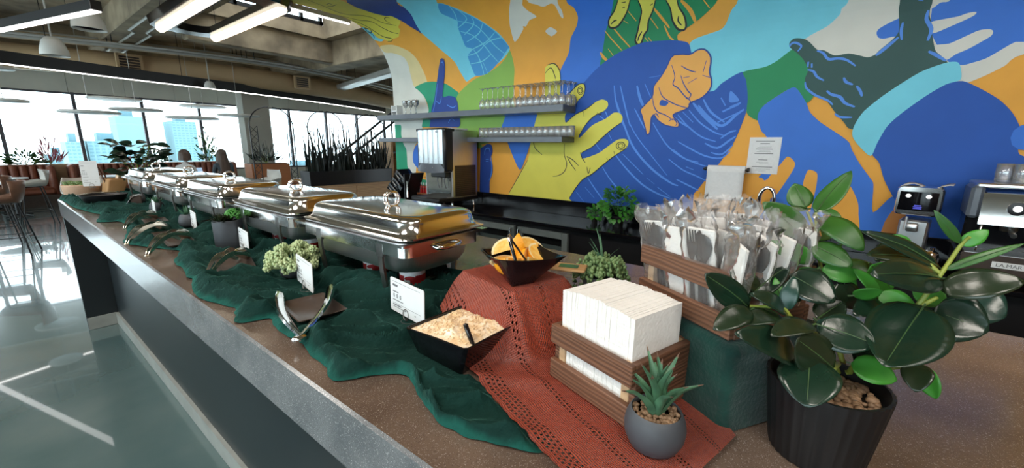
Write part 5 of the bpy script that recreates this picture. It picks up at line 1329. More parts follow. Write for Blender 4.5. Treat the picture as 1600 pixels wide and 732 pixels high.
# green draped box that carries the cutlery crate
rz2 = -.55
g0 = (.662, .072)
BW, BL, BH = .235, .285, .142
def gw(x, y): return loc2w(g0, rz2, x, y)
t = MB()
rows = []
nn_ = 96
per = rrect(BW/2, BL/2, .018, 0, 23)
gc = gw(BW/2, BL/2)
for j in range(22):
    q = j/21
    row = []
    for i, p in enumerate(per):
        d = Vector((p.x, p.y, 0)).normalized()
        if q < .75:
            z = BH*q/.75
            wv = noise.noise(Vector((p.x*30, p.y*30, z*9)))*.006*(1-.4*q)+.008*(1-q/.75)**2+.003*noise.noise(Vector((p.x*60, p.y*60, z*50)))
            row.append(Vector((p.x+d.x*wv, p.y+d.y*wv, z+.002)))
        else:
            s_ = 1-(q-.75)/.25
            row.append(Vector((p.x*s_, p.y*s_, BH+.0045)))
    rows.append(row)
t.loft(rows, True, True)
o = t.build('draped_riser', M['gauze_smooth'], smooth=60, loc=(gc[0], gc[1], CT)); o.rotation_euler = (0, 0, rz2)
tag(o, 'box draped in dark green gauze under the cutlery crate', 'riser')
ZC2 = CT+BH+.006
LU2, LV2 = .225, .185
c2_ = gw(.008+LV2/2, .02+LU2/2)
make_crate('cutlery_crate', 'burnt wood slatted crate full of wrapped black cutlery on the green draped box', (c2_[0], c2_[1], ZC2), rz2, LU2, LV2, HC)
# cutlery packs: clear sleeve, folded napkin, black fork, knife and spoon
def crumple_sleeve(w, h, seed):
    b = MB(); rows = []
    for j in range(15):
        z = h*j/14; q = j/14; row = []
        dep = .0145*(1-.35*max(0, q-.6)/.4)
        for i in range(22):
            a = 2*PI*i/22
            x = (w/2)*math.copysign(abs(math.cos(a))**.6, math.cos(a)); y = dep*math.copysign(abs(math.sin(a))**.9, math.sin(a))
            am = .004+.020*max(0, q-.6)**.8
            nx = noise.noise(Vector((x*90+seed*7, y*130, z*70))); ny = noise.noise(Vector((x*110, y*90+seed*5, z*85)))
            sq = 1 if q < .8 else 1+.3*noise.noise(Vector((seed, a*2, 1)))
            row.append(Vector((x*sq+nx*am, y*sq+ny*am*1.3, z+(noise.noise(Vector((x*160, seed, a)))*.014 if q > .9 else 0))))
        rows.append(row)
    b.loft(rows, True, False)
    return b
def tool(b, kind, x, y, h):
    p = [(x, y, .01), (x, y, h*.35), (x, y+.001, h*.62)]
    b.tube(p, [.0058, .005, .004], 6, flat=.45, upv=(0, 1, 0))
    if kind == 'fork':
        b.tube([(x, y, h*.6), (x, y+.003, h*.72), (x, y+.003, h*.8)], [.0045, .011, .0125], 8, flat=.25, upv=(0, 1, 0))
        for k in range(4): b.tube([(x-.009+k*.006, y+.003, h*.79), (x-.0085+k*.0057, y+.001, h*.95)], [.0022, .0015], 5)
    elif kind == 'spoon':
        b.tube([(x, y, h*.6), (x, y+.003, h*.7), (x, y+.004, h*.80), (x, y+.003, h*.9), (x, y+.001, h*.94)], [.0045, .011, .0145, .011, .003], 10, flat=.28, upv=(0, 1, 0))
    else:
        b.tube([(x, y, h*.55), (x, y, h*.65), (x, y, h*.88), (x+.002, y, h*.95)], [.0045, .009, .0085, .002], 8, flat=.18, upv=(0, 1, 0))
PACK_SHARED = {}
def make_pack(loc, rot, v, label, nap=True):
    t = thing('cutlery_pack', label, 'cutlery', loc, 0, 'wrapped cutlery packs in the crate'); t.rotation_euler = rot
    if v not in PACK_SHARED:
        h = .152
        s = crumple_sleeve(.068, h+.026, v*3.7).mesh('sleeve', M['plastic'], 180)
        n_ = MB(); n_.box((0, .0068, .075), (.056, .006, .142), bev=.0015); n_ = n_.mesh('napkin', M['napkin'])
        f = MB(); tool(f, 'fork', -.013, -.0045, h); f = f.mesh('fork', M['blackgloss'], 60)
        sn = MB(); tool(sn, 'spoon', .011, -.002, h*.97); sn = sn.mesh('spoon', M['blackgloss'], 60)
        kn = MB(); tool(kn, 'knife', .0, .0005, h); kn = kn.mesh('knife', M['blackgloss'], 60)
        PACK_SHARED[v] = (('sleeve', s), ('paper_napkin', n_), ('fork', f), ('spoon', sn), ('knife', kn))
    for nm, me in PACK_SHARED[v]:
        if nm == 'paper_napkin' and not nap: continue
        c = bpy.data.objects.new(nm, me); COL.objects.link(c); c.parent = t
    return t
random.seed(21)
k = 0
COLN = ['far left', 'left of centre', 'right of centre', 'far right']
ROWN = ['front', 'second', 'third', 'back']
for r_i, xx in enumerate((-.060, -.024, .016, .056)):
    for c_i, yy in enumerate((.076, .026, -.026, -.076)):
        px_, py_ = xx+random.uniform(-.005, .005), yy+random.uniform(-.005, .005)
        w_ = loc2w(c2_, rz2, px_, py_)
        back = (r_i, c_i) in ((0, 1), (0, 3), (1, 0), (1, 2), (2, 1), (2, 3), (3, 0))
        yaw_ = -PI/2+random.uniform(-.4, .4)+(PI if back else 0)
        e = (Matrix.Rotation(rz2, 3, 'Z') @ Matrix.Rotation(px_*1.5-.05, 3, 'Y') @ Matrix.Rotation(-py_*1.5+random.uniform(-.08, .08), 3, 'X') @ Matrix.Rotation(yaw_, 3, 'Z')).to_euler()
        lab = 'wrapped cutlery pack, %s in the %s row of crate, %s' % (COLN[c_i], ROWN[r_i], 'napkin facing out' if back else 'tools facing out')
        make_pack((w_[0], w_[1], ZC2+.014+random.uniform(0, .010)+.004*r_i), e, k % 6, lab)
        k += 1

# ------------------------------------------------------------------ foliage helpers
def rnd_unit(zmin=-1):
    while True:
        v = Vector((random.uniform(-1, 1), random.uniform(-1, 1), random.uniform(zmin, 1)))
        if .05 < v.length < 1: return v.normalized()
def gravel(b, r, z, n, s0=.004, s1=.008):
    for k in range(n):
        a = random.uniform(0, 2*PI); q = r*math.sqrt(random.random())
        b.ball((q*math.cos(a), q*math.sin(a), z+random.uniform(0, .003)), random.uniform(s0, s1), 6, 4, (random.uniform(.8, 1.3), random.uniform(.8, 1.2), .7))
# ---- agave in round grey pot
t = thing('agave_plant', 'small spiky agave in round dark grey pot, front edge of the rust cloth', 'potted plant', (.553, .150, CT+.0085))
b = MB(); b.lathe([(.0, 0), (.026, 0), (.036, .006), (.043, .022), (.0445, .036), (.042, .050), (.037, .061), (.0355, .0625), (.034, .061), (.035, .052)], 40); b.build('pot', M['potgrey'], t, 60)
b = MB(); b.lathe([(.0, .053), (.036, .053)], 20); b.build('soil', M['mulch'], t)
b = MB(); gravel(b, .033, .055, 150, .0025, .005); stuff(b.build('pebbles', M['gravel'], t, 180))
for k in range(17):
    a = k*2.4+.4; tier = k/16
    el = R(40+44*tier); ln = .080+.016*math.sin(k*1.7)
    d = Vector((math.cos(a)*math.cos(el), math.sin(a)*math.cos(el), math.sin(el)))
    base = Vector((math.cos(a)*.006*(1-tier), math.sin(a)*.006*(1-tier), .052)); nv = Vector((-math.cos(a)*math.sin(el), -math.sin(a)*math.sin(el), math.cos(el)))
    def ag(q0, q1, nj):
        rows = []; rt2 = d.cross(nv)
        for j in range(nj+1):
            q = q0+(q1-q0)*j/nj; w_ = max(.0002, .0102*(1-q)**.75*(.7+.9*min(q, .35)))
            p = base+d*ln*q+nv*(.010*math.sin(PI*q)-.016*max(0, q-.7)*(1-tier))+Vector((0, 0, .006*q**3))
            rows.append([p-rt2*w_+nv*w_*.5, p-rt2*w_*.5+nv*w_*.08, p, p+rt2*w_*.5+nv*w_*.08, p+rt2*w_+nv*w_*.5, p+rt2*w_*.5-nv*(w_*.35+.0004), p-nv*(w_*.5+.0005), p-rt2*w_*.5-nv*(w_*.35+.0004)])
        return rows
    b = MB(); b.loft(ag(0, .92, 9)); lf = b.build('leaf', M['agave'], t, 60)
    b = MB(); b.loft(ag(.92, 1, 3)); b.build('leaf_tip', M['agtip'], lf, 60, label='dry brown leaf tip')
# ---- large rubber plant in fluted black pot
pp = (.705, -.045)
t = thing('rubber_plant', 'large glossy rubber plant in fluted black pot at the right', 'potted plant', (*pp, CT))
b = MB()
n = 96
def flute(r, z):
    return [Vector(((r+.0022*abs(math.sin(16*a))*1.0-.0011)*math.cos(a), (r+.0022*abs(math.sin(16*a))-.0011)*math.sin(a), z)) for a in [2*PI*k/n for k in range(n)]]
b.loft([flute(.052, .0), flute(.058, .001), flute(.060, .008), flute(.0745, .119), flute(.0745, .1215), [Vector((.0705*math.cos(2*PI*k/n), .0705*math.sin(2*PI*k/n), .1215)) for k in range(n)], [Vector((.068*math.cos(2*PI*k/n), .068*math.sin(2*PI*k/n), .10)) for k in range(n)]], True, True)
b.build('pot', M['potblack'], t, 50)
b = MB(); gravel(b, .058, .103, 150, .004, .008); stuff(b.build('pebbles', M['gravel'], t, 180))
PO = Vector((pp[0], pp[1], CT)); CAMP = Vector((0, 0, 1.58))
for st in STEMS:
    b = MB(); P = smoothpath(st, 4); nP = len(P); b.tube([Vector(p)-PO for p in P], [.0042-.0022*i/nP for i in range(nP)], 7); b.build('stem', M['stem'], t, 60)
random.seed(5)
for base, tip, w, c in LEAVES:
    B_, T_ = Vector(base)-PO, Vector(tip)-PO
    mid = (Vector(base)+Vector(tip))/2
    toc = (CAMP-mid).normalized()
    nv = (toc*.75+Vector((0, 0, .45))+Vector((random.uniform(-.3, .3), random.uniform(-.3, .3), 0))).normalized()
    if c == 'b': nv = (toc*.6+Vector((random.uniform(-.6, .6), random.uniform(-.6, .6), .1))).normalized()
    b = MB(); b.blade(B_, T_, w*1.05, nv, 12, random.choice((-.05, .05, .09, .12)), .08*random.choice((-.6, 1, 1.4)), .80, 3, .64)
    lf = b.build('leaf', M['leaf_'+c], t, 180)
    so = lf.modifiers.new('thickness', 'SOLIDIFY'); so.thickness = .0009
    # midrib
    b = MB(); d = (T_-B_); L_ = d.length; dn = d.normalized(); n2 = (nv-dn*nv.dot(dn)).normalized()
    b.tube([B_-dn*.006]+[B_+d*q+n2*(.085*L_*math.sin(PI*q)-.0012) for q in (0, .25, .5, .75, .93)], [.0014, .0013, .0009, .0006, .0005, .0003], 5)
    b.build('midrib', M['rib'], lf, 60)
# ---- string-of-pearls pot behind the napkins
pc = (.985, .445)
t = thing('pearl_plant', 'string of pearls plant trailing from a dark grey pot behind the napkins', 'potted plant', (*pc, CT+.0105))
b = MB(); b.lathe([(.0, 0), (.040, 0), (.046, .005), (.050, .09), (.048, .10), (.045, .10), (.044, .09)], 32); b.lathe([(.0, .088), (.045, .088)], 20); b.build('pot', M['potgrey'], t, 50)
b = MB(); st_ = MB()
random.seed(11)
for k in range(58):
    a = random.uniform(0, 2*PI); r_ = random.uniform(.01, .055); drop = random.uniform(.0, .115)*(r_ > .03)
    p0 = Vector((math.cos(a)*r_*.4, math.sin(a)*r_*.4, .10)); pth = [p0, Vector((math.cos(a)*r_*.8, math.sin(a)*r_*.8, .122+random.uniform(0, .03))), Vector((math.cos(a)*(r_+.014), math.sin(a)*(r_+.014), .112))]
    if drop: pth.append(Vector((math.cos(a)*(r_+.018+.006), math.sin(a)*(r_+.018+.006), .112-drop)))
    P = smoothpath(pth, 5); st_.tube(P, .0008, 4)
    for p in P[2:]:
        for _ in range(2):
            q = p+rnd_unit()*.006; b.ball(q, random.uniform(.0034, .0052), 7, 5, (1, 1, 1.25))
stuff(b.build('pearls', M['pearl'], t, 180)); stuff(st_.build('trailing_stems', M['pearl'], t, 180))
b = MB()
for k in range(7):
    a = random.uniform(0, 2*PI); b.blade((0, 0, .10), (math.cos(a)*.045, math.sin(a)*.045, .10+random.uniform(.08, .13)), .007, (math.cos(a), math.sin(a), .3), 5, -.12, .2)
for k in range(7): pass
b.build_each('spiky_leaf', M['agave'], t, 180)
# ---- pale succulent bush in low grey bowl
t = thing('pale_succulent', 'pale green bushy succulent in small grey bowl behind a menu card', 'potted plant', (.592, 1.395, CT+.0045))
b = MB(); b.lathe([(.0, 0), (.026, 0), (.040, .010), (.043, .026), (.040, .038), (.037, .038)], 28); b.lathe([(.0, .034), (.038, .034)], 16); b.build('bowl', M['potgrey'], t, 50)
random.seed(4)
cl = MB()
for k in range(64):
    d = rnd_unit(.02); c = Vector((d.x*.086, d.y*.086, .048+d.z*.062))*random.uniform(.8, 1.04)
    sb = MB(); ax = (d+Vector((0, 0, .25))).normalized(); s1 = ax.orthogonal().normalized(); s2 = ax.cross(s1)
    cl.tube([Vector((0, 0, .034)), c*.6+Vector((0, 0, .01)), c], .0022, 4)
    for j in range(22):
        u = j/21; a = j*2.4; rr = .0125*math.sqrt(1-(1-u)*.9*u) * math.sin(PI*(.18+.72*u))
        p = c+ax*(.018*(1-u)-.006)+(s1*math.cos(a)+s2*math.sin(a))*rr
        cl.ball(p, .0046, 5, 3, (1, 1, 1.2))
stuff(cl.build('rosettes', M['succ'], t, 180))
# ---- grey cylinder pot with succulents
t = thing('cylinder_pot_plant', 'olive succulent in tall dark grey cylinder pot', 'potted plant', (.610, 2.035, CT+.0045))
b = MB(); b.lathe([(.0, 0), (.052, 0), (.054, .003), (.056, .118), (.0555, .122), (.051, .122), (.050, .112)], 36); b.lathe([(.0, .110), (.051, .110)], 20); b.build('pot', M['potgrey'], t, 50)
b = MB()
random.seed(9)
for cx, cy, mt in ((-.022, .018, 0), (.0, -.012, 0), (-.03, -.02, 0)):
    for k in range(26):
        a = k*2.4; el = R(15+62*k/25); ln = .052-.014*k/25
        b.blade((cx, cy, .112), (cx+math.cos(a)*math.cos(el)*ln, cy+math.sin(a)*math.cos(el)*ln, .112+math.sin(el)*ln), .014, (-math.cos(a)*math.sin(el), -math.sin(a)*math.sin(el), math.cos(el)), 4, -.1, .25, .8)
stuff(b.build('olive_leaves', M['leaf_n'], t, 180))
b = MB()
for k in range(240):
    d = rnd_unit(-.1); p = Vector((.026, -.006, .135))+Vector((d.x*.032, d.y*.032, d.z*.032)); b.ball(p, .0045, 5, 3)
stuff(b.build('mossy_sprigs', M['leaf_b'], t, 180))
# ---- little egg pots with small plants
def egg_plant(loc, label, seed):
    random.seed(seed)
    t = thing('egg_pot_plant', label, 'potted plant', loc)
    b = MB(); b.lathe([(.0, 0), (.022, 0), (.036, .012), (.040, .034), (.035, .058), (.027, .070), (.024, .069)], 28); b.lathe([(.0, .064), (.026, .064)], 16); b.build('pot', M['potgrey'], t, 50)
    b = MB()
    for k in range(14):
        a = k*2.4; el = R(random.uniform(30, 80)); ln = random.uniform(.04, .075)
        b.blade((0, 0, .062), (math.cos(a)*math.cos(el)*ln, math.sin(a)*math.cos(el)*ln, .062+math.sin(el)*ln), .014, (-math.cos(a)*.5, -math.sin(a)*.5, .8), 5, -.1, .25, .8)
    stuff(b.build('leaves', M['agave'], t, 180))
egg_plant((.628, 2.70, CT+.0045), 'small plant in egg-shaped grey pot, left of the fourth menu card', 3)
egg_plant((.645, 3.40, CT+.0045), 'small plant in egg-shaped grey pot near the fifth menu card', 6)
# ------------------------------------------------------------------ far end of the bar
t = thing('low_planter', 'wide pale terracotta planter with low succulents at the far bar corner', 'potted plant', (.475, 4.86, CT+.004))
b = MB(); b.lathe([(0, 0), (.105, 0), (.112, .006), (.124, .100), (.118, .104), (.112, .092), (0, .090)], 36); b.build('pot', M['terra'], t, 50)
b = MB(); random.seed(2)
for k in range(70):
    a = random.uniform(0, 2*PI); q = .1*math.sqrt(random.random()); c = Vector((q*math.cos(a), q*math.sin(a), .095+.025*random.random()))
    for j in range(6):
        an = j*1.05; b.ball(c+Vector((.008*math.cos(an), .008*math.sin(an), .004)), .007, 5, 3, (1, 1, 1.3))
stuff(b.build('succulent_rosettes', M['pearl'], t, 180))
make_card((.505, 4.62), R(74), .10, .20, .05, 'tall menu card standing by the terracotta planter', .10)

# a raised black bowl with tongs, a kraft bag of bread, a curled card
t = thing('black_salad_bowl', 'wide dark wooden bowl near the far end of the bar', 'bowl', (.50, 4.12, CT+.012))
b = MB(); b.lathe([(0, 0), (.075, 0), (.105, .02), (.128, .065), (.130, .070), (.124, .070), (.098, .026), (0, .012)], 36); b.build('bowl', M['black'], t, 50)
b = MB(); b.lathe([(0, .045), (.105, .048), (.118, .055)], 24); b.build('contents', M['tray'], t, 50)
t = thing('serving_tongs', 'tongs laid across the wide dark bowl at the far end', 'tongs', (.36, 4.10, CT+.085), R(12))
for dy in (-.012, .012):
    b = MB(); b.tube([(0, dy*.2, 0), (.09, dy, .012), (.18, dy*1.2, .006), (.23, dy*1.5, .004)], [.004, .005, .009, .004], 6, flat=.5); b.build('arm', M['copper'], t, 60)
t = thing('bread_bag', 'open kraft paper bag with tongs beside the terracotta planter', 'paper bag', (.62, 4.72, CT+.004), R(10))
b = MB(); rows = []
for j in range(8):
    q = j/7; rows.append([Vector((p.x*(1+.25*q)+.05*q, p.y*(1+.25*q), .15*q+.006*math.sin(p.x*60+p.y*50)*q)) for p in rrect(.055, .055, .012, 0, 3)])
b.loft(rows, True, False); o = b.build('bag', M['kraft'], t, 40); o.modifiers.new('thickness', 'SOLIDIFY').thickness = .002
b = MB()
for k in range(5): b.box((.04+.012*k, -.03+.015*k, .13), (.012, .05, .13), rot=Matrix.Rotation(.3, 3, 'Y'), bev=.003)
b.build_each('bread_stick', M['oatflake'], t)
for dx in (0, .018):
    b = MB(); b.tube([(-.01+dx, .0, .05), (-.05+dx, .01, .25)], [.005, .006], 6); b.build('tongs_arm', M['crate'], t, 60)
t = thing('curled_card', 'curled white paper card hanging over the edge of a dark block', 'sign', (.60, 3.78, CT+.012), R(-20))
b = MB(); b.box((.02, .02, .04), (.06, .12, .08), bev=.004); b.build('block', M['tray'], t)
b = MB(); b.grid([[Vector((.02-.06*math.sin(a)+.0, y, .083+.055*math.cos(a)-.055)) if False else Vector((.03-q*.07, y, .084-(q**2)*.075)) for y in (-.05, .05)] for q in [k/8 for k in range(9)]]); o = b.build('card', M['white'], t, 180); o.modifiers.new('thickness', 'SOLIDIFY').thickness = .001
# dark leafy plant at far end
t = thing('dark_leafy_plant', 'dark-leaved plant in black pot behind the farthest chafing dish', 'potted plant', (.80, 4.62, CT))
b = MB(); b.lathe([(0, 0), (.055, 0), (.07, .12), (.066, .12), (.06, .10), (0, .10)], 24); b.build('pot', M['potblack'], t, 50)
random.seed(8)
for k in range(7):
    a = k*.9; b = MB(); tip = Vector((.12*math.cos(a), .12*math.sin(a), .30+.12*random.random())); b.tube(smoothpath([(0, 0, .1), (tip.x*.4, tip.y*.4, .22), tip], 4), .004, 5); b.build('stem', M['stem'], t, 60)
for k in range(84):
    a = random.uniform(0, 2*PI); z = random.uniform(.14, .44); r_ = random.uniform(.02, .15)
    p = Vector((r_*math.cos(a), r_*math.sin(a), z)); d = (Vector((math.cos(a), math.sin(a), random.uniform(-.4, .5)))).normalized()
    b = MB(); b.blade(p, p+d*random.uniform(.085, .13), .062, (random.uniform(-.4, .4)-.3, random.uniform(-.4, .4)-.5, 1), 5, .08, .12, .8); b.build('leaf', M['leaf_d'], t, 180)

# ------------------------------------------------------------------ wall shelves and glasses
def shelf(z0, z1, y0, y1, x0, label):
    t = thing('wall_shelf', label, 'shelf', (0, 0, 0))
    b = MB(); b.box(((x0+3.575)/2, (y0+y1)/2, (z0+z1)/2), (3.575-x0, y1-y0, z1-z0), bev=.002); b.build('board', M['shelfm'], t)
M['shelfm'] = mat('grey_black_shelf', srgb(92, 98, 108), .3, noise_scale=9, noise_amt=.15)
shelf(1.905, 1.965, 1.985, 4.86, 3.335, 'upper long dark shelf on the mural holding wine glasses')
shelf(1.625, 1.675, 1.985, 4.86, 3.335, 'lower long dark shelf on the mural holding tumblers')
ZS1, ZS2 = 1.9665, 1.6765
# inverted wine glasses
wg = MB(); wg.lathe([(.030, 0), (.0345, .030), (.036, .055), (.031, .080), (.018, .098), (.006, .106), (.0035, .115), (.003, .16), (.004, .190), (.012, .203), (.033, .209), (.034, .211), (.0, .212)], 16)
wgm = wg.mesh('wine_glass', M['glassware'], 180)
random.seed(12)
def put(me, name, loc, label, cat, group):
    o = bpy.data.objects.new(name, me); COL.objects.link(o); o.location = loc; tag(o, label, cat, group); return o
for k in range(15):
    y = 3.01-k*.0705
    put(wgm, 'wine_glass', (3.38, y, ZS1), ORD[k]+' upturned wine glass from the left, front row of the upper shelf', 'wine glass', 'front row of upturned wine glasses')
for r_i in (1, 2):
    for k in range(9):
        put(wgm, 'wine_glass', (3.38+r_i*.078, 2.56-k*.0705+random.uniform(-.004, .004), ZS1), ORD[k]+' upturned wine glass from the left in the %s row of the upper shelf' % ('middle', 'back')[r_i-1], 'wine glass', 'rear rows of upturned wine glasses')
gb = MB(); gb.lathe([(0, 0), (.032, 0), (.033, .003), (.008, .010), (.005, .030), (.006, .075), (.018, .088), (.036, .115), (.043, .165), (.042, .168), (.034, .116), (.0, .092)], 18)
gbm = gb.mesh('goblet', M['glassware'], 180)
for k, y in enumerate((4.36, 4.26, 4.16)):
    put(gbm, 'goblet', (3.42, y, ZS1), 'clear goblet %s of three at the far end of the upper shelf' % ('leftmost', 'in the middle', 'rightmost')[k], 'goblet', 'three goblets at the end of the upper shelf')
t = thing('white_rack', 'small white rack at the far left end of the upper shelf', 'rack', (3.43, 4.55, ZS1))
for y in (-.05, .05):
    b = MB(); b.box((0, y, .06), (.10, .016, .12), bev=.003); b.build('side', M['white'], t)
b = MB(); b.box((0, 0, .05), (.09, .09, .012)); b.build('bar', M['white'], t)
tb = MB(); tb.lathe([(0, 0), (.031, 0), (.034, .004), (.037, .045), (.0375, .098), (.0355, .098), (.035, .045), (.031, .012), (0, .010)], 16)
tbm = tb.mesh('tumbler', M['glassware'], 180)
for k in range(17):
    put(tbm, 'tumbler', (3.385, 3.02-k*.069, ZS2), ORD[k]+' clear tumbler from the left, front row of the lower shelf', 'tumbler', 'front row of tumblers on the lower shelf')
for k in range(15):
    put(tbm, 'tumbler', (3.47, 2.98-k*.069, ZS2), ORD[k]+' clear tumbler from the left, back row of the lower shelf', 'tumbler', 'back row of tumblers on the lower shelf')
put(tbm, 'tumbler', (3.40, 3.80, ZS2), 'single clear tumbler left of the drinks dispenser on the lower shelf', 'tumbler', 'single tumbler on the lower shelf')

# ------------------------------------------------------------------ back counter appliances
ZK = .9005
t = thing('drinks_dispenser', 'tall stainless drinks dispenser with ribbed front on the back counter', 'dispenser', (3.30, 3.42, ZK))
b = MB(); b.box((.0, 0, .48), (.40, .44, .74), bev=.006); b.build('cabinet', M['steel2'], t)
b = MB(); b.box((.0, -.2215, .30), (.33, .004, .34)); gp = b.build('vent_panel', M['tray'], t)
b = MB()
for k in range(16): b.box((.0, -.2245, .14+k*.0205), (.31, .004, .007))
b.build_each('louvre', M['black'], gp)
b = MB(); b.box((-.245, -.0, .635), (.13, .46, .46), bev=.02); b.box((-.24, 0, .845), (.14, .47, .03), bev=.006); b.build_each('merchandiser_surround', M['black'], t, 40)
b = MB(); rows = []
for i in range(49):
    y = .205-.395*i/48
    x = -.311-.016*abs(math.sin(PI*5*i/48))**1.2
    rows.append([Vector((x, y, .49)), Vector((x, y, .845))])
b.grid(rows); b.build('ribbed_front', M['dispenser_steel'], t, 50)
b = MB(); b.tube([(-.318, -.125+.028*math.cos(a), .825+.010*math.sin(a)) for a in [2*PI*k/20 for k in range(20)]], .003, 6, closed=True); b.build('oval_badge', M['black'], t, 60)
b = MB(); rows = []
for i in range(13):
    q = i/12; y = .22-.43*q; bul = .035*math.sin(PI*q); rows.append([Vector((-.305-bul*.5, y, .47)), Vector((-.315-bul, y, .40-.01*math.sin(PI*q))), Vector((-.18, y, .40)), Vector((-.18, y, .49)), Vector((-.305-bul*.4, y, .488))])
b.loft(rows); b.build('lower_hood', M['shelfm'], t, 40)
for yy in (.06, -.06, ):
    b = MB(); b.ball((-.338, yy, .45), .006, 8, 5); b.build('button', M['chrome'], t, 60)
b = MB(); b.box((-.202, .0, .255), (.012, .40, .31)); b.build('splash_plate', M['chrome'], t)
b = MB(); b.box((-.235, -.06, .37), (.07, .24, .06), bev=.01); b.build('valve_block', M['black'], t)
for yy in (-.02, -.13):
    b = MB(); b.tube([(-.235, yy, .345), (-.24, yy, .30), (-.225, yy-.012, .22)], [.010, .008, .006], 8); b.build('lever', M['darksteel'], t, 60)
b = MB(); b.box((-.30, 0, .105), (.24, .46, .05), bev=.012); b.build('drip_tray', M['black'], t, 40)
b = MB(); b.box((0, 0, .095), (.41, .45, .04), bev=.006); b.build('base', M['black'], t)
for x in (-.30, -.17, .17):
    for y in (-.18, .18):
        b = MB(); b.lathe([(.013, .0), (.017, .003), (.012, .01), (.012, .078)], 12, (x, y, 0)); b.build('foot', M['chrome'], t, 50)
b = MB(); b.box((-.02, -.05, .862), (.26, .22, .02), bev=.004); b.build('paper_stack', M['white'], t)
# black tilted bin rack
t = thing('black_bin_rack', 'tilted black bins on a rack left of the drinks dispenser', 'bin rack', (3.20, 4.15, ZK), R(0))
for k, (y, z, a) in enumerate(((.14, .12, 40), (.06, .20, 40), (-.02, .29, 38))):
    Rm = Matrix.Rotation(R(a), 3, 'X')
    b = MB(); L = []
    for q, s_ in ((0, .86), (.04, .95), (.10, 1.0), (.17, 1.0), (.185, 1.06), (.195, 1.06)):
        L.append([Rm @ Vector((p.x*s_, q-.1, p.y*s_))+Vector((0, y, z)) for p in rrect(.10, .052, .02, 0, 4)])
    b.loft(L); bn = b.build('bin', M['blackgloss'], t, 40)
    b = MB(); b.tube([Rm @ Vector(p)+Vector((0, y, z)) for p in ((-.104, -.02, .0), (-.112, .0, .0), (-.112, .06, .0), (-.104, .08, 0))], .006, 6); b.build('handle', M['darksteel'], bn, 60)
b = MB(); b.box((0, -.12, .17), (.22, .02, .34), rot=None, bev=.003); b.box((0, .02, .012), (.22, .34, .02), bev=.003); b.box((0, -.17, .2), (.20, .016, .34), rot=Matrix.Rotation(R(24), 3, 'X'), bev=.003); b.build_each('stand_plate', M['black'], t)
b = MB(); b.box((-.10, -.165, .16), (.012, .02, .20)); b.build('steel_upright', M['chrome'], t)
# sauce bottles in a wire rack
t = thing('sauce_rack', 'low wooden and wire rack left of the dispenser', 'rack', (3.30, 3.88, ZK))
b = MB(); b.box((0, 0, .10), (.10, .24, .012)); b.box((0, .115, .05), (.08, .01, .10)); b.box((0, -.115, .05), (.08, .01, .10)); b.build_each('wood_board', M['planterwood'], t)
b = MB()
for x in (-.05, .05):
    b.tube([(x, -.12, .17), (x, .12, .17)], .003, 5)
    for y in (-.12, 0, .12): b.tube([(x, y, .1), (x, y, .17)], .003, 5)
b.tube([(0, -.02, .17), (0, -.02, .3), (0, .08, .3), (0, .08, .17)], .004, 5)
b.build('wire_rail', M['blackmetal'], t)
for k in range(4):
    tt = thing('sauce_bottle', 'small red sauce bottle, number %s from the left in the rack' % ('one', 'two', 'three', 'four')[k], 'bottle', (3.29, 3.955-k*.048, ZK+.1065), 0, 'red sauce bottles in the rack')
    b = MB(); b.lathe([(0, 0), (.017, 0), (.018, .003), (.018, .07), (.008, .092), (.007, .105)], 14); b.build('bottle_body', M['sauce'], tt, 60)
    b = MB(); b.lathe([(.0085, .100), (.0085, .125), (.006, .128)], 12); b.build('cap', M['white'], tt, 50)
# pothos plants
def pothos(loc, n_, r_, label, seed, pot):
    random.seed(seed)
    t = thing('pothos_plant', label, 'potted plant', loc)
    b = MB(); b.lathe([(0, 0), (pot*.8, 0), (pot, pot*1.7), (pot*.93, pot*1.7), (pot*.9, pot*1.5), (0, pot*1.5)], 24); b.build('pot', M['potblack'], t, 50)
    b = MB()
    for k in range(n_):
        d = rnd_unit(-.5); p = Vector((d.x*r_, d.y*r_, pot*1.8+r_*.75+d.z*r_*1.05))*random.uniform(.75, 1.05)
        dd = (d+Vector((0, 0, -.4))).normalized(); b.blade(p, p+dd*random.uniform(.035, .055), random.uniform(.028, .04), (d+Vector((-.6, -.4, .8))), 4, .1, .15, .8)
    for k in range(14):
        d = rnd_unit(0); b.tube([(0, 0, pot*1.5), (d.x*r_*.5, d.y*r_*.5, pot*1.8+r_*.6), (d.x*r_, d.y*r_, pot*1.8+r_*.6+d.z*r_*.7)], .0018, 4)
    stuff(b.build('foliage', M['leaf_b'], t, 180))
pothos((3.33, 1.38, ZK), 230, .13, 'leafy green pothos on the back counter in front of the blue mural', 31, .055)
pothos((3.36, 1.62, ZK), 45, .055, 'tiny leafy plant left of the pothos on the back counter', 32, .03)
# paper roll on the wall
t = thing('paper_towel_roll', 'grey paper hanging from a black wall rod above the cutlery crate', 'paper roll', (3.50, .605, 1.425))
b = MB(); b.tube([(0, .165, 0), (0, -.15, 0)], .008, 8); 
for y in (.15, -.145): b.box((.04, y, 0), (.09, .014, .03), bev=.003)
b.build('rod', M['black'], t, 50)
b = MB(); b.lathe([(.012, -.13), (.030, -.13), (.030, .13), (.012, .13)], 28); o = b.build('roll', M['papergrey'] if 'papergrey' in M else M['paper'], t, 50); o.rotation_euler = (PI/2, 0, 0)
b = MB(); rows = [[Vector((-.0305+.010*q+.004*math.sin(q*5), y, -.0-.235*q)) for y in [-.13+.26*k/6 for k in range(7)]] for q in [k/10 for k in range(11)]]; b.grid(rows); o = b.build('hanging_sheet', M['paper'], t, 180); o.modifiers.new('thickness', 'SOLIDIFY').thickness = .001
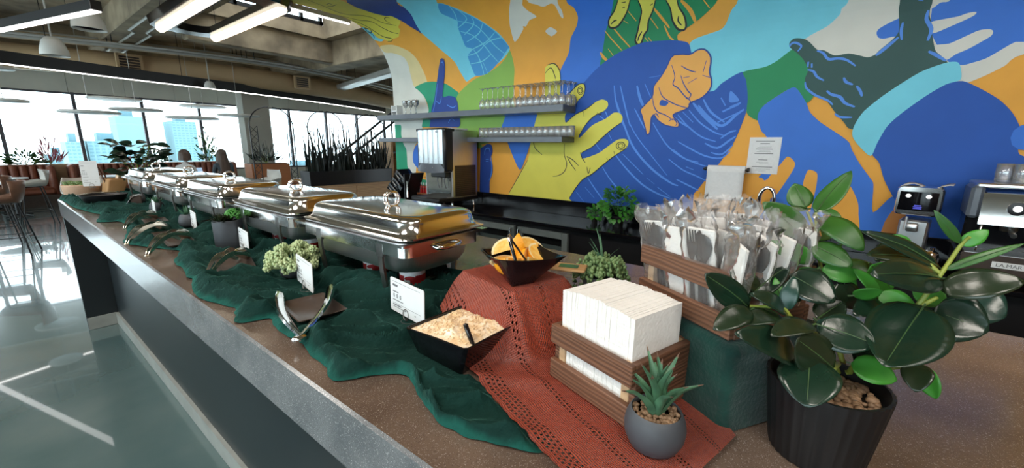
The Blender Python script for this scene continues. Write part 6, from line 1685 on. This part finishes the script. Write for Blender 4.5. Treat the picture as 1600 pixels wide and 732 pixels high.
# notice on the wall
t = thing('wall_notice', 'white printed notice sheet stuck on the mural above the rubber plant', 'notice', (3.568, .379, 1.533))
b = MB(); b.box((0, 0, 0), (.003, .204, .268)); nb = b.build('sheet', M['paper'], t)
b = MB()
for z, w in ((.105, .12), (.088, .06), (.048, .11), (.015, .12), (-.030, .06), (-.082, .13)): b.box((-.0018, 0, z), (.0008, w, .0048))
random.seed(3)
for z, w in ((.070, .08), (.060, .09), (.036, .07), (.028, .09), (-.048, .08), (-.058, .06), (-.098, .09), (-.108, .07), (-.118, .05)): b.box((-.0018, random.uniform(-.01, .01), z), (.0006, w, .0014))
b.build('printed_lines', M['ink'], nb)
# tap
t = thing('bar_tap', 'curved chrome gooseneck tap behind the cutlery crate', 'tap', (3.40, .35, ZK))
b = MB(); b.lathe([(.028, 0), (.028, .02), (.018, .026), (.018, .09)], 18); b.build('base', M['chrome'], t, 50)
b = MB(); b.tube([(0, 0, .08), (0, 0, .30)]+[(0, -.045+.045*math.cos(a)*1.0, .34+.07*math.sin(a)) for a in [PI*k/12 for k in range(13)]]+[(0, -.092, .27)], .0125, 10); b.build('gooseneck', M['chrome'], t, 60)
b = MB(); b.tube([(0, .02, .06), (0, .07, .085)], .007, 8); b.build('lever', M['chrome'], t, 60)
# coffee grinder with screen
t = thing('coffee_grinder', 'coffee grinder with rounded dark screen and two lit dials', 'coffee grinder', (3.36, -.47, ZK), R(-12))
b = MB(); b.box((.02, 0, .14), (.16, .13, .28), bev=.01); b.build('body', M['steel2'], t)
b = MB(); b.box((0, 0, .012), (.22, .17, .024), bev=.006); b.build('base', M['black'], t)
b = MB(); L = []
for x, s_ in ((-.085, .94), (-.075, 1.0), (.05, 1.0), (.06, .96)):
    L.append([Vector((x-.03*(1-(p.x/.1)**2)*(1 if x < 0 else 0), p.x*s_, .395+p.y*s_*(1+.10*(p.x/.1)**2))) for p in rrect(.098, .080, .03, 0, 6)])
b.loft(L); hd = b.build('head', M['steel'], t, 50)
b = MB(); 
rows = [[Vector((-.118+.030*((y)/.1)**2, y, z)) for z in (.34, .36, .43, .447)] for y in [-.080+.16*k/12 for k in range(13)]]
b.grid(rows); b.build('screen', M['screenface'], hd, 180)
for y in (.042, -.042):
    b = MB(); b.ball((-.116, y, .425), .0105, 10, 6, (.3, 1.2, 1)); b.build('lit_dial', M['litdot'], hd, 180)
b = MB()
for z, w in ((.372, .03), (.363, .036), (.354, .036)): b.box((-.119, -.005, z), (.001, w, .003))
b.build('blue_readout', M['litblue'], hd)
b = MB(); b.box((-.085, 0, .24), (.04, .05, .05), bev=.006); b.tube([(-.09, .03, .3), (-.09, .03, .22)], .006, 6); b.build('spout', M['steel2'], t, 50)
b = MB(); rows = [[Vector((x, y, .482+.012*math.sin(y*40)+.010*noise.noise(Vector((x*20, y*20, 1))))) for x in (-.09, -.03, .03, .07)] for y in [-.125+.21*k/14 for k in range(15)]]; b.grid(rows); o = b.build('cloth_on_top', M['blouse'], t, 180); o.modifiers.new('thickness', 'SOLIDIFY').thickness = .004
# steel shaker
t = thing('steel_shaker', 'small steel shaker between the grinder and the espresso machine', 'shaker', (3.18, -.535, ZK))
b = MB(); b.lathe([(0, 0), (.035, 0), (.037, .004), (.036, .10), (.037, .105), (.030, .125), (.015, .132), (.014, .15), (0, .152)], 24); b.build('cup', M['steel'], t, 50)
b = MB()
for k in range(12): b.tube([(.0365*math.cos(a), .0365*math.sin(a), .012) if zz == 0 else (.0365*math.cos(a), .0365*math.sin(a), .095) for zz in (0, 1) for a in (2*PI*k/12,)], .003, 5)
b.build_each('rib', M['steel2'], t, 60)
# espresso machine
t = thing('espresso_machine', 'large chrome and black espresso machine at the right edge', 'espresso machine', (3.30, -.93, ZK), R(-6))
b = MB(); b.box((.02, .0, .09), (.42, .56, .10), bev=.01); b.build('base', M['black'], t)
b = MB(); b.box((-.195, 0, .105), (.012, .54, .10), bev=.003); fp = b.build('front_plate', M['tray'], t)
b = MB(); b.box((-.203, .10, .108), (.006, .115, .032), bev=.001); b.build('name_plate', M['white'], fp)
def text(s_, size, parent, loc, rot, m_, name='lettering'):
    cu = bpy.data.curves.new(name, 'FONT'); cu.body = s_; cu.size = size; cu.extrude = .0006; cu.align_x = 'CENTER'; cu.align_y = 'CENTER'
    o = bpy.data.objects.new(name, cu); COL.objects.link(o)
    dg = bpy.context.evaluated_depsgraph_get(); me = bpy.data.meshes.new_from_object(o.evaluated_get(dg)); bpy.data.objects.remove(o)
    me.materials.clear(); me.materials.append(m_)
    o = bpy.data.objects.new(name, me); COL.objects.link(o); o.parent = parent; o.location = loc; o.rotation_euler = rot; return o
text('LA.MAR', .026, fp, (-.2068, .10, .108), (PI/2, 0, -PI/2), M['ink'])
b = MB(); b.box((.10, 0, .28), (.24, .54, .34), bev=.01); b.build('back_body', M['blackgloss'], t)
b = MB(); rows = [[Vector((-.20+.03*q, y, .31+.16*q)) for q in (0, .25, .5, .75, 1)] for y in (-.24, .24)]; b.grid(rows)
b.box((-.04, 0, .395), (.26, .48, .155), bev=.012); b.build('group_housing', M['chrome'], t, 30)
for yy in (.262, -.262):
    b = MB(); b.box((-.02, yy, .42), (.30, .05, .17), bev=.014); b.build('side_cheek', M['shelfm'], t)
b = MB(); b.box((.02, 0, .508), (.38, .54, .022), bev=.006); b.build('cup_tray', M['steel2'], t)
for yy in (.12, -.12):
    b = MB(); b.lathe([(0, 0), (.028, 0), (.034, .004), (.034, .012), (.026, .014)], 24); o = b.build('group_dial', M['black'], t, 50); o.location = (-.180, yy, .40); o.rotation_euler = (0, -PI/2, 0)
    b = MB(); b.lathe([(0, .0), (.016, .0), (.016, .003), (0, .004)], 20); o2 = b.build('dial_face', M['litdot'], o, 50); o2.location = (0, 0, .0145)
    b = MB(); b.lathe([(.03, 0), (.033, .005), (.033, .04), (.0, .042)], 20, (-.11, yy, .275)); b.tube([(-.13, yy, .285), (-.20, yy, .282), (-.265, yy, .272)], [.006, .011, .012], 8); b.build('portafilter', M['darksteel'], t, 50)
b = MB(); b.tube([(-.17, .22, .33), (-.20, .225, .28), (-.205, .225, .17)], .005, 8); b.build('steam_wand', M['chrome'], t, 60)
b = MB(); b.box((-.09, 0, .152), (.20, .52, .012)); b.build('drip_grid', M['steel2'], t)
for k, (x, y) in enumerate(((.0, .17), (.0, .08), (-.06, .12), (.02, -.02))):
    put(tbm, 'tumbler', (3.30+x, -.93+y, ZK+.5205), 'clear tumbler %s on top of the espresso machine' % ('at the left', 'second from left', 'in front', 'at the right')[k], 'tumbler', 'tumblers on the espresso machine')
# ------------------------------------------------------------------ snake plant planter on pale wood cabinet, rail
t = thing('pale_wood_cabinet', 'pale wood service cabinet under the snake plant trough', 'cabinet', (3.42, 5.86, 0))
b = MB(); b.box((0, 0, .51), (1.36, .46, 1.0), bev=.004); b.build('body', M['palewood'], t)
for x in (-.34, .34):
    b = MB(); b.box((x, -.238, .52), (.66, .018, .9), bev=.003); d = b.build('door', M['palewood'], t)
    b = MB(); b.ball((x+(.28 if x < 0 else -.28), -.256, .8), .012, 8, 5); b.build('knob', M['steel2'], d, 60)
t = thing('tall_wood_shelving', 'tall pale wood shelving with black shelf behind the painted arch end', 'shelving', (4.37, 5.85, 0))
b = MB(); b.box((0, .15, .83), (.5, .04, 1.66)); b.box((-.23, 0, .83), (.04, .34, 1.66)); b.box((.23, 0, .83), (.04, .34, 1.66)); b.build_each('side_panel', M['palewood'], t)
for z in (.5, 1.0, 1.46):
    b = MB(); b.box((0, 0, z), (.43, .3, .03)); b.build('shelf', M['black'], t)
t = thing('snake_plant_trough', 'long black trough of tall snake plants on the pale cabinet', 'planter', (3.39, 5.74, 1.0115))
b = MB(); b.loft([rrect(.665, .13, .01, 0, 2), rrect(.675, .14, .01, .20, 2), rrect(.662, .127, .01, .20, 2), rrect(.655, .12, .01, .16, 2)]); b.build('trough', M['black'], t, 30)
random.seed(15)
for k in range(200):
    x = random.uniform(-.63, .63); y = random.uniform(-.10, .10)
    h = random.uniform(.25, .50) if random.random() < .86 else random.uniform(.55, .85)
    lx = random.uniform(-.13, .13)*(h/.5); ly = random.uniform(-.08, .08)
    b = MB(); b.blade((x, y, .15), (x+lx, y+ly, .17+h), random.uniform(.022, .036), (random.uniform(-.5, .5), -1, .1), 6, random.uniform(-.06, .06), .35, .42)
    o = b.build('leaf', M['snake'], t, 180)
t = thing('stair_rail', 'pair of sloping black stair rails behind the snake plants', 'railing', (0, 0, 0))
for (p0, p1) in (((3.55, 7.0, 1.12), (5.75, 7.0, 2.64)), ((3.75, 7.0, 1.08), (5.75, 7.0, 2.42))):
    b = MB(); b.tube([p0, p1], .022, 8); b.build('rail', M['blackmetal'], t, 60)
for k in range(5):
    q = k/4; x = 3.7+q*1.9; z = 1.19+q*1.32
    b = MB(); b.tube([(x, 7.0, 0.0), (x, 7.0, z)], .018, 8); b.build('post', M['blackmetal'], t, 60)
# ------------------------------------------------------------------ wire arches by the far windows
def make_arch():
    t = thing('wire_arch', 'black wire lattice arch by the far window, leftmost of three', 'trellis', (3.95, 9.6, 0), 0, 'wire arches by the far window')
    for sx in (-1, 1):
        b = MB(); b.tube([(sx*.44, 0, 0), (sx*.44, 0, 1.95)]+[(sx*(.04+.40*math.cos(a)), 0, 1.95+.40*math.sin(a)) for a in [PI/2*k/8 for k in range(1, 9)]], .012, 6); b.build('frame_bar', M['blackmetal'], t, 60)
        b = MB(); b.tube([(sx*.30, 0, 0), (sx*.30, 0, 1.95)], .009, 5)
        for k in range(13):
            b.tube([(sx*.44, 0, .15*k), (sx*.30, 0, .15*k+.15)], .006, 4); b.tube([(sx*.30, 0, .15*k), (sx*.44, 0, .15*k+.15)], .006, 4)
        stuff(b.build('lattice', M['blackmetal'], t))
    return t
a0 = make_arch(); remember(a0)
dup(a0, (5.15, 9.6, 0), 0, 'black wire lattice arch by the far window, middle of three'); dup(a0, (6.35, 9.6, 0), 0, 'black wire lattice arch by the far window, rightmost of three')

# ------------------------------------------------------------------ lamps
t = thing('racetrack_pendant', 'large racetrack-shaped pendant with two glowing tubes over the bar', 'pendant lamp', (1.90, 5.75, 3.0))
def stad(hx, y0, y1, r, z):
    pts = []
    for k in range(13): a = PI*k/12; pts.append(Vector((hx*math.cos(a), y1-r+r*math.sin(a), z)))
    for k in range(13): a = PI+PI*k/12; pts.append(Vector((hx*math.cos(a), y0+r+r*math.sin(a), z)))
    return pts
b = MB(); b.loft([stad(.40, -1.15, 1.15, .22, -.02), stad(.42, -1.17, 1.17, .23, .07), stad(.36, -1.11, 1.11, .20, .08), stad(.20, -.95, .95, .12, .07), stad(.17, -.92, .92, .10, -.02), stad(.40, -1.15, 1.15, .22, -.02)], False, False); b.build('frame', M['blackgloss'], t, 50)
for x in (-.285, .285):
    b = MB(); P = [(x, -1.02, -.03), (x, -1.0, -.03), (x, 0, -.03), (x, 1.0, -.03), (x, 1.02, -.03)]; b.tube(P, [.03, .052, .052, .052, .03], 14); b.build('glowing_tube', M['lit'], t, 60)
b = MB()
for x, y in ((-.28, -.9), (.28, -.9), (-.28, .9), (.28, .9)): b.tube([(x, y, .07), (x, y, 1.26)], .003, 5)
b.build_each('cable', M['blackmetal'], t)
def linear(p0, p1, label):
    p0, p1 = Vector(p0), Vector(p1); d = p1-p0; t = thing('linear_pendant', label, 'pendant lamp', (p0+p1)/2, math.atan2(d.y, d.x))
    L = d.length
    b = MB(); b.box((0, 0, .02), (L, .10, .10), bev=.004); b.build('housing', M['black'], t)
    b = MB(); b.box((0, -.0, -.036), (L-.02, .085, .012)); b.build('diffuser', M['litwhite'], t)
    b = MB()
    for x in (-L*.4, L*.4): b.tube([(x, 0, .07), (x, 0, 4.25-p0.z)], .003, 5)
    b.build_each('cable', M['blackmetal'], t)
linear((-.60, 12.2, 3.0), (1.02, 6.45, 3.0), 'long straight black pendant with glowing underside, upper left')
linear((-2.3, 9.2, 3.0), (-.9, 4.2, 3.0), 'second straight black pendant, to the left of the frame')
def cone_lamp(loc, r, h, label, tilt=0):
    t = thing('dome_pendant', label, 'pendant lamp', loc); t.rotation_euler = (0, tilt, 0)
    b = MB(); b.lathe([(.03, h), (r*.45, h*.97), (r*.75, h*.75), (r*.95, h*.3), (r, 0), (r*.96, 0), (r*.9, h*.3), (r*.7, h*.72)], 32); b.build('shade', M['lampgrey'], t, 60)
    b = MB(); b.lathe([(0, h*.12), (r*.93, h*.12)], 24); b.build('diffuser', M['white'], t)
    b = MB(); b.tube([(0, 0, h), (0, 0, 4.25-loc[2])], .012, 6); b.build('stem', M['conduit'], t)
cone_lamp((1.17, 8.1, 3.06), .175, .26, 'grey dome pendant lamp just under the straight black pendant')
cone_lamp((.90, 9.1, 2.80), .155, .26, 'grey dome pendant lamp in front of the concrete beam')
cone_lamp((3.82, 12.6, 2.955), .12, .16, 'small grey dome pendant above the far track')
for k, (x, y, z, r, l) in enumerate(((.45, 13, 2.364, .35, 'flat grey disc pendant at the far left edge'), (2.23, 14, 2.615, .51, 'flat grey disc pendant highest in the left group'), (1.63, 13, 2.218, .51, 'flat grey disc pendant, lowest of the left group'), (2.41, 13, 2.33, .48, 'flat grey disc pendant right of the large low disc'), (4.02, 14, 2.58, .54, 'flat grey disc pendant highest in the right group'), (3.48, 13, 2.204, .56, 'flat grey disc pendant, lowest of the right group'), (4.52, 13, 2.334, .50, 'flat grey disc pendant in front of the pale column'), (.40, 12.0, 2.86, .25, 'small disc pendant near the black track at the left edge'))):
    t = thing('disc_pendant', l, 'pendant lamp', (x, y, z), 0, 'flat disc pendants by the windows')
    b = MB(); b.lathe([(0, .035), (r*.92, .03), (r, .012), (r, -.012), (r*.94, -.022), (0, -.022)], 40); b.build('disc', M['lampgrey'], t, 40)
    b = MB(); b.tube([(0, 0, .03), (0, 0, 4.25-z)], .006, 5); b.build_each('cable', M['conduit'], t)
for k, y in enumerate((-1.6, 1.6, 4.8)):  # panels built around the added fill lights, out of view
    t = thing('fill_panel', ('square fill light panel added behind the viewer', 'square fill light panel added over the customer aisle', 'square fill light panel added over the aisle, farther along')[k], 'ceiling lamp', (-1.6, y, 4.13))
    b = MB(); b.box((0, 0, .06), (1.5, 1.5, .1)); b.build('housing', M['black'], t)
    b = MB(); b.box((0, 0, .0), (1.4, 1.4, .02)); b.build('diffuser', M['fill_panel_face'], t)

# ------------------------------------------------------------------ seats, tables, booths
def make_stool(loc, rz, label, shell, h=.74):
    t = thing('bar_stool', label, 'bar stool', loc, rz)
    # moulded bucket shell, open to +y (front), back at -y
    b = MB(); rows = []
    for i in range(13):
        q = i/12
        if q < .5: u = q/.5; cy, cz = .22-.40*u, h+.01-.015*math.sin(PI*u)
        else: u = (q-.5)/.5; cy, cz = -.18-.09*math.sin(u*1.3), h+.30*u**1.25
        row = []
        wdt = .225*(1-.15*max(0, (q-.7)/.3)**2)
        for k in range(11):
            v = k/5-1
            lift = .09*abs(v)**3*(.4+.9*math.sin(PI*min(1, q*1.1)))
            fwd = .11*abs(v)**2.2*(max(0, q-.45)/.55)
            row.append(Vector((v*wdt, cy+fwd, cz+lift*(1 if q < .75 else .5))))
        rows.append(row)
    b.grid(rows); o = b.build('seat_shell', M[shell], t, 180); md = o.modifiers.new('thickness', 'SOLIDIFY'); md.thickness = .014
    for sx in (-1, 1):
        for sy in (-1, 1):
            b = MB(); b.tube([(sx*.13, sy*.12, h-.005), (sx*.23, sy*.22, .004)], .010, 7); b.build('leg', M['blackmetal'], t, 60)
    b = MB(); b.tube([(sx*.195, sy*.185, .27) for sx, sy in ((-1, -1), (1, -1), (1, 1), (-1, 1))], .007, 6, closed=True); b.build('footrest', M['blackmetal'], t)
    b = MB(); b.tube([(sx*.13, sy*.12, h-.004) for sx, sy in ((-1, -1), (1, -1), (1, 1), (-1, 1))], .008, 6, closed=True); b.build('seat_frame', M['blackmetal'], t)
    return t
make_stool((.50, 11.95, 0), R(95), 'pale shell bar stool with thin black legs by the window booth', 'shellwhite')
make_stool((.06, 8.95, 0), R(75), 'brown shell bar stool cut by the left edge', 'shellbrown')
make_stool((-.02, 10.2, 0), R(85), 'brown shell bar stool behind the nearer one at the left edge', 'shellbrown')
make_stool((.82, 7.85, 0), R(190), 'pale bucket bar stool just behind the far bar corner', 'shellwhite', .80)
make_stool((4.15, 10.6, 0), R(110), 'pale bucket stool near the orange wood planter', 'shellwhite', .66)
def make_table(loc, r, h, label):
    t = thing('round_table', label, 'table', loc)
    b = MB(); b.lathe([(0, h-.028), (r-.01, h-.028), (r, h-.02), (r, h-.004), (r-.006, h), (0, h)], 40); b.build('tabletop', M['white'], t, 40)
    b = MB(); b.lathe([(.035, .02), (.035, h-.03)], 14); b.build('post', M['black'], t, 60)
    for k in range(4):
        a = PI/4+k*PI/2; b = MB(); b.tube([(0, 0, .06), (math.cos(a)*r*.7, math.sin(a)*r*.7, .018)], [.022, .014], 6); b.build('foot', M['black'], t, 50)
make_table((.12, 15.0, 0), .50, .74, 'white round table in front of the booth at the left edge')
make_table((.30, 13.5, 0), .40, .74, 'white round table nearer the bar stools at the left edge')
make_table((2.15, 14.6, 0), .40, .74, 'white round table behind the terracotta planter')
def booth(x0, x1, y0, label, ribs):
    t = thing('booth_bench', label, 'booth', ((x0+x1)/2, y0, 0)); w = x1-x0
    b = MB(); b.box((0, -.30, .14), (w, .6, .28)); b.build('plinth', M['tray'], t)
    b = MB(); b.box((0, -.32, .37), (w-.1, .62, .17), bev=.05); b.build('seat_cushion', M['leather'], t, 40)
    n_ = ribs
    for k in range(n_):
        x = -w/2+.1+(w-.2)*(k+.5)/n_
        b = MB(); L = []
        rr = (w-.2)/n_/2*.98
        for z, s_ in ((.45, 1), (.93, 1), (.985, .9), (1.0, .6)):
            L.append([Vector((x+rr*math.cos(a), .0-.11*s_*max(0, math.sin(a))+.05, z)) for a in [PI*j/8 for j in range(9)]]+[Vector((x-rr, .08, z)), Vector((x+rr, .08, z))])
        b.loft(L); b.build('back_channel', M['leather'], t, 60)
    for sx in (-1, 1):
        b = MB(); b.box((sx*(w/2-.05), -.2, .5), (.13, .62, 1.0), bev=.05); b.build('end_panel', M['leather'], t, 50)
booth(-3.2, 1.08, 15.9, 'brown ribbed leather booth at the far left', 26)
booth(1.35, 5.1, 15.9, 'brown ribbed leather booth along the far window behind the chafing dishes', 24)
t = thing('wood_planter', 'orange wood planter wall beside the pale column', 'planter', (4.95, 12.6, 0))
b = MB(); b.box((0, 0, .52), (1.0, .5, 1.04), bev=.01); b.box((.72, -.1, .28), (.5, .6, .55), bev=.01); b.build_each('planter_box', M['planterwood'], t)
b = MB(); b.box((-.1, -.27, .40), (.62, .02, .5), bev=.004); b.build('inset_panel', M['palewood'], t)
b = MB(); b.box((0, 0, 1.045), (.9, .4, .01)); b.build('soil', M['mulch'], t)
def bush(loc, rx, rz_, n_, m_, label, seed, w=.05, ln=.10, upright=0):
    random.seed(seed); t = thing('window_plant', label, 'plant', loc); b = MB()
    for k in range(n_):
        d = rnd_unit(-.2); p = Vector((d.x*rx, d.y*rx*.6, .04+abs(d.z)*rz_))*random.uniform(.4, 1)
        dd = (d+Vector((0, 0, upright))).normalized(); b.blade(p, p+dd*ln*random.uniform(.7, 1.3), w*random.uniform(.7, 1.2), rnd_unit(), 3, .1, .1, .7)
    stuff(b.build('foliage', M[m_], t, 180))
    b = MB()
    for k in range(9):
        d = rnd_unit(.1); b.tube([(0, 0, 0), (d.x*rx*.8, d.y*rx*.4, d.z*rz_*.9)], .006, 4)
    stuff(b.build('stems', M['stem'], t))
t = thing('planter_shelf', 'pale planter ledge between the booth and the far windows', 'planter', (1.0, 16.24, 0))
b = MB(); b.box((0, 0, .5), (8.4, .3, 1.0)); b.build('ledge', M['palewood'], t)
bush((.68, 16.25, 1.002), .38, .34, 190, 'leaf_m', 'leafy green bush on the window ledge at the left', 41)
bush((1.10, 16.25, 1.002), .24, .60, 120, 'redleaf', 'pinkish spiky plant beside the green bush on the window ledge', 42, .025, .20, 1.4)
bush((2.52, 16.25, 1.002), .16, .50, 70, 'redleaf', 'pink spiky plant behind the dark leafy plant', 43, .025, .18, 1.4)
bush((3.25, 16.25, 1.002), .36, .28, 150, 'leaf_m', 'round green plant on the window ledge behind the chafing dishes', 44)
bush((4.62, 16.25, 1.002), .36, 1.0, 130, 'leaf_m', 'tall airy green plant by the pale column', 45, .05, .12, .9)
bush((4.95, 12.6, 1.0505), .36, .34, 170, 'leaf_d', 'grassy dark green plant in the orange wood planter', 46, .02, .26, .9)

# ------------------------------------------------------------------ seated people by the windows
def person(loc, rz, label, top, long_hair):
    t = thing('person', label, 'person', loc, rz)
    # skeleton, seated on a bench at z=.46, facing +y
    V_ = [(0, 0, .50), (0, -.02, .70), (0, 0, .92), (0, .01, 1.02), (0, .03, 1.10), (.18, 0, .96), (.22, .06, .70), (.14, .28, .70), (-.18, 0, .96), (-.22, .06, .70), (-.14, .28, .70), (.10, .05, .50), (.11, .42, .50), (.11, .42, .08), (.11, .52, .04), (-.10, .05, .50), (-.11, .42, .50), (-.11, .42, .08), (-.11, .52, .04)]
    E_ = [(0, 1), (1, 2), (2, 3), (3, 4), (2, 5), (5, 6), (6, 7), (2, 8), (8, 9), (9, 10), (0, 11), (11, 12), (12, 13), (13, 14), (0, 15), (15, 16), (16, 17), (17, 18)]
    rad = [.15, .13, .14, .06, .05, .065, .048, .035, .065, .048, .035, .10, .07, .05, .04, .10, .07, .05, .04]
    me = bpy.data.meshes.new('body'); me.from_pydata(V_, E_, []); o = bpy.data.objects.new('body', me); COL.objects.link(o); o.parent = t
    me.materials.append(M[top])
    sk = o.modifiers.new('skin', 'SKIN'); sk.use_smooth_shade = True
    for i, r_ in enumerate(rad): me.skin_vertices[0].data[i].radius = (r_, r_*.85)
    me.skin_vertices[0].data[0].use_root = True
    o.modifiers.new('subdivision', 'SUBSURF').levels = 2; o.modifiers['subdivision'].render_levels = 2
    b = MB(); rows = []
    b.ball((0, .035, 1.20), .105, 18, 14, (.78, .92, 1.12)); b.ball((0, .135, 1.185), .018, 8, 6, (.8, 1.2, 1.3)); b.tube([(-.022, .125, 1.145), (0, .132, 1.143), (.022, .125, 1.145)], .006, 6)
    for sx in (-1, 1): b.ball((sx*.035, .115, 1.215), .012, 8, 6); b.ball((sx*.083, .03, 1.19), .022, 8, 6, (.5, .8, 1.3))
    b.build('head', M['skin'], t, 180)
    b = MB(); rows = []
    L = .48 if long_hair else .10
    for j in range(12):
        q = j/11
        z = 1.345-.14*math.sin(q*PI/2*min(1, 1))*1.0-L*max(0, q-.35)/.65
        r_ = .124*math.sin(PI*min(.5, .04+q*.9)) * (1+1.25*max(0, q-.45)*(1 if long_hair else .12))
        row = []
        for k in range(19):
            a = PI*.92+PI*1.16*k/18
            wob = 1+(.012+.05*q)*math.sin(k*2.1+j*.25)
            row.append(Vector((math.cos(a)*r_*.9*wob, .03+math.sin(a)*r_*wob+.0, z)))
        rows.append(row)
    b.grid(rows); b.ball((0, .015, 1.243), .114, 18, 12, (.90, .98, .94))
    o = b.build('hair', M['hair'], t, 180)
    # hands with fingers on the table edge
    for sx in (-1, 1):
        b = MB(); c = Vector((sx*.14, .30, .70)); b.ball(c, .036, 8, 6, (1, 1.2, .5))
        for f in range(4): b.tube([c+Vector(((f-1.5)*.017, .03, 0)), c+Vector(((f-1.5)*.018, .065, .002)), c+Vector(((f-1.5)*.018, .085-.006*abs(f-1.5), -.010))], [.009, .008, .006], 6)
        b.tube([c+Vector((-sx*.03, 0, 0)), c+Vector((-sx*.05, .03, -.002)), c+Vector((-sx*.05, .05, -.006))], [.010, .009, .007], 6)
        b.build('hand', M['skin'], t, 180)
person((2.75, 11.3, .10), R(-60), 'person with shoulder-length hair and pale top, seated behind the chafing dishes', 'blouse', False)
person((3.66, 11.9, .10), R(10), 'person with long brown hair and dark jacket, seated with back to the bar', 'jacket', True)
for x, y, rz, l in ((2.75, 11.3, -60, 'low backless bench seat under the person in the pale top'), (3.66, 11.9, 10, 'low backless bench seat under the person in the dark jacket')):
    t = thing('bench_seat', l, 'seat', (x, y, 0), R(rz)); b = MB(); b.box((0, 0, .43), (.5, .44, .08), bev=.02); b.build('cushion', M['leather'], t)
    for sx in (-1, 1):
        for sy in (-1, 1):
            b = MB(); b.tube([(sx*.2, sy*.17, .39), (sx*.22, sy*.19, 0)], .016, 6); b.build('leg', M['black'], t)
make_table((3.35, 12.75, 0), .50, .74, 'white round table between the two seated people')
t = thing('laptop', 'open laptop with pale blue screen on the table between the people', 'laptop', (3.28, 12.55, .7415), R(5))
b = MB(); b.box((0, 0, .008), (.32, .22, .014), bev=.003); b.build('keyboard_base', M['darksteel'], t)
b = MB(); b.box((0, .13, .12), (.32, .010, .22), rot=Matrix.Rotation(R(-12), 3, 'X'), bev=.003); sc = b.build('screen_lid', M['laptopscreen'], t)

# ------------------------------------------------------------------ hazy city outside
def tower(x, y, w, d, z1, label, nx, nz, base=-30):
    t = thing('city_building', label, 'building', (x, y, base)); h = z1-base
    b = MB(); b.box((0, 0, h/2), (w, d, h)); b.build('walls', M['city'], t)
    if nx:
        b = MB(); z0 = max(0, -base-6)
        for i in range(nx):
            for j in range(nz):
                b.box((-w/2+w*(i+.5)/nx, -d/2-.05, z0+(h-z0)*(j+.5)/nz), (w/nx*.62, .15, (h-z0)/nz*.45))
        stuff(b.build('windows', M['city2'], t))
    b = MB(); b.box((0, 0, h+1.2), (w*.4, d*.4, 2.4)); b.build('roof_plant', M['city2'], t)
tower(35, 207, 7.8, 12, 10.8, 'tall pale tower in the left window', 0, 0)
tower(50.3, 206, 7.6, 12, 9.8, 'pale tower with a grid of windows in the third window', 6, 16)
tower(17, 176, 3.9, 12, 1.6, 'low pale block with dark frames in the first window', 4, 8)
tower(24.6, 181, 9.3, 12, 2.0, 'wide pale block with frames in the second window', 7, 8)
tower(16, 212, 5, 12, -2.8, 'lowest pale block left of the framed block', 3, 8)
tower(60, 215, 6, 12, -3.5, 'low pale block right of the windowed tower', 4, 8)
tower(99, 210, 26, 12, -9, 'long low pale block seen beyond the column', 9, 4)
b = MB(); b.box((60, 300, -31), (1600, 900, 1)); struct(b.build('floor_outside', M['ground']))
